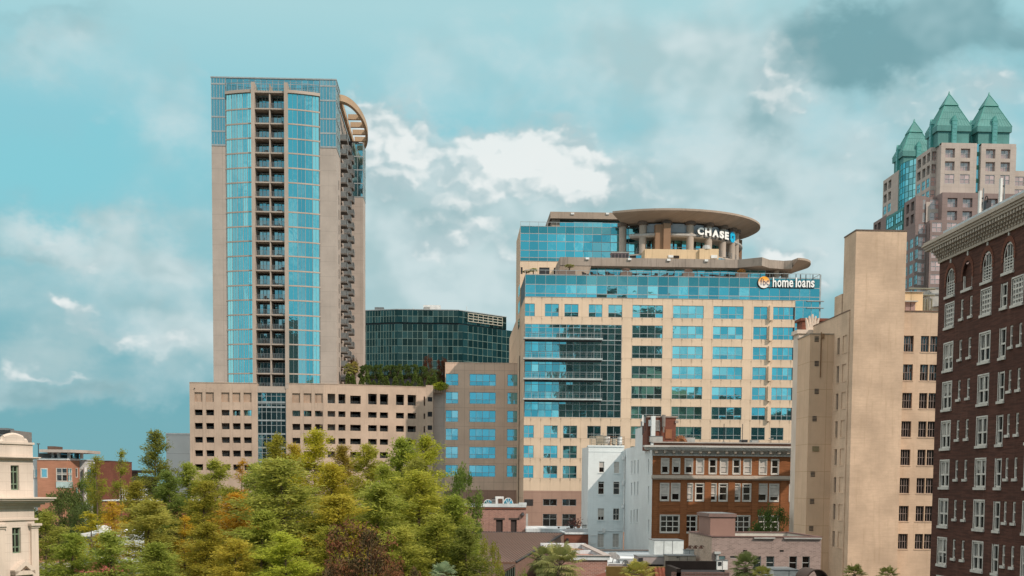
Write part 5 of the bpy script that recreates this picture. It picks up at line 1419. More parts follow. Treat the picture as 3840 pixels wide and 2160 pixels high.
# ================================================================== orange brick building with white cornice
def orange_building():
    Y0 = 205.0; F = FY(Y0)
    x0 = F.U('C', 990, 1000); x1 = F.U('C', 1990, 1000) + 4
    zb = F.Z('C', 1400, 925)
    T = thing('orange_brick_building', 'orange brick building with paired white sash windows and a white bracketed cornice', 'building', (x0, Y0, 0))
    r1 = [(1052, 1100), (1128, 1175), (1213, 1262), (1290, 1337), (1376, 1424), (1452, 1500), (1538, 1585), (1612, 1660), (1717, 1765), (1799, 1846), (1935, 1985)]
    r2 = [(1045, 1100), (1120, 1175), (1208, 1262), (1283, 1337), (1368, 1422), (1443, 1498), (1531, 1583), (1604, 1657), (1706, 1767), (1787, 1846), (1922, 1980)]
    r3 = [(1044, 1171, 3), (1205, 1290, 2), (1370, 1495, 3), (1530, 1650, 3), (1700, 1845, 3)]
    Z = lambda y: F.Z('C', 1400, y)
    W = []
    for a, b in r1: W.append((F.U('C', a, 1000), F.U('C', b, 1000), Z(1043), Z(946), 1, [.5], 1))
    for a, b in r2: W.append((F.U('C', a, 1170), F.U('C', b, 1170), Z(1227), Z(1114), 1, [.42, .84], 2))
    for a, b, n in r3: W.append((F.U('C', a, 1380), F.U('C', b, 1380), Z(1444), Z(1330), n, [.34, .66], 3))
    for a, b, n in r3: W.append((F.U('C', a, 1380), F.U('C', b, 1380), Z(1444) - 5.2, Z(1330) - 5.2, n, [.34, .66], 4))
    m = MB(); m.wall(F, x0, x1, 0, zb, [(w[0], w[1], w[2], w[3]) for w in W], .25)
    m.build('wall', ORBRICK, T)
    for i, w in enumerate(W):
        if w[6] == 4 and i % 2: pass
        bl = rng.choice([.9, .75, .55, 0, 0]) if w[6] < 3 else 0
        o = window(T, F, w[0], w[1], w[2], w[3], W_GLASS, WF, w[4], depth=.22, fw=.13, zsplit=[w[2] + (w[3] - w[2]) * t for t in w[5]], sill=(.08, .14, .08), sm=WF, tilt=.015, blind=bl or None, bm=BLIND)
        f = MB(); f.fb(F, w[0] - .10, w[0], w[2], w[3], -.05, .04); f.fb(F, w[1], w[1] + .10, w[2], w[3], -.05, .04); f.fb(F, w[0] - .10, w[1] + .10, w[3], w[3] + .12, -.05, .05); f.build('casing', WF, o)
    # brick piers, recessed panels
    m = MB()
    for x in (1000, 1182, 1345, 1506, 1668, 1860):
        u = F.U('C', x, 1250); m.fb(F, u - .05, u + .95 if x > 1000 else u + .6, 0, Z(1085), .003, .12)
    for a, b, n in r3:
        ua, ub = F.U('C', a, 1290), F.U('C', b, 1290)
        for (p, q) in ((1252, 1262), (1298, 1306)): m.fb(F, ua, ub, Z(q), Z(p), .003, .07)
    m.build('brick_pier', ORBRICK, T)
    m = MB(); m.fb(F, x0 - .15, x1, Z(1078), Z(1066), -.1, .55); m.fb(F, x0 - .1, x1, Z(1066), Z(1056), -.1, .38); m.fb(F, x0 - .1, x1, Z(1086), Z(1078), -.1, .3); m.build('belt_course', CORN, T)
    # cornice
    m = MB()
    m.fb(F, x0 - .1, x1, Z(925), Z(915), -.1, .25); m.fb(F, x0 - .1, x1, Z(915), Z(890), -.1, .15)
    m.fb(F, x0 - 1.1, x1, Z(888), Z(880), -.2, 1.15); m.fb(F, x0 - 1.3, x1, Z(880), Z(868), -.2, 1.35); m.fb(F, x0 - 1.5, x1, Z(868), Z(856), -.2, 1.6)
    n = 62
    for i in range(n * 2):
        u = x0 + .1 + (x1 - x0) * i / (n * 2); m.fb(F, u, u + .09, Z(915), Z(909), .155, .3)
    m.build('cornice', wall('white_cornice', (.50, .50, .48), .05, .25), T)
    n = 17
    for i in range(n):
        u = F.U('C', 1003 + i * 59.5, 900); b = MB(); b.fb(F, u, u + .38, Z(905), Z(889), .15, 1.0); b.fb(F, u + .04, u + .34, Z(911), Z(905), .15, .5); b.build('bracket', CORN, T)
    m = MB(); m.fb(F, x0 + .2, x1, Z(856), Z(838), -.5, .3); m.build('parapet', wall('dark_brick_parapet', (.13, .07, .05), .1, .1), T)
    m = MB(); m.fb(F, x0 - .1, x1, Z(838), Z(830), -.7, .5); m.build('coping', plain('coping_pale', (.33, .31, .29), .7), T)
    # white painted flank facing left
    yb = 238.0; FL = FXL(x0); zt = Z(862)
    W2 = []
    def slot(a, b, yt, yl, c='C'):
        u = sorted((FL.U(c, a, (yt + yl) / 2), FL.U(c, b, (yt + yl) / 2))); W2.append((u[0], u[1], FL.Z(c, (a + b) / 2, yl), FL.Z(c, (a + b) / 2, yt)))
    for dx, dy in ((0, 0), (-2, 147), (-6, 335)):
        slot(848 + dx, 854 + dx, 958 + dy, 1042 + dy); slot(868 + dx, 874 + dx, 953 + dy, 1040 + dy); slot(889 + dx, 896 + dx, 950 + dy, 1040 + dy)
    for yt, yl in ((945, 1040), (1130, 1240), (1355, 1440)): slot(961, 967, yt, yl)
    m = MB(); m.wall(FL, Y0, yb, 0, zt, W2, .25)
    m.poly([(x0, Y0, zt), (x1, Y0, zt - .4), (x1, yb, zt - .4), (x0, yb, zt)]); m.build('side_wall', WHITEW, T)
    for w in W2: window(T, FL, *w, W_GLASS, WF, 1, depth=.22, fw=.06, sill=(.08, .12, .06), sm=WHITEW)
    # stepped white parapet gable and brick lift house
    FH = FXL(x0 - .05); pr = [(FH.U('C', x, 800), y) for x, y in ((990, 660), (905, 662), (905, 722), (830, 722), (830, 740))]
    m = MB()
    m.fb(FXL(x0), 206.5, 213, zt - 1, at('C', 960, 655, 208).z, -.6, .02); m.fb(FXL(x0), 213, 225, zt - 1, at('C', 900, 722, 214).z, -.6, .02); m.fb(FXL(x0), 225, yb, zt - 1, zt + .5, -.6, .03)
    m.build('stepped_parapet', WHITEW, T)
    FP = FY(207.5); m = MB(); a, b = FP.U('C', 958, 700), FP.U('C', 1150, 700); zt2 = FP.Z('C', 1050, 662); m.box(a, b, 207.5, 213, zt - .5, zt2); m.build('lift_house', REDBRICK, T)
    m = MB(); m.box(a - .1, b + .25, 207.35, 213, zt2, zt2 + .22); m.box(FP.U('C', 1144, 690), FP.U('C', 1166, 690), 207.3, 208, FP.Z('C', 1150, 700), FP.Z('C', 1150, 683)); m.build('lift_house_coping', plain('coping_tan', (.30, .25, .22), .7), T)
    m = MB()
    for i in range(9): z = FP.Z('C', 1010, 752) + i * .19; m.box(FP.U('C', 978, 720), FP.U('C', 1038, 720), 207.36, 207.48, z, z + .1)
    m.box(FP.U('C', 975, 720), FP.U('C', 978, 720), 207.34, 207.49, FP.Z('C', 1010, 756), FP.Z('C', 1010, 690)); m.box(FP.U('C', 1038, 720), FP.U('C', 1041, 720), 207.34, 207.49, FP.Z('C', 1010, 756), FP.Z('C', 1010, 690))
    m.build('louvre', GREYPAINT, T)
    m = MB(); m.box(FP.U('C', 1078, 770), FP.U('C', 1122, 770), 207.38, 207.49, FP.Z('C', 1100, 806), FP.Z('C', 1100, 743)); m.build('roof_door', plain('door_orange', (.28, .11, .05), .6), T)
    m = MB(); x = FP.U('C', 1064, 690); m.cyl(x, 207.1, FP.Z('C', 1064, 725), FP.Z('C', 1064, 645), .28, n=10); m.cyl(x, 207.1, FP.Z('C', 1064, 765), FP.Z('C', 1064, 725), .14, n=8); m.build('flue', plain('flue_galvanised', (.25, .22, .2), .5, .4), T)
    m = MB(); m.box(FP.U('C', 963, 700), FP.U('C', 985, 700), 207.0, 207.45, FP.Z('C', 975, 722), FP.Z('C', 975, 680)); m.build('meter_cabinet', WHITE, T)
    # flank gutter pipe and brackets
    m = MB()
    xp = x0 - .2
    for a, b in (((803, 880), (803, 940)), ((803, 940), (800, 1440))):
        pa, pb = FL.px('C', *a), FL.px('C', *b); m.tube((xp, yb - .4, pa[1]), (xp, yb - .4, pb[1]), .14, n=8)
    for y in (935, 1105, 1262): z = FL.Z('C', 806, y); m.cyl(xp - .15, yb - .6, z - .35, z + .35, .3, n=8)
    m.build('downpipe', WHITE, T)
    return x0, Z(830), Z
OBX, OBZ, _ = orange_building()

def roof_clutter():
    F = FY(207.2)
    t = thing('roof_equipment_pile', 'rusty rounded duct beside the brick lift house on the orange building roof', 'duct', (0, 0, 0))
    a, b = F.U('C', 1150, 800), F.U('C', 1205, 800); m = MB(); 
    for i in range(8):
        q = math.pi * i / 8; r = math.pi * (i + 1) / 8; c = (a + b) / 2; R_ = (b - a) / 2
        m.tube((c - R_ * math.cos(q), 206.6, OBZ + R_ * .9 * math.sin(q)), (c - R_ * math.cos(r), 206.6, OBZ + R_ * .9 * math.sin(r)), .5, n=8)
    m.build('duct', plain('rust', (.22, .085, .03), .8, var=.4), t)
    def box(name, label, x0, x1, yt, h=None, mat=GREYPAINT, Y=206.3, d=1.6, cat='roof unit'):
        F = FY(Y); t = thing(name, label, cat, (F.U('C', x0, 800), Y, OBZ)); zt = F.Z('C', x0, yt)
        m = MB(); m.box(F.U('C', x0, 800), F.U('C', x1, 800), Y, Y + d, OBZ, zt); m.build('casing', mat, t)
        m = MB(); m.box(F.U('C', x0, 800) - .05, F.U('C', x1, 800) + .05, Y - .05, Y + d + .05, zt, zt + .06); m.build('lid', RAIL, t)
    box('duct_box', 'long pale ventilation box below the brick lift house', 975, 1060, 790)
    box('roof_vent_box', 'low pale vent box right of the rusty duct on the cornice roof', 1208, 1280, 797)
    box('roof_vent_box', 'small dark box on the parapet of the orange brick building', 1596, 1638, 815, mat=DARKMETAL)
    box('roof_vent_box', 'low flat grey box near the right end of the orange building parapet', 1668, 1712, 815)
    # aerial rods
    for (x, yt, lab) in ((1475, 705, 'thin dark aerial rod left of the taller one above the white cornice'), (1601, 706, 'thin dark aerial rod in the middle of the orange building roof')):
        p = at('C', x, 820, 206.5); z = at('C', x, yt, 206.5).z; t = thing('aerial_rod', lab, 'aerial', (p.x, 206.5, OBZ), 'aerial rods on the orange building roof')
        m = MB(); m.tube((p.x, 206.5, OBZ - .1), (p.x, 206.5, z), .05); m.build('rod', DARKMETAL, t)
        m = MB(); m.box(p.x - .2, p.x + .2, 206.3, 206.7, OBZ - .1, OBZ + .15); m.build('foot', RAIL, t)
    # panel aerials on the corner of the stepped parapet
    for i, (x, yt, yb_) in enumerate(((921, 648, 720), (933, 660, 700), (912, 690, 730))):
        p = at('C', x, yt, 207); z0 = at('C', x, yb_, 207).z
        t = thing('panel_antenna', ['tallest white panel antenna on the corner beside the brick lift house', 'middle grey panel antenna on the corner beside the brick lift house', 'lowest small panel antenna at the corner beside the brick lift house'][i], 'antenna', (p.x, 207, z0), 'panel antennas by the lift house')
        m = MB(); m.box(p.x - .12, p.x + .12, 206.2, 206.4, z0, p.z); m.build('panel', WHITE if i == 0 else RAIL, t)
        m = MB(); m.tube((p.x + .2, 206.5, z0 - 1.2), (p.x + .2, 206.5, p.z + .2), .05); m.build('mast', DARKMETAL, t)
    p = at('C', 1795, 835, 205.8); t = thing('roof_dish', 'small satellite dish on the orange building parapet near its right end', 'satellite dish', (p.x, 205.8, OBZ))
    m = MB(); m.lathe(p.x, 205.8, [(0, OBZ + .55), (.3, OBZ + .6), (.45, OBZ + .75)], 12); m.build('dish', GREYPAINT, t); m = MB(); m.tube((p.x, 205.8, OBZ - .2), (p.x, 205.8, OBZ + .55), .05); m.build('arm', DARKMETAL, t)
roof_clutter()

# ================================================================== white painted building
def white_building():
    Y0 = 238.0; F = FY(Y0)
    x0, x1 = F.U('C', 554, 1000), F.U('C', 797, 1000)
    zt = F.Z('C', 680, 862)
    T = thing('white_brick_building', 'tall white painted brick building with few sash windows beside the orange one', 'building', ((x0 + x1) / 2, Y0, 0))
    W = []
    for (a, b, yt, yl, c) in ((628, 663, 962, 1036, 'C'), (730, 765, 963, 1040, 'C'), (622, 662, 1097, 1184, 'C'), (725, 767, 1098, 1185, 'C'), (620, 662, 1280, 1360, 'C'), (723, 765, 1280, 1360, 'C'), (937, 981, 842, 938, 'D'), (1045, 1089, 842, 938, 'D')):
        W.append((F.U(c, a, yt), F.U(c, b, yt), F.Z(c, a, yl), F.Z(c, a, yt)))
    m = MB(); m.wall(F, x0, x1, 0, zt, W, .25); m.poly([(x0, Y0, zt), (x1, Y0, zt), (x1, 250, zt), (x0, 250, zt)]); m.poly([(x0, Y0, 0), (x0, 250, 0), (x0, 250, zt), (x0, Y0, zt)]); m.build('wall', WHITEW, T)
    for i, w in enumerate(W): window(T, F, *w, W_GLASS, WF, 2 if i > 3 else 1, depth=.22, fw=.08, zsplit=[w[2] + (w[3] - w[2]) * .5] + ([w[2] + (w[3] - w[2]) * .86] if i in (2, 3) else []), sill=(.15, .16, .1), sm=WHITEW, blind=(.55, .95, 0, 0, .7, 0, .95, .95)[i] or None, bm=BLIND, tilt=.015)
    m = MB(); m.fb(F, x0 - .12, x1, zt, zt + .28, -.4, .12); m.fb(F, x0 - .05, x1, zt - .9, zt - .78, -.1, .05); m.build('coping', WHITEW, T)
    m = MB()
    for y in (884, 942): z = F.Z('D', 905, y - 28); m.fb(F, F.U('D', 886, 850), F.U('D', 930, 850), z, z + .12, 0, .08)
    z = F.Z('D', 1000, 823); m.fb(F, F.U('D', 937, 823), x1 - .3, z - .05, z + .05, .02, .12); m.box(F.U('D', 970, 820), F.U('D', 990, 820), Y0 - .35, Y0 - .01, z - .3, z + .5); m.build('conduit', WHITE, T)
    return T, zt, F
WB, WBZ, WBF = white_building()
def white_roof_tanks():
    F = FY(240.5)
    z0 = WBZ + .28
    specs = [('water_tank', 'pale round water tank in the middle of the white building roof', 661, 706, 786, 'tank', 1), ('water_tank', 'short pale blue round tank at the right end of the white building roof', 756, 789, 790, 'tank', 1), ('roof_chiller', 'tan box chiller with ribs at the left end of the white building roof', 612, 652, 783, 'chiller', 0), ('roof_chiller', 'narrow grey slatted unit between the two round tanks', 722, 742, 803, 'chiller', 0)]
    for nm, lab, a, b, yt, cat, rnd in specs:
        x0, x1 = F.U('C', a, 820), F.U('C', b, 820); zt = F.Z('C', a, yt); t = thing(nm, lab, cat, ((x0 + x1) / 2, 241.5, z0))
        m = MB()
        if rnd: m.cyl((x0 + x1) / 2, 241.5, z0 + .3, zt, (x1 - x0) / 2, n=18)
        else: m.box(x0, x1, 240.6, 242.5, z0 + .3, zt)
        m.build('body', WHITE if rnd else plain('unit_tan', (.38, .34, .27), .6), t)
        m = MB()
        for k in range(3):
            z = z0 + .5 + (zt - z0 - .6) * k / 2
            if rnd: m.lathe((x0 + x1) / 2, 241.5, [((x1 - x0) / 2 + .01, z), ((x1 - x0) / 2 + .06, z), ((x1 - x0) / 2 + .06, z + .1), ((x1 - x0) / 2 + .01, z + .1)], 18)
            else: m.box(x0 - .04, x1 + .04, 240.55, 242.55, z, z + .08)
        m.build('band', RAIL, t)
        m = MB()
        for x in (x0 + .15, x1 - .15): m.box(x - .06, x + .06, 240.8, 240.95, z0, z0 + .3); m.box(x - .06, x + .06, 242, 242.15, z0, z0 + .3)
        m.build('leg', DARKMETAL, t)
    t = thing('roof_fence', 'rusty pipe railing around the tanks on the white building roof', 'railing', (F.U('C', 690, 820), 240, z0))
    m = MB(); xa, xb = F.U('C', 562, 820), F.U('C', 822, 820)
    for h in (.35, .8, 1.2, 1.6): m.box(xa, xb - 3.8, 239.9, 239.96, z0 + h, z0 + h + .06)
    for i in range(15): x = xa + (xb - 3.8 - xa) * i / 14; m.box(x - .04, x + .04, 239.88, 239.98, z0, z0 + 1.66)
    m.build('railing', plain('rail_tan', (.28, .24, .18), .7), t)
    m = MB(); P = plain('rail_rust', (.12, .055, .03), .8)
    for h in (.35, .8, 1.25, 1.7): m.tube((xb - 3.6, 240, z0 + h), (xb - .2, 244, z0 + h), .05, n=4)
    for i in range(8): k = i / 7; m.tube((xb - 3.6 + 3.4 * k, 240 + 4 * k, z0 - .2), (xb - 3.6 + 3.4 * k, 240 + 4 * k, z0 + 1.8), .05, n=4)
    m.build('gate', P, t)
    m = MB()
    for x, y in ((579, 765), (655, 765), (738, 760), (765, 770)):
        p = at('C', x, y, 241); m.tube((p.x, 241, z0), (p.x, 241, p.z), .05, n=4)
    m.build('vent_pipe', RAIL, t)
white_roof_tanks()

# ================================================================== low buildings at the bottom
def small_brick():
    Y0 = 225.0; F = FY(Y0); T = thing('small_brick_building', 'small weathered brick building with white roof edge in front of the office wing', 'building', (5, Y0, 0))
    x0, x1 = F.U('D', -30, 720), F.U('D', 424, 720); zt = F.Z('D', 300, 652)
    W = [(F.U('D', 210, 780), F.U('D', 258, 780), F.Z('D', 230, 850), F.Z('D', 230, 742)), (F.U('D', 316, 780), F.U('D', 358, 780), F.Z('D', 330, 850), F.Z('D', 330, 742))]
    m = MB(); m.wall(F, x0, x1, 0, zt, W, .3); m.poly([(x0, Y0, zt - .3), (x1, Y0, zt - .3), (x1, 240, zt - .3), (x0, 240, zt - .3)]); m.poly([(x0, Y0, 0), (x0, 240, 0), (x0, 240, zt), (x0, Y0, zt)]); m.build('wall', MIXBRICK, T)
    for w in W:
        g = MB(); g.fb(F, w[0], w[1], w[2], w[3], -.3, -.24); o = g.build('shuttered_window', plain('shutter_dark', (.045, .03, .028), .7), T)
        l_ = MB(); l_.fb(F, w[0] - .35, w[1] + .35, w[3], w[3] + .3, -.1, .06); l_.build('lintel', plain('lintel_dark', (.07, .05, .045), .8), o)
    m = MB(); m.fb(F, x0, x1 + .05, F.Z('D', 300, 652), F.Z('D', 300, 628), -.5, .1); m.box(x1 - 1.2, x1 + .1, Y0 - .12, Y0 + 1, F.Z('D', 400, 640), F.Z('D', 400, 620)); m.build('parapet', WHITEROOF, T)
    m = MB(); m.fb(F, x0, x1, zt - .35, zt - .1, 0, .12); m.build('brick_band', REDBRICK, T)
    m = MB(); p = at('D', 400, 700, Y0 - .3); m.cyl(p.x, Y0 - .3, p.z - .25, p.z + .25, .4, .15, 10); m.build('wall_lamp', DARKMETAL, T)
    zr = F.Z('D', 300, 628)
    for (a, b, lab) in ((121, 188, 'left smaller curved skylight on the small brick building'), (262, 332, 'right larger curved skylight on the small brick building')):
        Fs = FY(228); t = thing('curved_skylight', lab, 'skylight', (Fs.U('D', (a + b) / 2, 640), 228, zr), 'curved skylights'); xa, xb = Fs.U('D', a, 640), Fs.U('D', b, 640); c, r = (xa + xb) / 2, (xb - xa) / 2
        h = .85 if a == 121 else 1.15; n = 10
        m = MB()
        for i in range(n):
            q, s = math.pi * i / n, math.pi * (i + 1) / n
            A, B = (c - r * math.cos(q), zr - .2 + h * math.sin(q)), (c - r * math.cos(s), zr - .2 + h * math.sin(s))
            m.poly([(A[0], 228, A[1]), (B[0], 228, B[1]), (B[0], 231, B[1]), (A[0], 231, A[1])]); m.poly([(A[0], 228, A[1]), (B[0], 228, B[1]), (c, 228, zr - .2)])
        m.build('glazing', A_GLASS, t)
        m = MB()
        for i in (0, 3, 5, 7, 10): q = math.pi * i / n; m.tube((c, 227.95, zr - .2), (c - r * math.cos(q), 227.95, zr - .2 + h * math.sin(q)), .05, n=4)
        for i in range(n): q, s = math.pi * i / n, math.pi * (i + 1) / n; m.tube((c - r * math.cos(q), 227.95, zr - .2 + h * math.sin(q)), (c - r * math.cos(s), 227.95, zr - .2 + h * math.sin(s)), .07, n=4)
        m.build('frame', WHITE, t)
    Fs = FY(227); t = thing('roof_hatch', 'white stair hatch with dark door on the small brick building', 'roof hatch', (Fs.U('D', 238, 620), 227, zr)); a, b = Fs.U('D', 207, 620), Fs.U('D', 265, 620)
    m = MB(); m.box(a, b, 227, 229.5, zr - .3, Fs.Z('D', 238, 577)); m.build('casing', WHITE, t); m = MB(); m.box(Fs.U('D', 226, 620), Fs.U('D', 257, 620), 226.9, 226.99, Fs.Z('D', 238, 628), Fs.Z('D', 238, 592)); m.build('door', plain('door_brown', (.10, .05, .035), .7), t)
    t = thing('roof_condenser', 'grey condenser unit left of the white hatch', 'air conditioner', (Fs.U('D', 192, 620), 227, zr)); m = MB(); m.box(Fs.U('D', 180, 620), Fs.U('D', 206, 620), 227, 228.2, zr - .3, Fs.Z('D', 192, 597)); m.build('casing', GREYPAINT, t)
    m = MB()
    for k in range(5): m.box(Fs.U('D', 181, 620), Fs.U('D', 205, 620), 226.95, 226.99, zr + k * .25 - .2, zr + k * .25 - .1)
    m.build('grille', DARKMETAL, t)
small_brick()

def debris_terrace():
    """white roof with bric-a-brac in front of the office base"""
    F = FY(222); T = thing('low_white_building', 'low white walled building in front of the office block ground floor', 'building', (20, 222, 0))
    x0, x1 = F.U('D', 425, 810), F.U('D', 868, 810); z = F.Z('D', 560, 806)
    m = MB(); m.box(x0, x1, 222, 236, 0, z); m.build('wall', WHITEROOF, T)
    m = MB(); m.box(F.U('D', 425, 750), F.U('D', 472, 750), 236.2, 237, 0, F.Z('D', 450, 700, -14)); m.build('side_panel', GREYPAINT, T)
    items = [('plant_pot', 'dark pot at the left of the clutter on the low white roof', 652, 668, 797, (.06, .03, .02)), ('plant_pot', 'brown tub in the clutter on the low white roof', 688, 706, 812, (.12, .05, .03)), ('roof_stove', 'black domed grill in the clutter on the low white roof', 737, 768, 783, (.03, .03, .03)), ('storage_crate', 'rust brown crate beside the white building wall', 790, 812, 785, (.22, .09, .05)), ('storage_crate', 'pale grey crate beside the white building wall', 830, 858, 783, (.4, .4, .38)), ('storage_crate', 'low dark bench box in the clutter on the low white roof', 716, 748, 818, (.08, .05, .04))]
    for nm, lab, a, b, yt, c in items:
        Fi = FY(223); t = thing(nm, lab, nm.split('_')[-1], (Fi.U('D', a, 810), 223, z)); xa, xb = Fi.U('D', a, 810), Fi.U('D', b, 810); zt = Fi.Z('D', a, yt)
        m = MB()
        if 'pot' in nm or 'stove' in nm: m.cyl((xa + xb) / 2, 223.5, z, zt, (xb - xa) * .35, (xb - xa) * .5, 12)
        else: m.box(xa, xb, 223, 224.2, z + .1, zt)
        m.build('body', plain(nm + '_paint', c, .7), t)
        m = MB()
        if 'pot' in nm or 'stove' in nm: m.cyl((xa + xb) / 2, 223.5, zt, zt + .08, (xb - xa) * .55, (xb - xa) * .4, 12)
        else: m.box(xa - .04, xb + .04, 222.95, 224.25, zt, zt + .07)
        m.build('rim', DARKMETAL, t)
    t = thing('roof_plant', 'dark shrub in the clutter on the low white roof', 'plant', (at('D', 770, 800, 223.5).x, 223.5, z)); p = at('D', 770, 800, 223.5)
    m = MB(); r_ = random.Random(3)
    for i in range(160):
        c = Vector((p.x + r_.gauss(0, .7), 223.6 + r_.gauss(0, .4), z + .9 + r_.gauss(0, .45))); d = Vector((r_.gauss(0, 1), r_.gauss(0, 1), r_.gauss(0, 1))).normalized() * .22; e = d.orthogonal().normalized() * .09
        m.poly([c - d, c + e, c + d, c - e])
    m.build('foliage', plain('foliage_maroon', (.10, .035, .03), .8), t)
    m = MB(); m.tube((p.x, 223.6, z), (p.x, 223.6, z + 1), .06); m.build('stem', BARK, t)
debris_terrace()

def brown_roof():
    T = thing('brown_roof_hall', 'low brick hall with a large brown standing seam metal roof behind the palms', 'hall', (5, 190, 0))
    # plane through three roof points
    A = at('D', 200, 824, 205); B = at('D', 696, 850, 205); C = at('D', 352, 1046, 172)
    A.z = B.z = (A.z + B.z) / 2
    e = (B - A).normalized(); n = e.cross(C - A).normalized()
    def onpl(x, y):
        r = ray(*pc('D', x, y)); t = (A - CAM).dot(n) / r.dot(n); return CAM + r * t
    D = onpl(40, 1040); A2 = onpl(60, 817); A2.z = A.z
    C = onpl(352, 1046)
    up = Vector((0, 0, .18))
    m = MB(); pts = [A2, B, C, D]
    m.poly(pts); m.poly([p - up for p in reversed(pts)])
    for i in range(4): j = (i + 1) % 4; m.poly([pts[i], pts[i] - up, pts[j] - up, pts[j]])
    o = m.build('roof', BROWNMETAL, T)
    m = MB()                                   # seams run down the slope
    dn = (C - B); dn = dn - e * dn.dot(e) if False else (C - B)
    k = 34
    fall = n.cross(e); fall = fall if fall.z < 0 else -fall
    # seams parallel to the verge
    for i in range(k):
        a = A2 + (B - A2) * (i / k); t_ = (C - B)
        m.tube(a + Vector((0, 0, .03)), a + t_ * .999 + Vector((0, 0, .03)), .07, n=4)
    m.build('seam', plain('seam_brown', (.06, .035, .025), .5), o)
    m = MB(); m.tube(B, C, .16, n=5); m.tube(A2, B, .12, n=5); m.build('verge', DARKMETAL, o)
    # gable wall below the verge
    m = MB(); m.poly([B - up, Vector((B.x, B.y, 0)), Vector((C.x, C.y, 0)), C - up]); m.poly([C - up, Vector((C.x, C.y, 0)), Vector((D.x, D.y, 0)), D - up]); m.poly([A2 - up, Vector((A2.x, A2.y, 0)), Vector((B.x, B.y, 0)), B - up]); m.build('wall', wall('dull_brick', (.19, .115, .085), .1, .15, fine=.5, brick=(.5, .17, .03, (.25, .2, .18))), T)
    # lower lean-to
    E = C + Vector((-.2, -.5, -.35)); G = at('D', 200, 1144, 160); H = at('D', 60, 1100, 160)
    d2 = G - E; D2 = D + Vector((-.2, -.5, -.35))
    m = MB(); q = [D2, E, E + d2, D2 + d2]; m.poly(q); m.poly([p - up for p in reversed(q)])
    for i in range(4): j = (i + 1) % 4; m.poly([q[i], q[i] - up, q[j] - up, q[j]])
    o2 = m.build('lean_to_roof', BROWNMETAL, T)
    m = MB()
    for i in range(17): a = D2 + (E - D2) * (i / 16); m.tube(a + Vector((0, 0, .03)), a + d2 + Vector((0, 0, .03)), .07, n=4)
    m.build('seam', bpy.data.materials['seam_brown'], o2)
    P0, P1 = E + d2 - up, E - up
    Fg = Fr((P0.x, P0.y, 0), P1 - P0 - Vector((0, 0, (P1 - P0).z)), ((P1 - P0).y, -(P1 - P0).x, 0)); L = Vector((P1.x - P0.x, P1.y - P0.y)).length
    g = MB(); 
    for i in range(9):
        ua, ub = L * i / 9, L * (i + 1) / 9; za, zb_ = P0.z + (P1.z - P0.z) * i / 9, P0.z + (P1.z - P0.z) * (i + 1) / 9
        g.poly([Fg.P(ua, 0, -.05), Fg.P(ub, 0, -.05), Fg.P(ub, zb_, -.05), Fg.P(ua, za, -.05)])
    o3 = g.build('glazed_wall', W_GLASS, T); f = MB()
    for i in range(10): ua = L * i / 9; f.fb(Fg, ua - .06, ua + .06, 0, P0.z + (P1.z - P0.z) * i / 9, -.04, .05)
    f.build('mullion', plain('mullion_green', (.10, .14, .11), .5), o3)
brown_roof()

def red_annex():
    F = FY(214); T = thing('red_brick_shed', 'small red brick shed with white coping left of the white building', 'shed', (F.U('D', 780, 900), 214, 0))
    x0, x1 = F.U('D', 699, 900), F.U('D', 870, 900); zt = F.Z('D', 780, 846)
    m = MB(); m.box(x0, x1, 214, 222, 0, zt); m.build('wall', REDBRICK, T)
    m = MB(); m.box(x0 - .15, x1, 213.85, 214.4, zt, zt + .28); m.box(x0 - .15, x0 + .3, 214.4, 222, zt, zt + .28); m.build('coping', WHITEROOF, T)
    m = MB(); m.box(F.U('D', 822, 920), F.U('D', 853, 920), 213.85, 213.99, 0, F.Z('D', 840, 892)); o = m.build('door_recess', plain('recess_maroon', (.12, .035, .025), .8), T)
    m = MB(); m.box(F.U('D', 826, 920), F.U('D', 850, 920), 213.75, 213.84, 0, F.Z('D', 840, 907)); m.build('door', GREYPAINT, o)
    m = MB(); m.tube((F.U('D', 720, 900), 213.8, 0), (F.U('D', 720, 900), 213.8, F.Z('D', 720, 875)), .2, n=8); m.build('downpipe', DARKMETAL, T)
red_annex()

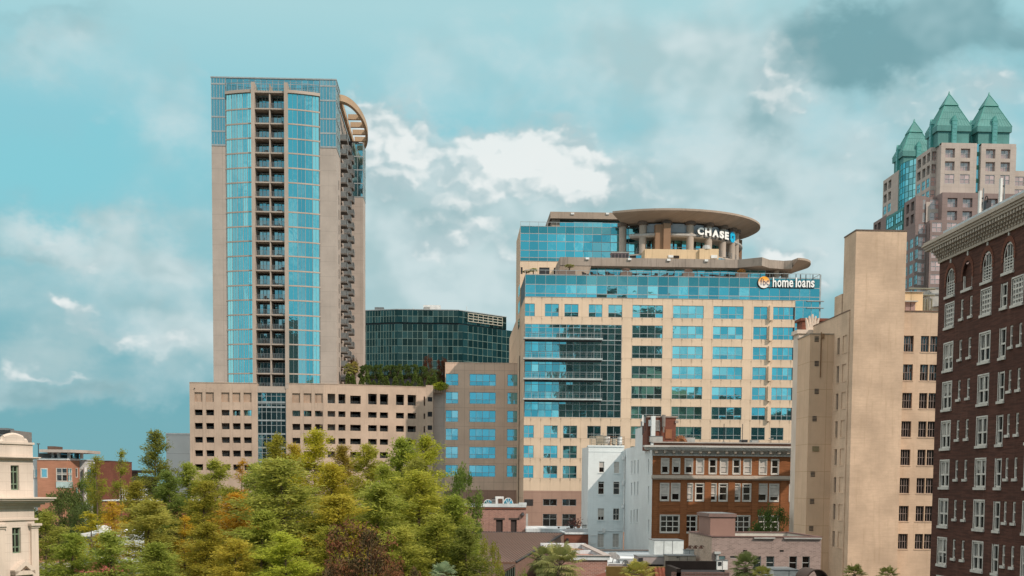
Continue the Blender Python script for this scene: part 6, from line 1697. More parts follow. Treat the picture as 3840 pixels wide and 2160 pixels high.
def flat_roofs():
    # long white flat roof with dishes
    Y0, Y1 = 165.0, 200.0
    T = thing('white_flat_roof_building', 'low building with a stained white flat roof carrying dishes and cooling units', 'building', (22, Y0, 0))
    z = at('D', 1150, 1075, Y0).z
    xa, xb = at('D', 1015, 1075, Y0).x, at('D', 1700, 1075, Y0).x
    m = MB(); m.box(xa, xb, Y0, Y1, 0, z); m.build('roof', WHITEROOF, T)
    m = MB(); m.box(xa, xb, Y1, Y1 + .6, 0, at('D', 1100, 964, Y1).z); m.build('rear_parapet', WHITEROOF, T)
    m = MB(); zp = at('D', 1100, 964, Y1).z; m.box(xa - 8, xb, Y1 - .15, Y1 + .75, zp, zp + .16); m.build('coping', plain('coping_stained', (.25, .19, .16), .8), T)
    m = MB(); m.box(xa, xb, Y0 - .2, Y0 + .25, z, z + .3); m.build('front_kerb', plain('kerb_grey', (.27, .26, .26), .8), T)
    # brick building with double white parapet, left
    T2 = thing('brick_parapet_building', 'low brick building with broad stained white parapets beside the palm', 'building', (12, 160, 0))
    Yf = 160.0; zf = at('D', 850, 1030, Yf).z; x0, x1 = at('D', 640, 1030, Yf).x, at('D', 1008, 1030, Yf).x
    m = MB(); m.box(x0, x1, Yf, 190, 0, zf); m.build('wall', MIXBRICK, T2)
    m = MB(); m.box(x0, x1 + .25, Yf - .2, Yf + .5, zf, zf + .5); m.box(x1 - .4, x1 + .25, Yf + .5, 192, zf, zf + .5); m.box(x0, x1, 189, 190.0, zf, zf + .7); m.box(x0, x1 - .4, 174, 174.6, zf, zf + .45); m.build('parapet', WHITEROOF, T2)
    m = MB(); m.box(x0 - .02, x1 + .45, Yf - .35, Yf + .6, zf + .5, zf + .58); m.box(x1 - .5, x1 + .4, Yf + .6, 192, zf + .5, zf + .58); m.build('coping', plain('coping_worn', (.34, .30, .28), .8), T2)
    return z, Y0, Y1
FRZ, FRY0, FRY1 = flat_roofs()

def dish(x, y, r, Y, label, tilt=(.5, -1, .5)):
    p = at('D', x, y, Y); t = thing('satellite_dish', label, 'satellite dish', (p.x, Y, FRZ), 'satellite dishes on the white flat roof')
    d = Vector(tilt).normalized(); a = d.orthogonal().normalized(); b = d.cross(a); m = MB(); n = 18; rings = []
    for k in range(4):
        rr = r * k / 3; dep = .25 * r * (k / 3) ** 2
        for i in range(n):
            q = 2 * math.pi * i / n; v = p + a * (rr * math.cos(q)) + b * (rr * math.sin(q)) + d * dep; m.v.append(tuple(v))
    for k in range(3):
        for i in range(n): j = (i + 1) % n; m.f.append((k * n + i, k * n + j, (k + 1) * n + j, (k + 1) * n + i))
    m.build('dish', plain('dish_grey', (.15, .15, .15), .5), t)
    m = MB(); m.tube(p, (p.x - .15, Y + .2, FRZ), .045); m.tube((p.x - .15, Y + .2, FRZ + .03), (p.x - .5, Y - .2, FRZ + .02), .04); m.build('mast', DARKMETAL, t)
    m = MB(); q = p + d * (r * .9); m.tube(p - b * r * .8, q, .03); m.box(q.x - .1, q.x + .1, q.y - .08, q.y + .08, q.z - .08, q.z + .08); m.build('feed_arm', GREYPAINT, t)
dish(1052, 1010, .82, 172, 'largest grey satellite dish, alone at the left of the white flat roof', (.25, -.5, .9))
dish(1137, 1058, .50, 168, 'small grey satellite dish, left one of the close pair on the white flat roof', (-.9, -1, .3))
dish(1176, 1057, .62, 168, 'black satellite dish, right one of the close pair on the white flat roof', (.2, -.6, .75))

def hvac(name, label, cat, c, x0, x1, yt, yb, Y, depth, mat, seams=(), grille=None, legs=False, lidm=None):
    F = FY(Y); xa, xb = F.U(c, x0, (yt + yb) / 2), F.U(c, x1, (yt + yb) / 2); zt, zb = F.Z(c, (x0 + x1) / 2, yt), F.Z(c, (x0 + x1) / 2, yb)
    t = thing(name, label, cat, ((xa + xb) / 2, Y, zb), 'units on the low roofs')
    m = MB(); m.box(xa, xb, Y, Y + depth, zb, zt); m.build('casing', mat, t)
    m = MB(); m.box(xa - .05, xb + .05, Y - .05, Y + depth + .05, zt, zt + .07); m.build('lid', lidm or RAIL, t)
    if seams:
        m = MB()
        for s in seams: x = xa + (xb - xa) * s; m.box(x - .02, x + .02, Y - .03, Y - .002, zb + .05, zt - .05)
        m.build('seam', DARKMETAL, t)
    if grille:
        a, b, q, r = grille; m = MB(); W_, H = xb - xa, zt - zb
        for k in range(7): z = zb + H * (q + (r - q) * k / 7); m.box(xa + W_ * a, xa + W_ * b, Y - .05, Y - .004, z, z + H * (r - q) / 12)
        m.build('grille', DARKMETAL, t)
    if legs:
        m = MB()
        for k in range(9): x = xa + (xb - xa) * (k + .3) / 9; m.box(x, x + .08, Y, Y + .1, zb - .7, zb)
        m.box(xa, xb, Y + depth - .1, Y + depth, zb - .7, zb); m.build('leg', DARKMETAL, t)
    return t
hvac('air_handler', 'largest white rooftop air handler in front of the orange brick wall', 'air handler', 'D', 1342, 1552, 892, 1000, 172, 5, plain('unit_white', (.52, .56, .56), .5), (.33, .62), None)
hvac('duct_housing', 'weathered grey duct housing on legs left of the beige unit', 'air handler', 'D', 1228, 1442, 1008, 1062, 160, 4, wall('weathered_grey', (.36, .32, .32), .1, .8, stain_col=(.12, .09, .09)), (), (.0, .16, .1, .9), True)
hvac('packaged_unit', 'beige packaged cooling unit in the middle of the roof equipment', 'air conditioner', 'D', 1440, 1640, 1002, 1085, 157, 3.5, plain('unit_beige', (.30, .27, .23), .6), (.42, .69), (.3, .38, .85, .93))
hvac('screen_panel', 'white sheet metal screen right of the beige cooling unit', 'screen', 'D', 1556, 1684, 960, 1075, 161, .8, plain('panel_pale', (.50, .54, .55), .5), (.3, .6, .62))
hvac('roof_cabinet', 'low white cabinet behind the small dishes on the white flat roof', 'cabinet', 'D', 1096, 1235, 1036, 1074, 171, 4, WHITEROOF)
hvac('small_condenser', 'white condenser with pipes against the mauve brick wall', 'air conditioner', 'D', 1793, 1868, 1035, 1100, 148.5, 1.0, WHITE, (.5,), (.08, .42, .45, .9))
hvac('packaged_unit', 'white unit with dark fan opening at the bottom right by the palm', 'air conditioner', 'D', 2200, 2376, 1105, 1180, 130, 5, plain('unit_white2', (.56, .58, .57), .5), (.6,))
m = None

def grey_brick():
    Y0 = 150.0; F = FY(Y0); x0 = F.U('D', 1752, 1000); x1 = F.U('D', 2535, 1000); zt = F.Z('D', 2100, 868)
    Yb = 165.0
    T = thing('mauve_brick_building', 'flat roofed building of mauve grey brick with a plum coloured roof house', 'building', ((x0 + x1) / 2, Y0, 0))
    W = [(1883, 1940), (2050, 2106), (2142, 2200), (2307, 2363), (2400, 2455), (1803, 1850)]
    h = [(F.U('D', a, 1050), F.U('D', b, 1050), F.Z('D', 2100, 1140) - (0 if i else -1.9), F.Z('D', 2100, 1003)) for i, (a, b) in enumerate(W)]
    m = MB(); m.wall(F, x0, x1, 0, zt, h, .25)
    m.build('wall', GREYBRICK, T)
    for i, w in enumerate(h): window(T, F, *w, W_GLASS if i in (0, 3, 4) else B_GLASS, GREYPAINT, 1, 3 if i else 1, depth=.22, fw=.07)
    FL = FXL(x0); m = MB(); m.wall(FL, Y0, Yb, 0, zt, [], .2); m.build('side_wall', wall('pink_side_brick', (.46, .35, .28), .06, .1, fine=.5, brick=(.42, .145, .02, (.55, .47, .4))), T)
    # roof and parapets with pale inner faces
    m = MB(); m.box(x0 + .3, x1 - .3, Y0 + .3, Yb - .3, zt - 1.3, zt - 1.2); m.build('roof', plain('gravel_roof', (.32, .30, .29), .9), T)
    PW = wall('parapet_inner', (.50, .48, .43), .05, .2)
    m = MB(); m.box(x0 + .02, x1, Yb - .3, Yb, 0, zt - .01); m.box(x1 - .3, x1, Y0 + .3, Yb - .3, 0, zt - .01); m.box(x0 + .01, x0 + .3, Y0 + .02, Yb - .3, zt - 1.3, zt - .01); m.box(x0 + .3, x1 - .3, Y0 + .02, Y0 + .3, zt - 1.3, zt - .01); m.build('inner_parapet', PW, T)
    cb = plain('coping_plum', (.15, .085, .075), .7)
    m = MB(); m.box(x0 - .08, x1 + .08, Y0 - .08, Y0 + .38, zt, zt + .14); m.box(x0 - .08, x1 + .08, Yb - .38, Yb + .08, zt, zt + .14); m.box(x0 - .08, x0 + .38, Y0 + .38, Yb - .38, zt, zt + .139); m.box(x1 - .38, x1 + .08, Y0 + .38, Yb - .38, zt, zt + .139); m.build('coping', cb, T)
    m = MB(); m.fb(F, F.U('D', 2055, 860), F.U('D', 2205, 860), zt - .16, zt - .004, .0, .25); m.fb(F, F.U('D', 2270, 860), x1, zt - .16, zt - .004, .0, .25); m.build('metal_flashing', GREYPAINT, T)
    FM = FY(152.6); a, b = FM.U('D', 1690, 760), FM.U('D', 1922, 760); z2 = FM.Z('D', 1800, 722)
    m = MB(); m.box(x0 + .3, b, 152.6, 160, zt - 1.25, z2); o = m.build('roof_house', MAUVE, T)
    m = MB(); m.box(x0 + .1, b + .12, 152.45, 160.2, z2, z2 + .38); m.build('roof_house_trim', plain('trim_plum', (.20, .13, .115), .6), T)
    m = MB(); m.box(x0 + .3, b - .1, 152.7, 160, z2 + .38, z2 + .42); m.build('roof_house_top', RAIL, T)
    for i, x in enumerate((1618, 1658, 1700)):
        u = FL.U('D', x, 930); z = FL.Z('D', x, 940); m = MB(); m.tube((x0 - .01, u, z + .1), (x0 - .35, u, z + .22), .05); m.cyl(x0 - .4, u, z - .15, z + .22, .30, .08, 10); m.build('gooseneck_lamp', plain('lamp_rust', (.10, .045, .03), .7), T)
    for x in (1992, 2254): 
        m = MB(); m.fb(F, F.U('D', x - 14, 965), F.U('D', x + 14, 965), F.Z('D', x, 971), F.Z('D', x, 958), .0, .03); m.build('wall_vent', DARK, T)
    m = MB(); x = F.U('D', 1790, 1000); m.box(x - .35, x + .35, Y0 - .5, Y0 - .05, F.Z('D', 1790, 985), F.Z('D', 1790, 970)); m.cyl(x, Y0 - .25, 0, F.Z('D', 1790, 985), .15, n=10); m.cyl(x, Y0 - .25, F.Z('D', 1790, 994), F.Z('D', 1790, 985), .15, .35, 10); m.build('rain_head', plain('gutter_pale', (.42, .44, .44), .5), T)
grey_brick()

def front_parapets():
    # dark topped brick wall, terracotta roof, ochre roof nearest the camera
    Y = 118.0; F = FY(Y); z = F.Z('D', 1690, 1086)
    T = thing('dark_parapet_building', 'low brick building with a blackened roof edge at the bottom by the palms', 'building', (F.U('D', 1690, 1100), Y, 0))
    x0, x1 = F.U('D', 1502, 1110), F.U('D', 1880, 1110)
    BP = wall('black_parapet', (.05, .035, .03), .15, .3)
    m = MB(); m.box(x0, x1, Y + 6, Y + 6.5, 0, z + .25); m.box(x0 - .01, x0 + .4, Y, Y + 6, 0, z - .1); m.build('parapet', BP, T)
    m = MB(); m.box(x0 + .4, x1, Y + .4, Y + 6, 0, z - .55); m.build('roof', plain('black_roof', (.035, .03, .03), .9), T)
    m = MB(); m.box(x0 - .4, x1, Y, Y + .4, 0, F.Z('D', 1690, 1120)); m.build('wall', MIXBRICK, T)
    Y = 125.0; F = FY(Y); T = thing('terracotta_roof_building', 'low building with rippled terracotta roof tiles under an ochre wall strip', 'building', (F.U('D', 1420, 1110), Y, 0))
    x0, x1 = F.U('D', 1345, 1110), F.U('D', 1500, 1110); zt = F.Z('D', 1420, 1092); zb = zt - 1.9
    m = MB(); n = int((x1 - x0) / .32)
    for i in range(n):
        x = x0 + (x1 - x0) * (i + .5) / n; m.tube((x, Y - 2.5, zb), (x, Y + .4, zt), .13, n=8)
    m.poly([(x0, Y - 2.5, zb), (x1, Y - 2.5, zb), (x1, Y + .4, zt - .02), (x0, Y + .4, zt - .02)]); m.build('tiles', TERRA, T)
    m = MB(); m.box(x0 - 4.5, x1 + .1, Y + .4, Y + 1.2, 0, F.Z('D', 1420, 1083)); m.box(x0 - 4.5, x1, Y - 2.4, Y + .4, 0, zb - .1); m.build('wall', plain('ochre_wall', (.30, .18, .05), .8), T)
    Y = 128.0; F = FY(Y); T = thing('red_roof_building', 'corner of a low building with a dull red roof and white flashing at the bottom', 'building', (F.U('D', 950, 1130), Y, 0))
    m = MB(); A, B, C, D = at('D', 1010, 1112, Y + 4), at('D', 1060, 1150, Y), at('D', 870, 1150, Y), at('D', 905, 1142, Y + 4); 
    m.poly([A, B + Vector((0, 0, -.8)), C + Vector((-2, 0, -.9)), D + Vector((-1, 0, -.4))]); m.build('roof', plain('red_roof', (.26, .07, .04), .8), T)
    m = MB(); m.tube(A, B, .2, n=6); m.tube(A, at('D', 1085, 1165, Y), .3, n=6); m.build('flashing', WHITEROOF, T)
    m = MB(); m.box(C.x, B.x, Y + 1, Y + 5, 0, B.z - 1.0); m.build('wall', STUCCO2, T)
    T = thing('arched_roof', 'dark brown curved roof edge at the bottom near the tan block', 'roof', (at('D', 2500, 1140, 120).x, 120, 0)); p = at('D', 2510, 1140, 120); r = 1.05
    m = MB()
    for i in range(20):
        a, b = math.pi * i / 20, math.pi * (i + 1) / 20; A = (p.x - r * math.cos(a), p.z - .7 + 1.2 * math.sin(a)); B = (p.x - r * math.cos(b), p.z - .7 + 1.2 * math.sin(b))
        m.poly([(A[0], 120, A[1]), (B[0], 120, B[1]), (B[0], 124, B[1]), (A[0], 124, A[1])]); m.tube((A[0], 120, A[1]), (B[0], 120, B[1]), .07, n=5)
    m.build('curved_shell', plain('brown_shell', (.09, .05, .035), .7), T)
    m = MB(); m.box(p.x - r, p.x + r, 120.2, 124, 0, p.z - .7); m.build('wall', GREYBRICK, T)
front_parapets()
# ================================================================== limestone corner building
def stone_building():
    d = Vector((2795 - 0, 5000 + 0, 0)).normalized()
    p = at('J', 338, 1300, 118); F = Fr((p.x, p.y, 0), d, (d.y, -d.x, 0))      # u = 0 at the far right corner, negative towards us
    T = thing('limestone_building', 'pale limestone corner building with heavy ledge and green framed windows', 'building', (p.x, p.y, 0))
    Z = lambda x, y: F.Z('J', x, y)
    uw = [(F.U('J', 98, 560), F.U('J', 174, 560)), (F.U('J', 111, 1120), F.U('J', 190, 1120))]
    zc0, zc1 = Z(250, 803), Z(250, 737)
    W1 = (uw[0][0], uw[0][1], Z(136, 670), Z(136, 447)); W2 = (uw[1][0], uw[1][1], Z(150, 1243), Z(150, 1010))
    uL = -26.0
    uT = F.U('J', 300, 500)
    ztop = Z(150, 255)
    m = MB(); m.wall(F, uL, -.25, 0, zc0, [W2], .35); m.wall(F, uL, uT, zc1, ztop, [W1], .35)
    for (ue, z0, z1) in ((-.25, 0, zc0), (uT, zc1, ztop)):
        a, b = F.P(ue, z0), F.P(ue, z0, -8); m.poly([a, b, (b[0], b[1], z1), (a[0], a[1], z1)])
    a, b, c, e = F.P(uL, ztop), F.P(uT, ztop), F.P(uT, ztop, -9), F.P(uL, ztop, -9); m.poly([a, b, c, e]); m.build('wall', STONE, T)
    for w in (W1, W2):
        o = window(T, F, w[0], w[1], w[2], w[3], W_GLASS, GREENF, 2, depth=.32, fw=.10, zsplit=[w[2] + (w[3] - w[2]) * .24, w[2] + (w[3] - w[2]) * .74])
    # big ledge
    m = MB()
    for z0, z1, dd in ((Z(200, 830), Z(200, 803), .25), (Z(200, 803), Z(200, 785), .55), (Z(200, 785), Z(200, 765), .85), (Z(200, 765), Z(200, 748), 1.1), (Z(200, 748), Z(200, 737), 1.25)):
        m.fb(F, uL, dd * .9, z0, z1 - .004, -8, dd)
    m.build('main_ledge', STONET, T)
    m = MB(); m.fb(F, uL, uT + .35, Z(150, 390), Z(150, 378), -8, .30); m.fb(F, uL, uT + .5, Z(150, 378), Z(150, 368), -8, .45); m.build('upper_ledge', STONET, T)
    m = MB(); m.fb(F, uL, .05, Z(150, 945), Z(150, 928), -.3, .15); m.build('string_course', STONET, T)
    # attic parapet with stepped curved gable
    m = MB(); m.fb(F, uL, uT + .1, ztop, ztop + .18, -8, .12); m.build('attic_coping', STONET, T)
    m = MB(); pts = [(F.U('J', 20, 215), ztop), (F.U('J', 255, 240), ztop)]
    out = [(F.U('J', 255, 240), ztop + .02), (F.U('J', 250, 232), Z(240, 222)), (F.U('J', 222, 215), Z(220, 218)), (F.U('J', 218, 200), Z(218, 196))]
    n = 8; ua, ub = F.U('J', 218, 196), F.U('J', 40, 196)
    for i in range(n + 1):
        t = i / n; out.append((ua + (ub - ua) * t, Z(218, 196) + (Z(130, 168) - Z(218, 196)) * math.sin(math.pi * t)))
    out += [(F.U('J', 36, 215), Z(30, 215)), (F.U('J', 0, 222), ztop + .02)]
    for dd in (0.02, -.5): m.poly([F.P(u, z, dd) for u, z in out])
    for (p1, p2) in zip(out, out[1:]): m.poly([F.P(p1[0], p1[1], .02), F.P(p2[0], p2[1], .02), F.P(p2[0], p2[1], -.5), F.P(p1[0], p1[1], -.5)])
    g = m.build('gable_parapet', STONE, T)
    m = MB()
    for (p1, p2) in zip(out, out[1:]): m.tube(F.P(p1[0], p1[1], -.2), F.P(p2[0], p2[1], -.2), .16, n=5)
    m.build('gable_coping', STONET, T)
    # pilasters with capitals
    for (x0, x1, y) in ((272, 338, 1200), (-60, 30, 1200)):
        a, b = F.U('J', x0, y), F.U('J', x1, y) if x1 < 300 else -.02
        m = MB(); m.fb(F, a, b, 0, Z(300, 1010), .003, .22); o = m.build('pilaster', STONET, T)
        m = MB(); m.fb(F, a - .1, b + .1, Z(300, 1010), Z(300, 992), .003, .32); m.fb(F, a - .22, b + .22, Z(300, 992), Z(300, 972), .003, .45); m.build('capital', STONET, o)
    # pediment at the bottom
    a, b, c = F.U('J', 92, 1405), F.U('J', 275, 1380), F.U('J', 190, 1310); zb = Z(180, 1400); zt = Z(190, 1305)
    m = MB(); m.fb(F, a, b, zb - .35, zb, .003, .6)
    for (p1, p2) in (((a, zb + .1), (c, zt)), ((c, zt), (b, zb + .1))):
        q = [(p1[0], p1[1]), (p2[0], p2[1]), (p2[0], p2[1] - .45), (p1[0], p1[1] - .45)]
        A_ = [F.P(u, z, .6) for u, z in q]; B_ = [F.P(u, z, .0) for u, z in q]; m.poly(A_)
        for i in range(4): m.poly([A_[i], A_[(i + 1) % 4], B_[(i + 1) % 4], B_[i]])
    m.poly([F.P(a, zb, .15), F.P(b, zb, .15), F.P(c, zt - .3, .15)])
    m.fb(F, a + .3, b - .3, zb - 5, zb - .36, .003, .2)
    m.build('pediment', STONET, T)
    return F
stone_building()
def left_back():
    F = FY(300); z0, z1 = F.Z('J', 50, 175), F.Z('J', 50, 125)
    T = thing('ribbed_roof_block', 'grey ribbed plant room showing above the limestone building at the left edge', 'building', (F.U('J', 30, 150), 300, 0))
    m = MB(); m.box(F.U('J', -200, 150), F.U('J', 93, 150), 300, 315, 0, z1); m.build('wall', plain('grey_block', (.22, .21, .20), .8), T)
    m = MB()
    for k in range(6): z = z0 + (z1 - z0) * k / 6; m.box(F.U('J', -200, 150), F.U('J', 95, 150), 299.8, 299.99, z, z + .35)
    m.box(F.U('J', -200, 110), F.U('J', 20, 110), 303, 308, z1, F.Z('J', 5, 103)); m.build('rib', RAIL, T)
    # brick and white office
    Y = 262.0; F = FY(Y); Z = lambda x, y: F.Z('J', x, y); U = lambda x, y=550: F.U('J', x, y)
    T = thing('salmon_brick_office', 'salmon brick and white office with corner bay window and roof pavilion', 'building', (U(500), Y, 0))
    zt = Z(480, 398); xe = U(722)
    # chamfered corner: front face, chamfer, then side going back
    c0 = U(615); c1x = FY(Y + 6.5).U('J', 722, 550); P1 = (c1x, Y + 6.5)
    W = [(U(368), U(434), Z(400, 562), Z(400, 472)), (U(508), c0 - .02, Z(560, 592), Z(560, 470))]
    m = MB(); m.wall(F, U(338), c0, 0, zt, W, .25)
    FC = Fr((c0, Y, 0), (P1[0] - c0, P1[1] - Y, 0), (P1[1] - Y, -(P1[0] - c0), 0)); LC = Vector((P1[0] - c0, P1[1] - Y)).length
    Wc = [(.02, FC.U('J', 655, 550), Z(560, 592), Z(560, 470)), (FC.U('J', 684, 520), FC.U('J', 706, 520), FC.Z('J', 695, 558), FC.Z('J', 695, 470)), (FC.U('J', 687, 680), FC.U('J', 710, 680), FC.Z('J', 698, 712), FC.Z('J', 698, 648))]
    m.wall(FC, 0, LC, 0, zt, Wc, .25); m.poly([(U(338), Y, zt), (c0, Y, zt), (P1[0], P1[1], zt), (P1[0], 285, zt), (U(338), 285, zt)]); m.build('wall', ORANGEB, T)
    window(T, F, *W[0], A_GLASS, WF, 1, depth=.2, fw=.2); window(T, F, *W[1], W_GLASS, WF, 2, depth=.2, fw=.14, zsplit=[W[1][2] + 1.3, W[1][3] - 1.0])
    window(T, FC, *Wc[0], A_GLASS, WF, 2, depth=.2, fw=.14, zsplit=[W[1][2] + 1.3, W[1][3] - 1.0]); window(T, FC, *Wc[1], W_GLASS, WF, 1, depth=.2, fw=.15); window(T, FC, *Wc[2], A_GLASS, WF, 1, depth=.2, fw=.15)
    m = MB(); m.fb(F, U(508), c0, Z(560, 650), Z(560, 594), .01, .12); m.fb(FC, 0, FC.U('J', 655, 620), Z(560, 650), Z(560, 594), .01, .12); m.build('bay_panel', plain('pale_blue_panel', (.40, .52, .52), .5), T)
    m = MB(); m.fb(F, U(338), c0, zt, zt + .35, -.4, .12); m.fb(FC, 0, LC, zt, zt + .35, -.4, .12); m.build('coping', WHITE, T)
    # white wings
    F2 = FY(Y + 7); WW = wall('office_white', (.60, .62, .62), .04, .05)
    x2, x3 = F2.U('J', 722, 600), F2.U('J', 862, 600); h = [(F2.U('J', 725, 520), F2.U('J', 762, 520), F2.Z('J', 740, 557), F2.Z('J', 740, 480)), (F2.U('J', 788, 520), F2.U('J', 850, 520), F2.Z('J', 740, 557), F2.Z('J', 740, 480)), (F2.U('J', 727, 680), F2.U('J', 765, 680), F2.Z('J', 740, 708), F2.Z('J', 740, 648)), (F2.U('J', 790, 680), F2.U('J', 825, 680), F2.Z('J', 740, 708), F2.Z('J', 740, 648))]
    m = MB(); m.wall(F2, x2 - .3, x3, 0, F2.Z('J', 790, 402), h, .25); m.poly([(x2, Y + 7, F2.Z('J', 790, 402)), (x3, Y + 7, F2.Z('J', 790, 402)), (x3, 285, F2.Z('J', 790, 402)), (x2, 285, F2.Z('J', 790, 402))])
    m.box(U(270), U(338), Y + .8, 285, 0, Z(310, 398)); m.build('white_wing', WW, T)
    for w in h: window(T, F2, *w, A_GLASS, WF, 3, depth=.2, fw=.12)
    F3 = FY(Y + .8); window(T, Fr((0, Y + .55, 0), (1, 0, 0), (0, -1, 0)), U(300), U(332), Z(315, 558), Z(315, 477), A_GLASS, WF, 2, depth=.1, fw=.12)
    m = MB()
    for x in (780, 845): m.cyl(F2.U('J', x, 600), Y + 6.4, 0, F2.Z('J', x, 465), .35, n=10)
    m.build('column', WHITE, T)
    m = MB(); m.fb(F2, x2, x3, F2.Z('J', 790, 597), F2.Z('J', 790, 590), 0, .15); m.fb(F2, x2, x3 + .1, F2.Z('J', 790, 402), F2.Z('J', 790, 396), -.3, .2); m.build('white_band', WHITE, T)
    F4 = FY(Y + 5); m = MB(); m.box(F4.U('J', 862, 500), F4.U('J', 995, 500), Y + 5, 285, 0, F4.Z('J', 920, 410)); m.build('brick_stair_tower', REDBRICK, T)
    m = MB(); m.box(F4.U('J', 860, 500), F4.U('J', 997, 500), Y + 4.9, 285, F4.Z('J', 920, 410), F4.Z('J', 920, 403)); m.build('tower_coping', plain('coping_maroon', (.12, .06, .05), .7), T)
    # roof pavilion
    a, b = U(345, 350), U(655, 350); zb = zt + .35; zr0 = Z(500, 330)
    m = MB(); m.prism([(U(375, 325), Y - 1.2), (U(655, 325), Y - 1.2), (F.U('J', 748, 325), Y + 3.5), (F.U('J', 748, 325), Y + 13), (U(375, 325), Y + 13)], zr0, zr0 + .55); m.build('pavilion_roof', wall('pavilion_roof_grey', (.45, .40, .36), .05, .2), T)
    m = MB()
    for x, y in ((460, 1), (515, 1), (608, 1), (672, 5)): m.box(F.U('J', x, 360) - .25, F.U('J', x, 360) + .25, Y + y, Y + y + .5, zb, zr0)
    m.build('pavilion_post', WHITE, T)
    m = MB(); m.box(U(345, 360), U(445, 360), Y + .6, Y + 9, zb, Z(390, 336)); m.build('pavilion_room', plain('pavilion_dark', (.06, .06, .055), .5), T)
    r_ = MB()
    for h_ in (.6, 1.1, 1.6): r_.box(U(445), U(610), Y + .3, Y + .36, zb + h_, zb + h_ + .06)
    r_.build('pavilion_railing', RAIL, T)
    g = MB(); pane_quads(g, FY(Y + 8), U(445), U(655), zb, zr0, 6, 1, 0, .01); g.build('pavilion_glass', A_GLASS, T)
    # brown block with mast behind
    F5 = FY(275); T = thing('brown_plant_room', 'dark brown block with thin mast between the limestone building and the roof pavilion', 'building', (F5.U('J', 320, 300), 275, 0))
    m = MB(); m.box(F5.U('J', 280, 300), F5.U('J', 345, 300), 286, 292, 0, FY(286).Z('J', 320, 272)); m.build('wall', plain('brown_block', (.13, .08, .06), .8), T)
    m = MB(); x = FY(286).U('J', 345, 300); m.tube((x, 286.2, zt), (x, 286.2, FY(286).Z('J', 345, 250)), .1, n=5); m.cyl(x, 286.2, FY(286).Z('J', 345, 256), FY(286).Z('J', 345, 248), .4, .3, 8); m.build('mast', DARKMETAL, T)
    # plain white block behind the garage
    F6 = FY(318); T = thing('white_hall', 'plain white windowless block left of the parking garage', 'building', (F6.U('J', 1600, 300), 318, 0))
    m = MB(); zz = F6.Z('J', 1600, 168); m.box(F6.U('J', 1505, 300), F6.U('J', 1800, 300), 318, 350, 0, zz); m.build('wall', wall('white_cladding', (.62, .64, .65), .02, .03, joint=(90, 4.4, 0, .5, .05)), T)
    m = MB(); m.box(F6.U('J', 1503, 300), F6.U('J', 1800, 300), 317.9, 350, zz, zz + .35); m.build('coping', WHITE, T)
    # far low dark-brown hall with clerestory
    F7 = FY(330); T = thing('brown_clerestory_hall', 'long low brown hall with a strip of windows, far behind the trees', 'building', (F7.U('J', 1130, 560), 330, 0)); zz = F7.Z('J', 1130, 512)
    m = MB(); m.box(F7.U('J', 990, 560), F7.U('J', 1260, 560), 330, 350, 0, F7.Z('J', 1130, 545)); m.build('wall', plain('brown_grey_wall', (.17, .13, .12), .8), T)
    g = MB(); pane_quads(g, F7, F7.U('J', 995, 530), F7.U('J', 1240, 530), F7.Z('J', 1130, 545), zz, 11, 1, 0, .01); o = g.build('clerestory', A_GLASS, T)
    m = MB(); m.box(F7.U('J', 985, 510), F7.U('J', 1245, 510), 329.6, 350, zz, zz + .6)
    for i in range(12): x = F7.U('J', 995, 530) + (F7.U('J', 1240, 530) - F7.U('J', 995, 530)) * i / 11; m.box(x - .3, x + .3, 329.8, 329.95, F7.Z('J', 1130, 545), zz)
    m.build('roof_beam', plain('maroon_dark', (.07, .035, .03), .8), T)
    # pink walled hall
    F8 = FY(225); T = thing('pink_hall', 'maroon pink painted hall glimpsed through the cypress trees', 'hall', (F8.U('J', 1300, 850), 225, 0))
    m = MB(); m.box(F8.U('J', 905, 850), F8.U('J', 1800, 850), 225, 245, 0, F8.Z('J', 1000, 770)); m.build('wall', PINKW, T)
    m = MB(); m.box(F8.U('J', 900, 850), F8.U('J', 1800, 850), 224.8, 245, F8.Z('J', 1000, 770), F8.Z('J', 1000, 763)); m.build('coping', WHITEROOF, T)
    m = MB()
    for (x, y) in ((1020, 690), (1190, 690)):
        a, b, c, d = F8.U('J', x, y), F8.U('J', x + 85, y), F8.Z('J', x, y + 28), F8.Z('J', x, y - 30)
        m.box(a, b, 230, 230.1, d - .1, d); m.box(a, b, 230, 230.1, c, c + .1)
        for i in range(5): xx = a + (b - a) * i / 4; m.box(xx - .05, xx + .05, 230, 230.1, F8.Z('J', x, 765), d)
    m.build('roof_trellis', WHITE, T)
    # white shop front low behind trees
    F9 = FY(160); T = thing('white_shop', 'low white shop with flat roof and rooftop unit hidden among the trees', 'shop', (F9.U('J', 900, 1150), 160, 0))
    za = F9.Z('J', 900, 1090); m = MB(); m.box(F9.U('J', 760, 1150), F9.U('J', 1040, 1150), 160, 175, 0, za); m.build('wall', WHITEW2, T)
    m = MB(); m.box(F9.U('J', 745, 1100), F9.U('J', 1045, 1100), 159.4, 175, za, za + .35); m.box(F9.U('J', 750, 1060), F9.U('J', 820, 1060), 163, 166, za + .35, F9.Z('J', 780, 1050)); m.cyl(F9.U('J', 880, 1080), 163, za + .35, za + 1.2, .7, .9, 12); m.build('roof_edge', WHITE, T)
    for x in (810, 870, 960): 
        m = MB(); m.box(F9.U('J', x, 1200), F9.U('J', x + 45, 1200), 159.85, 159.99, F9.Z('J', x, 1260), F9.Z('J', x, 1160)); m.build('shop_window', W_GLASS, T)
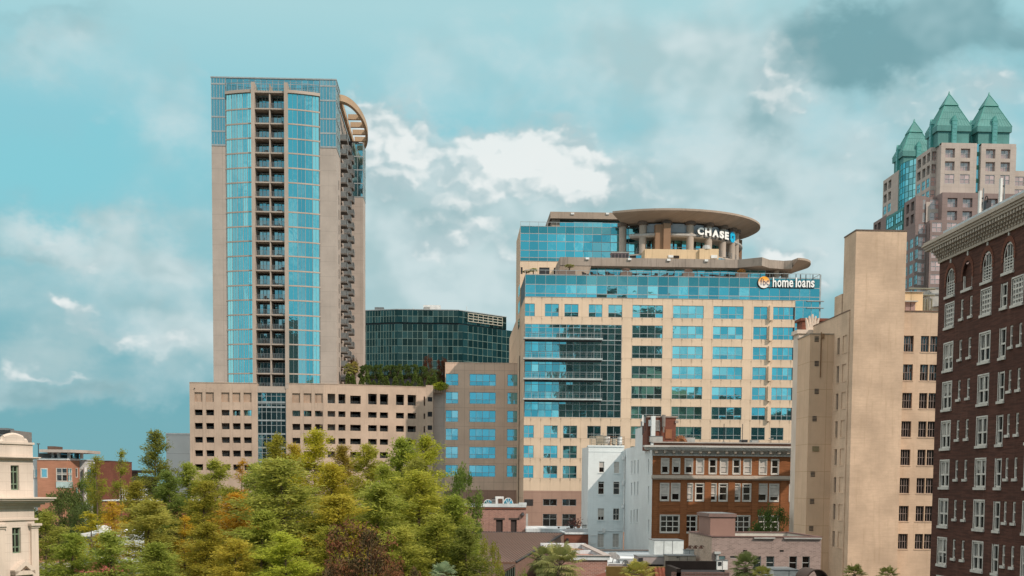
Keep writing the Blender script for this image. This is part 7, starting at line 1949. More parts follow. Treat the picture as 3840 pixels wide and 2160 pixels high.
    for (x, y, r, Y_, lab) in ((920, 1350, 3.2, 140, 'dark red market umbrella glimpsed below the trees at the left'),):
        p = at('J', x, y - 60, Y_); t = thing('market_umbrella', lab, 'umbrella', (p.x, Y_, 0)); m = MB(); n = 8
        for i in range(n):
            a, b = 2 * math.pi * i / n, 2 * math.pi * (i + 1) / n; m.poly([(p.x, Y_, p.z), (p.x + r * math.cos(a), Y_ + r * math.sin(a), p.z - 1.3), (p.x + r * math.cos(b), Y_ + r * math.sin(b), p.z - 1.3)])
        m.build('canopy', plain('umbrella_red', (.26, .05, .04), .8), t); m = MB(); m.tube((p.x, Y_, 0), (p.x, Y_, p.z + .3), .06); m.build('pole', WHITE, t)
left_back()
g = MB(); g.poly([(-2500, -600, 0), (2500, -600, 0), (2500, 4500, 0), (-2500, 4500, 0)]); struct(g.build('ground', wall('ground_soil', (.11, .10, .08), .1, 0, rough=.95)))
g = MB(); g.poly([(-70, 85, .02), (8, 85, .02), (8, 222, .02), (-70, 222, .02)]); struct(g.build('lawn', wall('park_grass', (.05, .075, .025), .15, 0, rough=.95)))
g = MB(); g.box(-80, -70.5, 60, 300, -.1, .12); struct(g.build('pavement', wall('paving', (.28, .27, .25), .08, .1)))
g = MB(); g.poly([(8, 60, .024), (15, 60, .024), (15, 150, .024), (8, 150, .024)]); struct(g.build('street', wall('asphalt', (.05, .05, .052), .1, 0)))
# ================================================================== vegetation
LEAF = leafmat('cypress_foliage', (.29, .285, .05), (.40, .36, .07), .45)
LEAFB = leafmat('broadleaf_foliage', (.075, .105, .026), (.12, .15, .04), .3)
LEAFM = leafmat('magnolia_foliage', (.07, .055, .024), (.20, .07, .03), .12)
LEAFP = leafmat('palm_foliage', (.19, .21, .07), (.28, .26, .09), .35)
def rv(r): return Vector((r.gauss(0, 1), r.gauss(0, 1), r.gauss(0, 1))).normalized()
def leafq(v, f, c, d, w, L, W):
    b = len(v); v += [tuple(c - d * L), tuple(c + w * W), tuple(c + d * L), tuple(c - w * W)]; f.append((b, b + 1, b + 2, b + 3))
def cypress(seed, H=20.0, Rm=3.6, nb=104, tufts=9, leaves=26, sparse=0.0, h0=.12):
    r = random.Random(seed); V, Fc = [], []; T = MB()
    lean = Vector((r.uniform(-.25, .25), r.uniform(-.25, .25), 0))
    def tr(h): return lean * (h / H) + Vector((math.sin(h * .5 + seed) * .08, math.cos(h * .43) * .08, h))
    for i in range(7): T.tube(tr(H * i / 7), tr(H * (i + 1) / 7), .26 * (1 - i / 7.3), .26 * (1 - (i + 1) / 7.3), 6)
    tiers = 8 + seed % 4
    for i in range(nb):
        t = (i + r.random()) / nb; h = H * (h0 + (1 - h0) * t)
        lobe = 1 + .10 * math.sin(t * tiers * 2 * math.pi + seed)
        L = Rm * ((1 - t) ** .58 + .05) * lobe * r.uniform(.6, 1.15)
        if sparse and r.random() < sparse: continue
        a = r.uniform(0, 2 * math.pi) if not i % 3 else i * 2.399
        rise = .30 + .75 * t
        base = tr(h - .1)
        dirv = Vector((math.cos(a), math.sin(a), 0))
        def bp(s): return base + dirv * (L * s) + Vector((0, 0, L * rise * s - L * (.34 + .2 * (1 - t)) * s * s))
        for k in range(3): T.tube(bp(k / 3), bp((k + 1) / 3), .055 * (1 - k / 3.2) * (1.3 - t), .055 * (1 - (k + 1) / 3.2) * (1.3 - t), 4)
        n = max(2, int(tufts * (.35 + L / Rm * .75)))
        for k in range(n):
            s = .22 + .80 * (k + r.random()) / n; c0 = bp(min(s, 1.05)); side = dirv.cross(Vector((0, 0, 1)))
            c0 = c0 + side * r.gauss(0, .15 * L * s) + Vector((0, 0, r.gauss(0, .12)))
            tw = (c0 - bp(max(0, s - .3))).normalized()
            for q in range(leaves):
                c = c0 + Vector((r.gauss(0, .26), r.gauss(0, .26), r.gauss(-.05, .24)))
                d = (tw + rv(r) * .8 + Vector((0, 0, -.15))).normalized(); w = d.cross(rv(r)).normalized()
                leafq(V, Fc, c, d, w, r.uniform(.11, .24), r.uniform(.03, .06))
    for q in range(leaves * 4):
        c = tr(H - .15) + Vector((r.gauss(0, .16), r.gauss(0, .16), -abs(r.gauss(0, .8)))); d = (Vector((0, 0, 1)) + rv(r)).normalized(); leafq(V, Fc, c, d, d.cross(rv(r)).normalized(), .18, .045)
    return T, V, Fc
def broad(seed, H=12.0, Rx=4.5, Rz=4.2, blobs=46, leaves=150, ls=.16, flat=.8, trunk=.35, lw=.5):
    r = random.Random(seed); V, Fc = [], []; T = MB()
    c0 = Vector((0, 0, H - Rz)); fork = Vector((0, 0, max(.6, H - Rz * 1.9)))
    T.tube((0, 0, 0), fork, trunk, trunk * .75, 7)
    for i in range(blobs):
        d = rv(r); rad = r.uniform(.35, .95) ** .6
        c = c0 + Vector((d.x * Rx * rad, d.y * Rx * rad, d.z * Rz * rad * .92))
        if i % 2 == 0:
            m_ = (fork + c) * .5 + Vector((r.gauss(0, .3), r.gauss(0, .3), -.3)); T.tube(fork, m_, trunk * .28, trunk * .16, 5); T.tube(m_, c, trunk * .16, .03, 4)
        rb = r.uniform(.55, 1.15) * Rx * .27
        for q in range(leaves):
            e = rv(r) * (rb * r.random() ** .4); p = c + Vector((e.x, e.y, e.z * flat)); dd = rv(r)
            leafq(V, Fc, p, dd, dd.cross(rv(r)).normalized(), r.uniform(.7, 1.3) * ls, r.uniform(.7, 1.2) * ls * lw)
    return T, V, Fc
def fanpalm(seed, H=8.0, Rc=1.9, fronds=34, drop=.35, trunk=.2, skirt=True):
    r = random.Random(seed); V, Fc = [], []; T = MB()
    T.tube((0, 0, -5), (0, 0, 0), trunk, n=8)
    for i in range(6): T.tube((0, 0, H * i / 6), (0, 0, H * (i + 1) / 6), trunk * (1 + .06 * (i % 2)), trunk * (1 + .06 * ((i + 1) % 2)), 8)
    top = Vector((0, 0, H))
    for i in range(fronds):
        a = i * 2.399 + r.uniform(-.2, .2); e = math.pi * .44 - (i / fronds) ** .8 * math.pi * .70 + r.uniform(-.12, .12)
        d = Vector((math.cos(a) * math.cos(e), math.sin(a) * math.cos(e), math.sin(e))); Lp = Rc * r.uniform(.42, .62)
        q = top + d * Lp + Vector((0, 0, -.10 * Lp * drop)); T.tube(top, q, .02, .014, 4)
        side = d.cross(Vector((0, 0, 1)));  side = side.normalized() if side.length > .01 else Vector((1, 0, 0)); nrm = side.cross(d).normalized()
        k = 26
        for j in range(k):
            th = (j / (k - 1) - .5) * math.pi * 1.25
            ld = (d * math.cos(th) + side * math.sin(th)).normalized(); Ll = Rc * r.uniform(.40, .58) * (1 - .18 * abs(th)); w = ld.cross(nrm).normalized() * (.030 * Rc / 1.9 + .008)
            m_ = q + ld * Ll * .6 + nrm * (.03); tip = q + ld * Ll + Vector((0, 0, -drop * Ll * .75))
            b = len(V); V += [tuple(q), tuple(m_ - w), tuple(tip), tuple(m_ + w)]; Fc.append((b, b + 1, b + 2, b + 3))
    return T, V, Fc
def mk(name, TVF, leaf, label='', cat='tree', parts=('trunk', 'crown')):
    T, V, Fc = TVF; root = thing(name, label, cat)
    T.build(parts[0], BARK, root)
    c = MB(); c.v, c.f = V, Fc; c.build(parts[1], leaf, root)
    return root
_protos = {}
_used = set()
def put(key, x, y, z, sx, sz, rot, color, label, name, cat='tree', group=None):
    src = _protos[key]
    if key in _used: o = copy_tree(src)
    else: o = src; _used.add(key)
    o.location = (x, y, z); o.scale = (sx, sx, sz); o.rotation_euler = (0, 0, rot)
    o['label'] = label; o['category'] = cat
    if group: o['group'] = group
    o.name = name
    for ch in o.children:
        if ch.name.startswith(('crown', 'fronds')): ch.color = (*color, 1)
    return o
for i in range(6): _protos['cy%d' % i] = mk('bald_cypress', cypress(i + 11, Rm=(3.6, 3.3, 3.9, 3.6, 4.0, 3.4)[i]), LEAF)
_protos['cs0'] = mk('bald_cypress', cypress(41, Rm=3.4, nb=84, sparse=.3, leaves=20), LEAF); _protos['cs1'] = mk('bald_cypress', cypress(42, Rm=3.2, nb=84, sparse=.38, leaves=20), LEAF)
_protos['ok0'] = mk('oak_tree', broad(5), LEAFB); _protos['ok1'] = mk('oak_tree', broad(6, blobs=34, leaves=110), LEAFB)
_protos['mg'] = mk('magnolia_tree', broad(8, H=14, Rx=4.6, Rz=5.6, blobs=85, leaves=110, ls=.17, lw=.45), LEAFM)
_protos['cm'] = mk('crape_myrtle', broad(9, H=5.5, Rx=1.9, Rz=1.7, blobs=26, leaves=60, ls=.14, trunk=.12), LEAFB)
GRN, YEL, ORG, PALE, DRK, OLV, BRT = (.85, .95, .9), (1.15, 1.1, .6), (1.35, .86, .45), (.95, 1.03, 1.1), (.5, .6, .65), (.82, .80, .6), (1.12, 1.18, .75)
TREES = [
    # x, top y (2576 grid), distance, half width px, key, colour, label
    (390, 1088, 205, 44, 'cy0', DRK, 'tallest dark green cypress, standing in front of the white windowless block'),
    (302, 1134, 200, 36, 'cs0', OLV, 'sparse olive cypress with see-through top between the salmon office and the dark tall cypress'),
    (243, 1148, 196, 36, 'cs1', OLV, 'thin sparse cypress in front of the red stair tower of the salmon office'),
    (470, 1168, 205, 50, 'cy1', GRN, 'green cypress rising at the left corner of the parking garage'),
    (548, 1160, 200, 52, 'cy2', GRN, 'green cypress below the leftmost garage openings, left of an orange one'),
    (606, 1158, 202, 34, 'cs0', ORG, 'narrow orange tinged cypress left of the glazed stair of the garage'),
    (688, 1098, 206, 46, 'cy3', OLV, 'tall dull green cypress hiding the foot of the glazed garage stair'),
    (738, 1122, 208, 40, 'cy5', YEL, 'yellowish cypress just right of the glazed garage stair'),
    (786, 1088, 200, 56, 'cy4', YEL, 'yellow green cypress with the highest top right of the glazed garage stair'),
    (862, 1126, 206, 42, 'cy5', OLV, 'olive cypress top between two taller yellow green ones before the garage'),
    (922, 1122, 198, 50, 'cy0', BRT, 'brightest fresh green cypress in front of the right part of the garage'),
    (1008, 1106, 200, 60, 'cy1', GRN, 'broad mid green cypress left of the cypress that hides the garage end'),
    (1074, 1100, 196, 52, 'cy2', BRT, 'sunlit cypress hiding the right end of the garage beside the office wing'),
    (1038, 1160, 190, 50, 'cy3', GRN, 'lower green cypress between the two tall ones at the garage end'),
    (640, 1170, 196, 44, 'cy0', GRN, 'green cypress behind the large pale one and left of the garage stair'),
    (430, 1190, 190, 50, 'cy3', DRK, 'dark cypress below the white windowless block, right of the tallest dark one'),
    (510, 1215, 185, 55, 'cy4', OLV, 'dark olive cypress in front of the pink hall'),
    (340, 1215, 180, 48, 'cy5', OLV, 'olive cypress beside the left end of the pink hall'),
    (830, 1170, 185, 60, 'cy1', YEL, 'wide yellowish cypress in the second row before the garage'),
    (970, 1175, 180, 60, 'cy5', GRN, 'grey green cypress in the second row below the brightest one'),
    (376, 1262, 150, 78, 'cy2', PALE, 'large grey green cypress with pointed top in the left middle of the grove'),
    (290, 1262, 158, 50, 'cs1', ORG, 'orange tinted sparse cypress in front of the pink hall wall'),
    (232, 1290, 150, 50, 'cs0', YEL, 'sparse yellowish cypress near the white shop roof'),
    (462, 1300, 150, 45, 'cs0', ORG, 'small orange topped cypress right of the large grey green one'),
    (592, 1246, 150, 62, 'cy5', ORG, 'broad orange brown cypress in the middle of the grove'),
    (718, 1162, 142, 118, 'cy4', PALE, 'huge pale grey green cypress in the centre of the grove'),
    (850, 1250, 140, 88, 'cy0', BRT, 'bright green cypress just behind the dark red magnolia'),
    (955, 1222, 145, 90, 'cy3', PALE, 'pale green cypress right of and behind the magnolia'),
    (1062, 1192, 150, 84, 'cy4', BRT, 'large sunlit green cypress at the right of the grove'),
    (1140, 1250, 150, 64, 'cy1', GRN, 'green cypress left of the oak beside the office wing'),
    (660, 1290, 135, 70, 'cy1', GRN, 'mid green cypress at the foot of the huge pale one'),
    (520, 1320, 132, 66, 'cy3', OLV, 'brownish olive cypress below the broad orange one'),
    (110, 1290, 130, 54, 'cy2', GRN, 'cypress touching the corner of the limestone building'),
    (180, 1345, 122, 62, 'cy0', GRN, 'lowest left cypress beside the limestone building pilaster'),
    (285, 1340, 120, 68, 'cy3', PALE, 'grey green cypress at the lower left edge of the grove'),
    (395, 1370, 116, 70, 'cy5', GRN, 'low green cypress near the bottom below the large grey green one'),
    (590, 1360, 116, 72, 'cy0', BRT, 'fresh green cypress at the bottom centre left'),
    (720, 1345, 114, 74, 'cy2', BRT, 'fresh green cypress at the bottom left of the magnolia'),
    (820, 1330, 118, 60, 'cy4', OLV, 'olive cypress squeezed between two bright ones left of the magnolia'),
    (1010, 1330, 118, 72, 'cy1', PALE, 'pale feathery cypress touching the right side of the magnolia'),
    (1100, 1300, 120, 78, 'cy5', GRN, 'green cypress at the bottom right of the grove'),
    (1178, 1330, 118, 58, 'cy3', DRK, 'dark cypress at the right rim of the grove beside the brown roof'),
]
for i, (x, y, Y, hw, key, colr, lab) in enumerate(TREES):
    p = at('W', x, y, Y); H = p.z; s = (hw * 1.65 * 1.4907 / 5000 * Y) / 3.3
    tint = tuple(c * rng.uniform(.9, 1.1) for c in colr)
    put(key, p.x, Y, 0, s, H / 20.0, i * 1.7, tint, lab, 'bald_cypress', 'tree', 'cypress grove in the park')
def oak(x, y, Y, hw, key, col_, lab, name='oak_tree'):
    p = at('W', x, y, Y); s = (hw * 1.4907 / 5000 * Y) / (4.6 if key != 'cm' else 1.9)
    base = {'ok0': 12., 'ok1': 12., 'mg': 14., 'cm': 5.5}[key]
    put(key, p.x, Y, 0, s, p.z / base, x * .01, col_, lab, name)
oak(150, 1228, 188, 78, 'ok0', (.9, .9, .9), 'round dark oak in front of the salmon brick office')
oak(208, 1248, 182, 44, 'ok1', (.8, .85, .9), 'smaller dark oak right of the round one below the salmon office')
oak(262, 1330, 176, 50, 'ok1', (.8, .85, .9), 'low dark oak behind the white shop')
oak(178, 1205, 198, 50, 'ok1', (.7, .75, .8), 'dark oak crown between the salmon brick office and its red stair tower')
oak(215, 1190, 205, 46, 'ok0', (1.2, 1.3, .9), 'olive oak crown covering the foot of the red stair tower')
oak(1165, 1165, 165, 52, 'ok0', (1.3, 1.4, 1.0), 'loose leafy oak in front of the office wing windows')
oak(1232, 1335, 128, 36, 'ok1', (2.4, 1.8, .9), 'thin olive tree with wispy yellow branches before the brown metal roof')
oak(908, 1284, 104, 112, 'mg', (1, 1, 1), 'dark red brown magnolia with glossy leaves at the bottom of the grove', 'magnolia_tree')
oak(1010, 1390, 100, 70, 'mg', (1, 1, 1), 'low dark magnolia at the bottom right foot of the tall magnolia', 'magnolia_tree')
oak(1935, 1268, 186, 58, 'ok0', (.75, .95, .85), 'dark oak in front of the lower windows of the orange brick building')
oak(1322, 1420, 112, 30, 'ok1', (1.5, 1.5, 1.0), 'small bushy tree against the glazed lean-to left of the palms')
# ---------- palms
_protos['fp0'] = mk('sabal_palm', fanpalm(3), LEAFP, parts=('trunk', 'fronds')); _protos['fp1'] = mk('sabal_palm', fanpalm(4, fronds=28), LEAFP, parts=('trunk', 'fronds'))
def palm(c, x, y, r, Y, key, col_, lab, z0=0.0, group='palms', name='sabal_palm'):
    p = at(c, x, y, Y); R_ = r / CR[c][2] / 5000 * Y
    s = R_ / 1.75; put(key, p.x, Y, max(0, p.z - 8.0 * s) if z0 == 0 else z0, s, s, x * .1, col_, lab, name, 'palm', group)
palm('D', 668, 1075, 195, 95, 'fp0', (1.15, 1.15, 1.2), 'largest fan palm, at the bottom beside the white stained parapets')
palm('D', 560, 1035, 140, 100, 'fp1', (.8, .85, .8), 'dark fan palm just behind and left of the largest palm')
palm('D', 1215, 1150, 150, 88, 'fp1', (1.3, 1.2, .8), 'yellowish palm top cut by the bottom edge below the satellite dishes')
palm('D', 1998, 1085, 128, 98, 'fp0', (.8, .9, .9), 'dark green fan palm in front of the mauve brick wall')
palm('D', 2120, 1150, 100, 92, 'fp1', (1.2, 1.15, .8), 'small bright palm at the bottom right of the dark green palm')
palm('G', 505, 1445, 110, 95, 'fp0', (1.1, 1.1, .9), 'left of two palm tops at the foot of the tan block')
palm('G', 760, 1455, 105, 95, 'fp1', (1.1, 1.1, .9), 'right of two palm tops at the foot of the tan block')
palm('K', 1870, 1450, 115, 88, 'fp0', (.9, 1.2, 2.0), 'blue grey palm cut by the bottom edge right of the magnolia')
# ---------- roof garden on the garage
ZR = ZGAR - 1.0
def rg(c, x, y, Y, hw, key, col_, lab, name, grp='roof garden trees'):
    p = at(c, x, y, Y); wid = hw / CR[c][2] / 5000 * Y; bh, bw_ = {'cm': (5.5, 1.9), 'mg': (14, 4.6), 'ok1': (12, 4.6), 'cs0': (20, 3.3)}[key]
    put(key, p.x, Y, ZR, wid / bw_, (p.z - ZR) / bh, x * .03, col_, lab, name, 'tree', grp)
_cm = ['crape myrtle at the left end of the roof garden, next to the palms', 'crape myrtle second from the roof garden palms', 'third crape myrtle from the roof garden palms', 'crape myrtle left of the middle of the roof garden', 'crape myrtle in the middle of the roof garden', 'crape myrtle right of the middle of the roof garden', 'crape myrtle in the roof garden left of the reddish magnolia', 'darkest crape myrtle under the left reddish magnolia']
for i, (x, y) in enumerate(((110, 470), (165, 462), (215, 470), (270, 462), (330, 462), (385, 470), (440, 462), (495, 470))):
    rg('L', x, y, 292 + (i % 2) * 2.5, 62, 'cm', (.62, .75, .65), _cm[i], 'crape_myrtle')
rg('L', 555, 405, 298, 42, 'mg', (.75, .6, .7), 'taller reddish magnolia on the garage roof garden', 'magnolia_tree')
rg('L', 648, 420, 300, 50, 'mg', (1.0, .7, .7), 'redder magnolia at the right end of the garage roof garden', 'magnolia_tree')
rg('L', 45, 418, 300, 34, 'mg', (.6, .6, .7), 'dark tree rising behind the roof garden palms beside the tall tower', 'magnolia_tree')
rg('L', 590, 500, 293, 60, 'ok1', (.8, .8, .8), 'low dark oak at the right of the garage roof garden', 'oak_tree')
rg('L', 520, 520, 296, 50, 'ok1', (.6, .7, .7), 'dark bushy oak below the taller roof magnolia', 'oak_tree')
_protos['sp'] = mk('sabal_palm', fanpalm(12, H=4.0, Rc=1.3, fronds=26, trunk=.12), LEAFP, parts=('trunk', 'fronds'))
def rpalm(c, x, y, Y, s, z0, lab, col_=(1, 1, .8), grp='roof palms', hz=None):
    p = at(c, x, y, Y); put('sp', p.x, Y, z0, s, (p.z - z0) / 4.0, x * .2, col_, lab, 'sabal_palm', 'palm', grp)
rpalm('L', 12, 515, 290, 1.15, ZR, 'left palm of the roof garden beside the tall tower'); rpalm('L', 52, 505, 291, 1.1, ZR, 'right palm of the roof garden beside the tall tower', (1.2, 1, .7))
# hedge strip along the garden edge
r_ = random.Random(5); V, Fc = [], []
for i in range(8000):
    t = r_.random(); a = at('L', -10 + 665 * t, 590, 288.9); Yh = 288.9 + r_.random() * 1.6; hgt = (.9 + .5 * math.sin(t * 37) + .3 * math.sin(t * 91)) * r_.random() ** .5 * 2.3
    c = Vector((a.x, Yh, ZR + .9 + hgt)); d = rv(r_); leafq(V, Fc, c, d, d.cross(rv(r_)).normalized(), .16, .09)
m = MB(); m.v, m.f = V, Fc; h = thing('garden_hedge', 'dark mixed hedge along the edge of the garage roof garden', 'hedge', (-20, 289, ZR)); o = m.build('foliage', LEAFB, h); o.color = (.9, 1, .8, 1)
m = MB(); a, b = at('L', -10, 600, 288.7).x, at('L', 655, 600, 288.7).x; m.box(a, b, 288.8, 290.6, ZR, ZR + .5); m.build('planter', STUCCO2, h)
V, Fc = [], []
p = at('L', 638, 605, 288.5)
for i in range(900):
    e = rv(r_); d = rv(r_); leafq(V, Fc, Vector((p.x + e.x * 1.9 * r_.random() ** .4, 288.4 + e.y * .5, ZR + 1.35 + e.z * .85)), d, d.cross(rv(r_)).normalized(), .13, .08)
m = MB(); m.v, m.f = V, Fc; h = thing('yellow_bush', 'bright yellow green bush at the right end of the roof garden edge', 'bush', (p.x, 288.4, ZR)); o = m.build('foliage', LEAFB, h); o.color = (3.6, 3.0, 1.2, 1)
m = MB()
for k in range(5): m.tube((p.x - 1 + .5 * k, 288.4, ZR), (p.x - 1.1 + .55 * k, 288.4, ZR + 1.3), .05)
m.build('stem', BARK, h)
# ================================================================== terrace furniture and planters
def terrace():
    FT = FY(267.0); CH = plain('wicker_dark', (.025, .022, .022), .7)
    z = OZT
    proto = thing('lounge_chair', '', 'chair', (0, 0, 0))
    m = MB(); m.box(-.42, .42, -.4, .4, .28, .45); m.build('seat', CH, proto)
    m = MB(); v = [(-.42, .3, .45), (.42, .3, .45), (.42, .48, 1.05), (-.42, .48, 1.05)]; m.poly(v); m.poly([(a, b + .08, c) for a, b, c in v]); m.box(-.42, .42, .34, .42, .4, .8); m.build('backrest', CH, proto)
    for s in (-1, 1):
        m = MB(); m.box(s * .42 - .05, s * .42 + .05, -.4, .4, .28, .68); m.build('armrest', CH, proto)
        m = MB(); m.box(s * .36 - .04, s * .36 + .04, -.36, -.28, 0, .28); m.box(s * .36 - .04, s * .36 + .04, .28, .36, 0, .28); m.build('leg', CH, proto)
    tp = thing('terrace_table', '', 'table', (0, 0, 0))
    m = MB(); m.cyl(0, 0, .68, .74, .55, n=16); m.build('tabletop', CH, tp); m = MB(); m.cyl(0, 0, 0, .68, .06, n=8); m.cyl(0, 0, 0, .05, .28, n=12); m.build('pedestal', CH, tp)
    spots = [(632, .7, 'lounge chair farthest left on the office terrace, nearest the palm in its planter'), (703, -1.0, 'second lounge chair from the left on the office terrace'), (762, .9, 'lounge chair left of a close pair on the office terrace'), (822, -.8, 'left chair of the close pair before the first shrub planter'), (848, 1.2, 'right chair of the close pair before the first shrub planter'),
             (1190, .6, 'lounge chair just right of two round terrace tables'), (1268, -1, 'lounge chair in the middle of the office terrace'), (1322, 1, 'lounge chair left of the middle shrub planter'), (1592, .7, 'first lounge chair right of the middle shrub planter'), (1690, 1.0, 'lounge chair right of the third terrace table'), (1733, -1.2, 'lounge chair between the third and the fourth terrace table'), (1772, .3, 'lounge chair left of the last terrace table')]
    for i, (x, rot, lab) in enumerate(spots):
        o = proto if i == 0 else copy_tree(proto); o.location = (FT.U('A', x, 630), 267.0 + (i % 3) * .5 - .6, z); o.rotation_euler = (0, 0, rot * 1.3 + math.pi * (i % 2)); o.scale = (1.15, 1.15, 1.05); o['label'] = lab; o['group'] = 'lounge chairs on the office terrace'
    for i, (x, lab) in enumerate(((1035, 'first round table from the left on the office terrace'), (1115, 'second round table from the left on the office terrace'), (1655, 'third round table from the left on the office terrace'), (1792, 'round table nearest the right planter on the office terrace'))):
        o = tp if i == 0 else copy_tree(tp); o.location = (FT.U('A', x, 630), 266.6, z); o['label'] = lab; o['group'] = 'round tables on the office terrace'; o.scale = (1.4, 1.4, 1.1)
    PB = plain('planter_brown', (.14, .11, .095), .8)
    rr = random.Random(9)
    for (a, b, yt, kind, lab) in ((415, 550, 592, 'palm', 'long dark planter under the palm at the left end of the canopy'), (915, 1008, 605, 'dry', 'dark planter with dry pinkish shrubs left of the terrace middle'), (1415, 1508, 612, 'dry', 'dark planter with dry shrubs right of the terrace middle'), (1845, 1937, 612, 'orange', 'dark planter with an orange shrub near the right sign')):
        xa, xb = FT.U('A', a, 620), FT.U('A', b, 620); zt = FT.Z('A', a, yt); t = thing('terrace_planter', lab, 'planter', ((xa + xb) / 2, 267, z), 'planters on the office terrace')
        m = MB(); m.box(xa, xb, 266.4, 267.8, z, zt); m.build('box', PB, t)
        if kind != 'palm':
            V, Fc = [], []
            for i in range(420):
                e = rv(rr); d = rv(rr); rad = rr.random() ** .4
                leafq(V, Fc, Vector(((xa + xb) / 2 + e.x * (xb - xa) * .42 * rad, 267.1 + e.y * .6, zt + .35 + e.z * .6 * rad)), d, d.cross(rv(rr)).normalized(), .13, .05)
            m = MB(); m.v, m.f = V, Fc; o = m.build('shrub', leafmat('dry_leaf', (.24, .16, .13), (.3, .2, .15)) if kind == 'dry' else leafmat('orange_leaf', (.25, .12, .03), (.3, .15, .04)), t)
        else: m = MB(); m.box(xa + .1, xb - .1, 266.5, 267.7, zt, zt + .04); m.build('soil', DARK, t)
    rpalm('A', 505, 552, 267.1, .95, z + .9, 'potted palm under the left end of the terrace canopy', (1.1, 1.1, .8), 'terrace palms')
    rpalm('A', 215, 585, 267.1, .85, z, 'terrace palm at the far left corner, the greener right one', (1.1, 1.2, .9), 'terrace palms')
    rpalm('A', 158, 598, 266.6, .8, z, 'terrace palm at the far left corner, the darker left one', (.5, .55, .5), 'terrace palms')
terrace()

# ================================================================== balcony furniture on the apartment tower
def balcony_things():
    F = FY(284.6); CH = plain('balcony_furniture', (.05, .035, .03), .8)
    ch = MB(); ch.box(-.3, .3, -.3, .3, .35, .45); ch.box(-.3, .3, .22, .3, .45, .95); ch.box(-.3, -.24, -.3, .3, 0, .6); ch.box(.24, .3, -.3, .3, 0, .6)
    tb = MB(); tb.cyl(0, 0, .6, .66, .42, n=10); tb.cyl(0, 0, 0, .6, .05, n=6); tb.cyl(0, 0, 0, .05, .25, n=8)
    cm_, tm = None, None
    rr = random.Random(21)
    xs = (F.U('H', 548, 900), F.U('H', 650, 900)), (F.U('H', 664, 900), F.U('H', 768, 900))
    for k, z in enumerate(TLEV[1:21]):
        for s, (a, b) in enumerate(xs):
            side = 'left' if s == 0 else 'right'
            for j in range(rr.choice((1, 2, 2, 3))):
                x = a + .6 + (b - a - 1.2) * rr.random(); kind = rr.random() < .72
                if kind:
                    if cm_ is None: o = ch.build('balcony_chair', CH); cm_ = o
                    else: o = cm_.copy(); COL.objects.link(o)
                else:
                    if tm is None: o = tb.build('balcony_table', CH); tm = o
                    else: o = tm.copy(); COL.objects.link(o)
                o.location = (x, 285.0 + rr.uniform(-.2, .5), z + .12); o.rotation_euler = (0, 0, rr.uniform(0, 6.28)); o.scale = (1.25, 1.25, 1.15)
                o['label'] = 'small dark %s on the %s recessed tower balcony, storey %d from the top' % ('chair' if kind else 'table', side, k + 1)
                o['category'] = 'chair' if kind else 'table'; o['group'] = 'chairs on the tower balconies' if kind else 'tables on the tower balconies'
balcony_things()

# ================================================================== signs
def glyph(ch, F, u0, u1, z0, z1, d0, d1, mat, parent, name='letter', bold=.0, full=None):
    cu = bpy.data.curves.new('t', 'FONT'); cu.body = ch; cu.extrude = .5; cu.offset = bold; cu.resolution_u = 4
    ob = bpy.data.objects.new('t', cu); me = bpy.data.meshes.new_from_object(ob)
    xs = [v.co.x for v in me.vertices]; ys = [v.co.y for v in me.vertices]; a, b, c, e = min(xs), max(xs), min(ys), max(ys)
    m = MB(); m.v = [F.P(u0 + (v.co.x - a) / (b - a) * (u1 - u0), z0 + (v.co.y - c) / (e - c) * (z1 - z0), d0 + (v.co.z + .5) * (d1 - d0)) for v in me.vertices]
    m.f = [tuple(p.vertices) for p in me.polygons]
    bpy.data.objects.remove(ob); bpy.data.meshes.remove(me)
    return m.build(name, mat, parent)
LW = plain('sign_white', (.86, .88, .88), .5, var=.02); LB = plain('sign_black', (.02, .025, .03), .6)
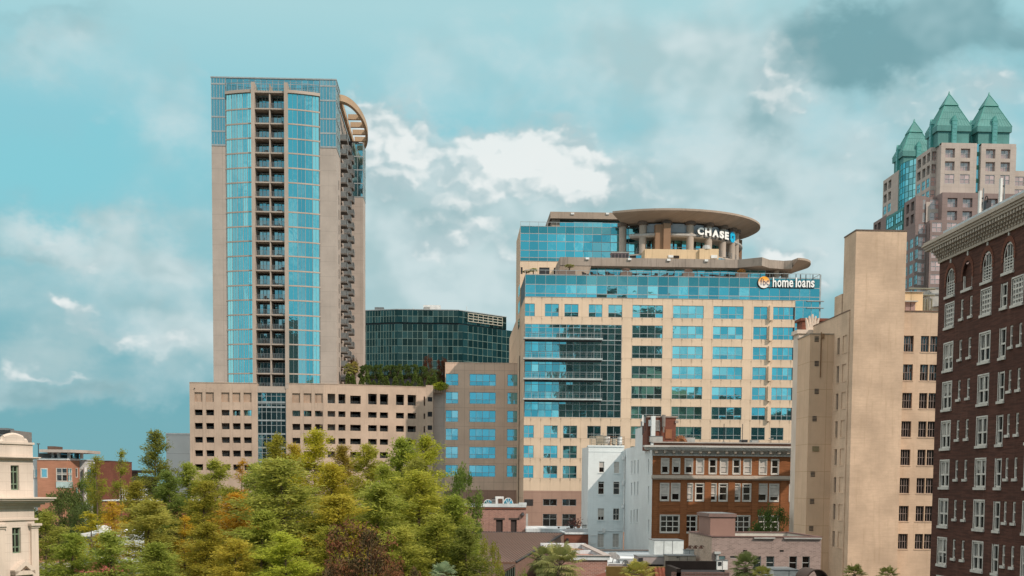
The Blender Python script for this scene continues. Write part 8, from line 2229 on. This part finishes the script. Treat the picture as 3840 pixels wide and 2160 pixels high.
def drum_sign():
    CR['S'] = (2480, 800, 6.44)
    cx, cy, rad = 44.5, 294.0, 17.95
    T = thing('round_roof_sign', 'white capital letter sign with a blue octagon curving round the office drum', 'sign', (cx + 10, cy - 16, 66))
    def frame(x, y):
        r = ray(*pc('S', x, y)); dx = r.x / r.y; A_ = dx * dx + 1; B_ = -2 * (dx * cx + cy); C_ = cx * cx + cy * cy - rad ** 2
        q = max(0, B_ * B_ - 4 * A_ * C_); Y = (-B_ - math.sqrt(q)) / (2 * A_); X = dx * Y; n = Vector((X - cx, Y - cy, 0)).normalized(); u = Vector((-n.y, n.x, 0))
        if u.x < 0: u = -u
        return Fr((X, Y, 0), u, n)
    for ch, x0, x1, y0, y1 in (('C', 868, 1018, 335, 530), ('H', 1045, 1195, 352, 553), ('A', 1222, 1375, 385, 585), ('S', 1392, 1500, 418, 615), ('E', 1518, 1612, 438, 642)):
        # the photo's top and bottom of a glyph drift downwards along the curve
        F = frame((x0 + x1) / 2, (y0 + y1) / 2); u0, u1 = F.U('S', x0, (y0 + y1) / 2), F.U('S', x1, (y0 + y1) / 2)
        zt, zb = F.Z('S', (x0 + x1) / 2, y0 + 8), F.Z('S', (x0 + x1) / 2, y1 - 8)
        glyph(ch, F, u0, u1, zb, zt, .06, .20, LW, T, bold=.055); glyph(ch, F, u0 - .03, u1 - .0, zb - .05, zt + .03, -.15, .055, LB, T, 'letter_back', bold=.045)
    F = frame(1690, 580); F = Fr(F.O, F.u, F.n); u0, u1 = F.U('S', 1650, 580), F.U('S', 1765, 580); zt, zb = F.Z('S', 1705, 455), F.Z('S', 1705, 705); uc, zc = (u0 + u1) / 2, (zt + zb) / 2; a, b = (u1 - u0) / 2, (zt - zb) / 2
    BL = plain('octagon_blue', (.0, .42, .72), .5, var=.02)
    k, h = .46, .26
    oct_ = [(-k, 1), (k, 1), (1, k), (1, -k), (k, -1), (-k, -1), (-1, -k), (-1, k)]
    pieces = [[(-k, 1), (k, 1), (1, k), (1, h), (-h, h), (-h, h)], [(1, h - .04), (1, -k), (k, -1), (h, -1), (h, h - .04)], [(h - .04, -1), (-k, -1), (-1, -k), (-1, -h), (h - .04, -h)], [(-1, -h + .04), (-1, k), (-k - .03, 1 - .03), (-h - .04, 1 - .25), (-h - .04, -h + .04)]]
    for P_ in pieces:
        m = MB(); q = [(uc + x * a, zc + y * b) for x, y in P_]
        for d in (.2, .0): m.poly([F.P(u, z, d) for u, z in q])
        for i in range(len(q)): j = (i + 1) % len(q); m.poly([F.P(*q[i], .2), F.P(*q[j], .2), F.P(*q[j], 0), F.P(*q[i], 0)])
        m.build('octagon_piece', BL, T)
    m = MB()
    for x in (900, 1100, 1300, 1450, 1600): F = frame(x, 500); u = 0; z = F.Z('S', x, 560 + (x - 900) * .15); m.fb(F, -.5, .5, z, z + .06, -.45, -.1)
    m.build('bracket', LB, T)
drum_sign()
def corner_sign():
    CR['T'] = (2700, 940, 6.44); F = Fr(OF.P(0, 0, .25), OF.u, OF.n)
    T = thing('corner_roof_sign', 'white lowercase letter sign with an orange round badge at the office roof corner', 'sign', (F.P(F.U('T', 1600, 800), 0)[0], 263.7, F.Z('T', 1600, 900)))
    Z = lambda y, x=1600: F.Z('T', x, y)
    U = lambda x, y=800: F.U('T', x, y)
    bx = Z(884); xh = Z(712); asc = Z(648)
    for ch, a, b, dx in (('h', 1270, 1358, 1), ('o', 1382, 1476, 0), ('m', 1495, 1650, 0), ('e', 1668, 1762, 0), ('l', 1822, 1856, 1), ('o', 1870, 1962, 0), ('a', 1980, 2065, 0), ('n', 2086, 2176, 0), ('s', 2192, 2276, 0)):
        z0 = F.Z('T', a, 880 + (a - 1270) * .013); z1 = F.Z('T', a, (645 if ch == 'h' else 655) if dx else 712 + (a - 1270) * .015)
        glyph(ch, F, U(a), U(b), z0, z1, .06, .22, LW, T, bold=.02); glyph(ch, F, U(a) + .06, U(b) + .10, z0 - .05, z1 - .02, -.15, .055, LB, T, 'letter_back', bold=.03)
    # badge
    c, r = (U(1057), Z(766, 1057)), U(1195) - U(1057)
    m = MB(); bm = bpy.data.materials.new('badge_gradient'); bm.use_nodes = True; N = NT(bm.node_tree); g = N.n('ShaderNodeNewGeometry'); sp = N.n('ShaderNodeSeparateXYZ', {0: g.outputs['Position']})
    col_ = N.mix(N.ss(sp.outputs[2], c[1] - r * .7, c[1] + r * .75), (.82, .80, .78), (.90, .38, .02)); p_ = N.n('ShaderNodeBsdfPrincipled', {'Base Color': col_, 'Roughness': .5}); o_ = N.n('ShaderNodeOutputMaterial'); bm.node_tree.links.new(p_.outputs[0], o_.inputs[0])
    n = 36; pts = [(c[0] + r * math.cos(2 * math.pi * i / n), c[1] + r * math.sin(2 * math.pi * i / n)) for i in range(n)]
    m.poly([F.P(u, z, .22) for u, z in pts])
    for i in range(n): j = (i + 1) % n; m.poly([F.P(*pts[i], .22), F.P(*pts[j], .22), F.P(*pts[j], .05), F.P(*pts[i], .05)])
    bo = m.build('badge', bm, T)
    m = MB(); p2 = [(u - .07, z - .10) for u, z in [(c[0] + r * 1.06 * math.cos(2 * math.pi * i / n), c[1] + r * 1.06 * math.sin(2 * math.pi * i / n)) for i in range(n)]]
    for d in (.045, -.15): m.poly([F.P(u, z, d) for u, z in p2])
    for i in range(n): j = (i + 1) % n; m.poly([F.P(*p2[i], .045), F.P(*p2[j], .045), F.P(*p2[j], -.15), F.P(*p2[i], -.15)])
    m.build('badge_back', LB, bo)
    NV = plain('badge_navy', (.03, .03, .09), .5)
    glyph('f', F, U(965), U(1018), Z(836, 990), Z(668, 990), .225, .25, NV, bo); glyph('b', F, U(1030), U(1098), Z(842, 1060), Z(690, 1060), .225, .25, NV, bo); glyph('c', F, U(1115), U(1175), Z(842, 1140), Z(722, 1140), .225, .25, NV, bo)
    m = MB(); m.fb(F, U(1130), U(2276), Z(908), Z(888), -.15, .05); m.fb(F, U(1190), U(1270), Z(736), Z(722), -.15, -.02); m.fb(F, U(1750), U(1830), Z(752), Z(738), -.15, -.02); m.fb(F, U(1380), U(2250), Z(756), Z(742), -.2, -.155); m.build('rail', LB, T)
    for x, y0, y1 in ((970, 560, 650), (1135, 560, 650), (1275, 560, 640), (1600, 575, 900), (1838, 560, 655), (1950, 565, 740), (2078, 565, 740), (2248, 565, 740)):
        m = MB(); m.fb(F, U(x) - .07, U(x) + .07, Z(y1), Z(y0), -.3, -.16); m.build('strut', LB, T)
corner_sign()

# ================================================================== city blocks behind the viewpoint, seen mirrored in the glass
def back_block(name, label, x0, x1, y0, y1, h, mat, floor=3.6, bay=3.4, gm=W_GLASS):
    T = thing(name, label, 'building', ((x0 + x1) / 2, y1, 0)); m = MB(); m.box(x0, x1, y0, y1, 0, h); m.build('wall', mat, T)
    F = Fr((0, y1, 0), (1, 0, 0), (0, 1, 0)); n = 0
    for k in range(int(h / floor) - 1):
        g = MB()
        for i in range(int((x1 - x0) / bay)): u = x0 + .9 + i * bay; g.fb(F, u, u + bay * .5, 2 + k * floor, 2 + k * floor + floor * .5, 0, .05)
        g.build('window_row', gm, T)
    m = MB(); m.box(x0 - .5, x1 + .5, y1 - .5, y1 + .6, h, h + 1); m.build('cornice', CORN, T)
DBROWN = wall('dark_brown_brick', (.30, .17, .13), .1, .1)
back_block('brown_brick_tower', 'dark brown brick tower behind the viewpoint, seen only mirrored in the office glass', 46, 88, -60, -28, 86, DBROWN)
back_block('grey_brown_block', 'grey brown block behind the viewpoint, mirrored in the right office windows', 92, 150, -60, -30, 47, wall('grey_brown', (.17, .14, .12), .1, .1))
back_block('dark_stone_tower', 'dark stone tower behind the viewpoint, mirrored in the apartment tower glass', -92, -62, -70, -35, 88, wall('dark_stone', (.10, .10, .10), .1, .1))
back_block('pale_stone_block', 'pale block behind the viewpoint, mirrored low in the apartment tower glass', -150, -100, -80, -40, 60, wall('pale_block', (.45, .42, .38), .1, .1), gm=DARK)
bpy.context.view_layer.update()
for o in bpy.data.objects:
    if '_w' in o.keys(): del o['_w']
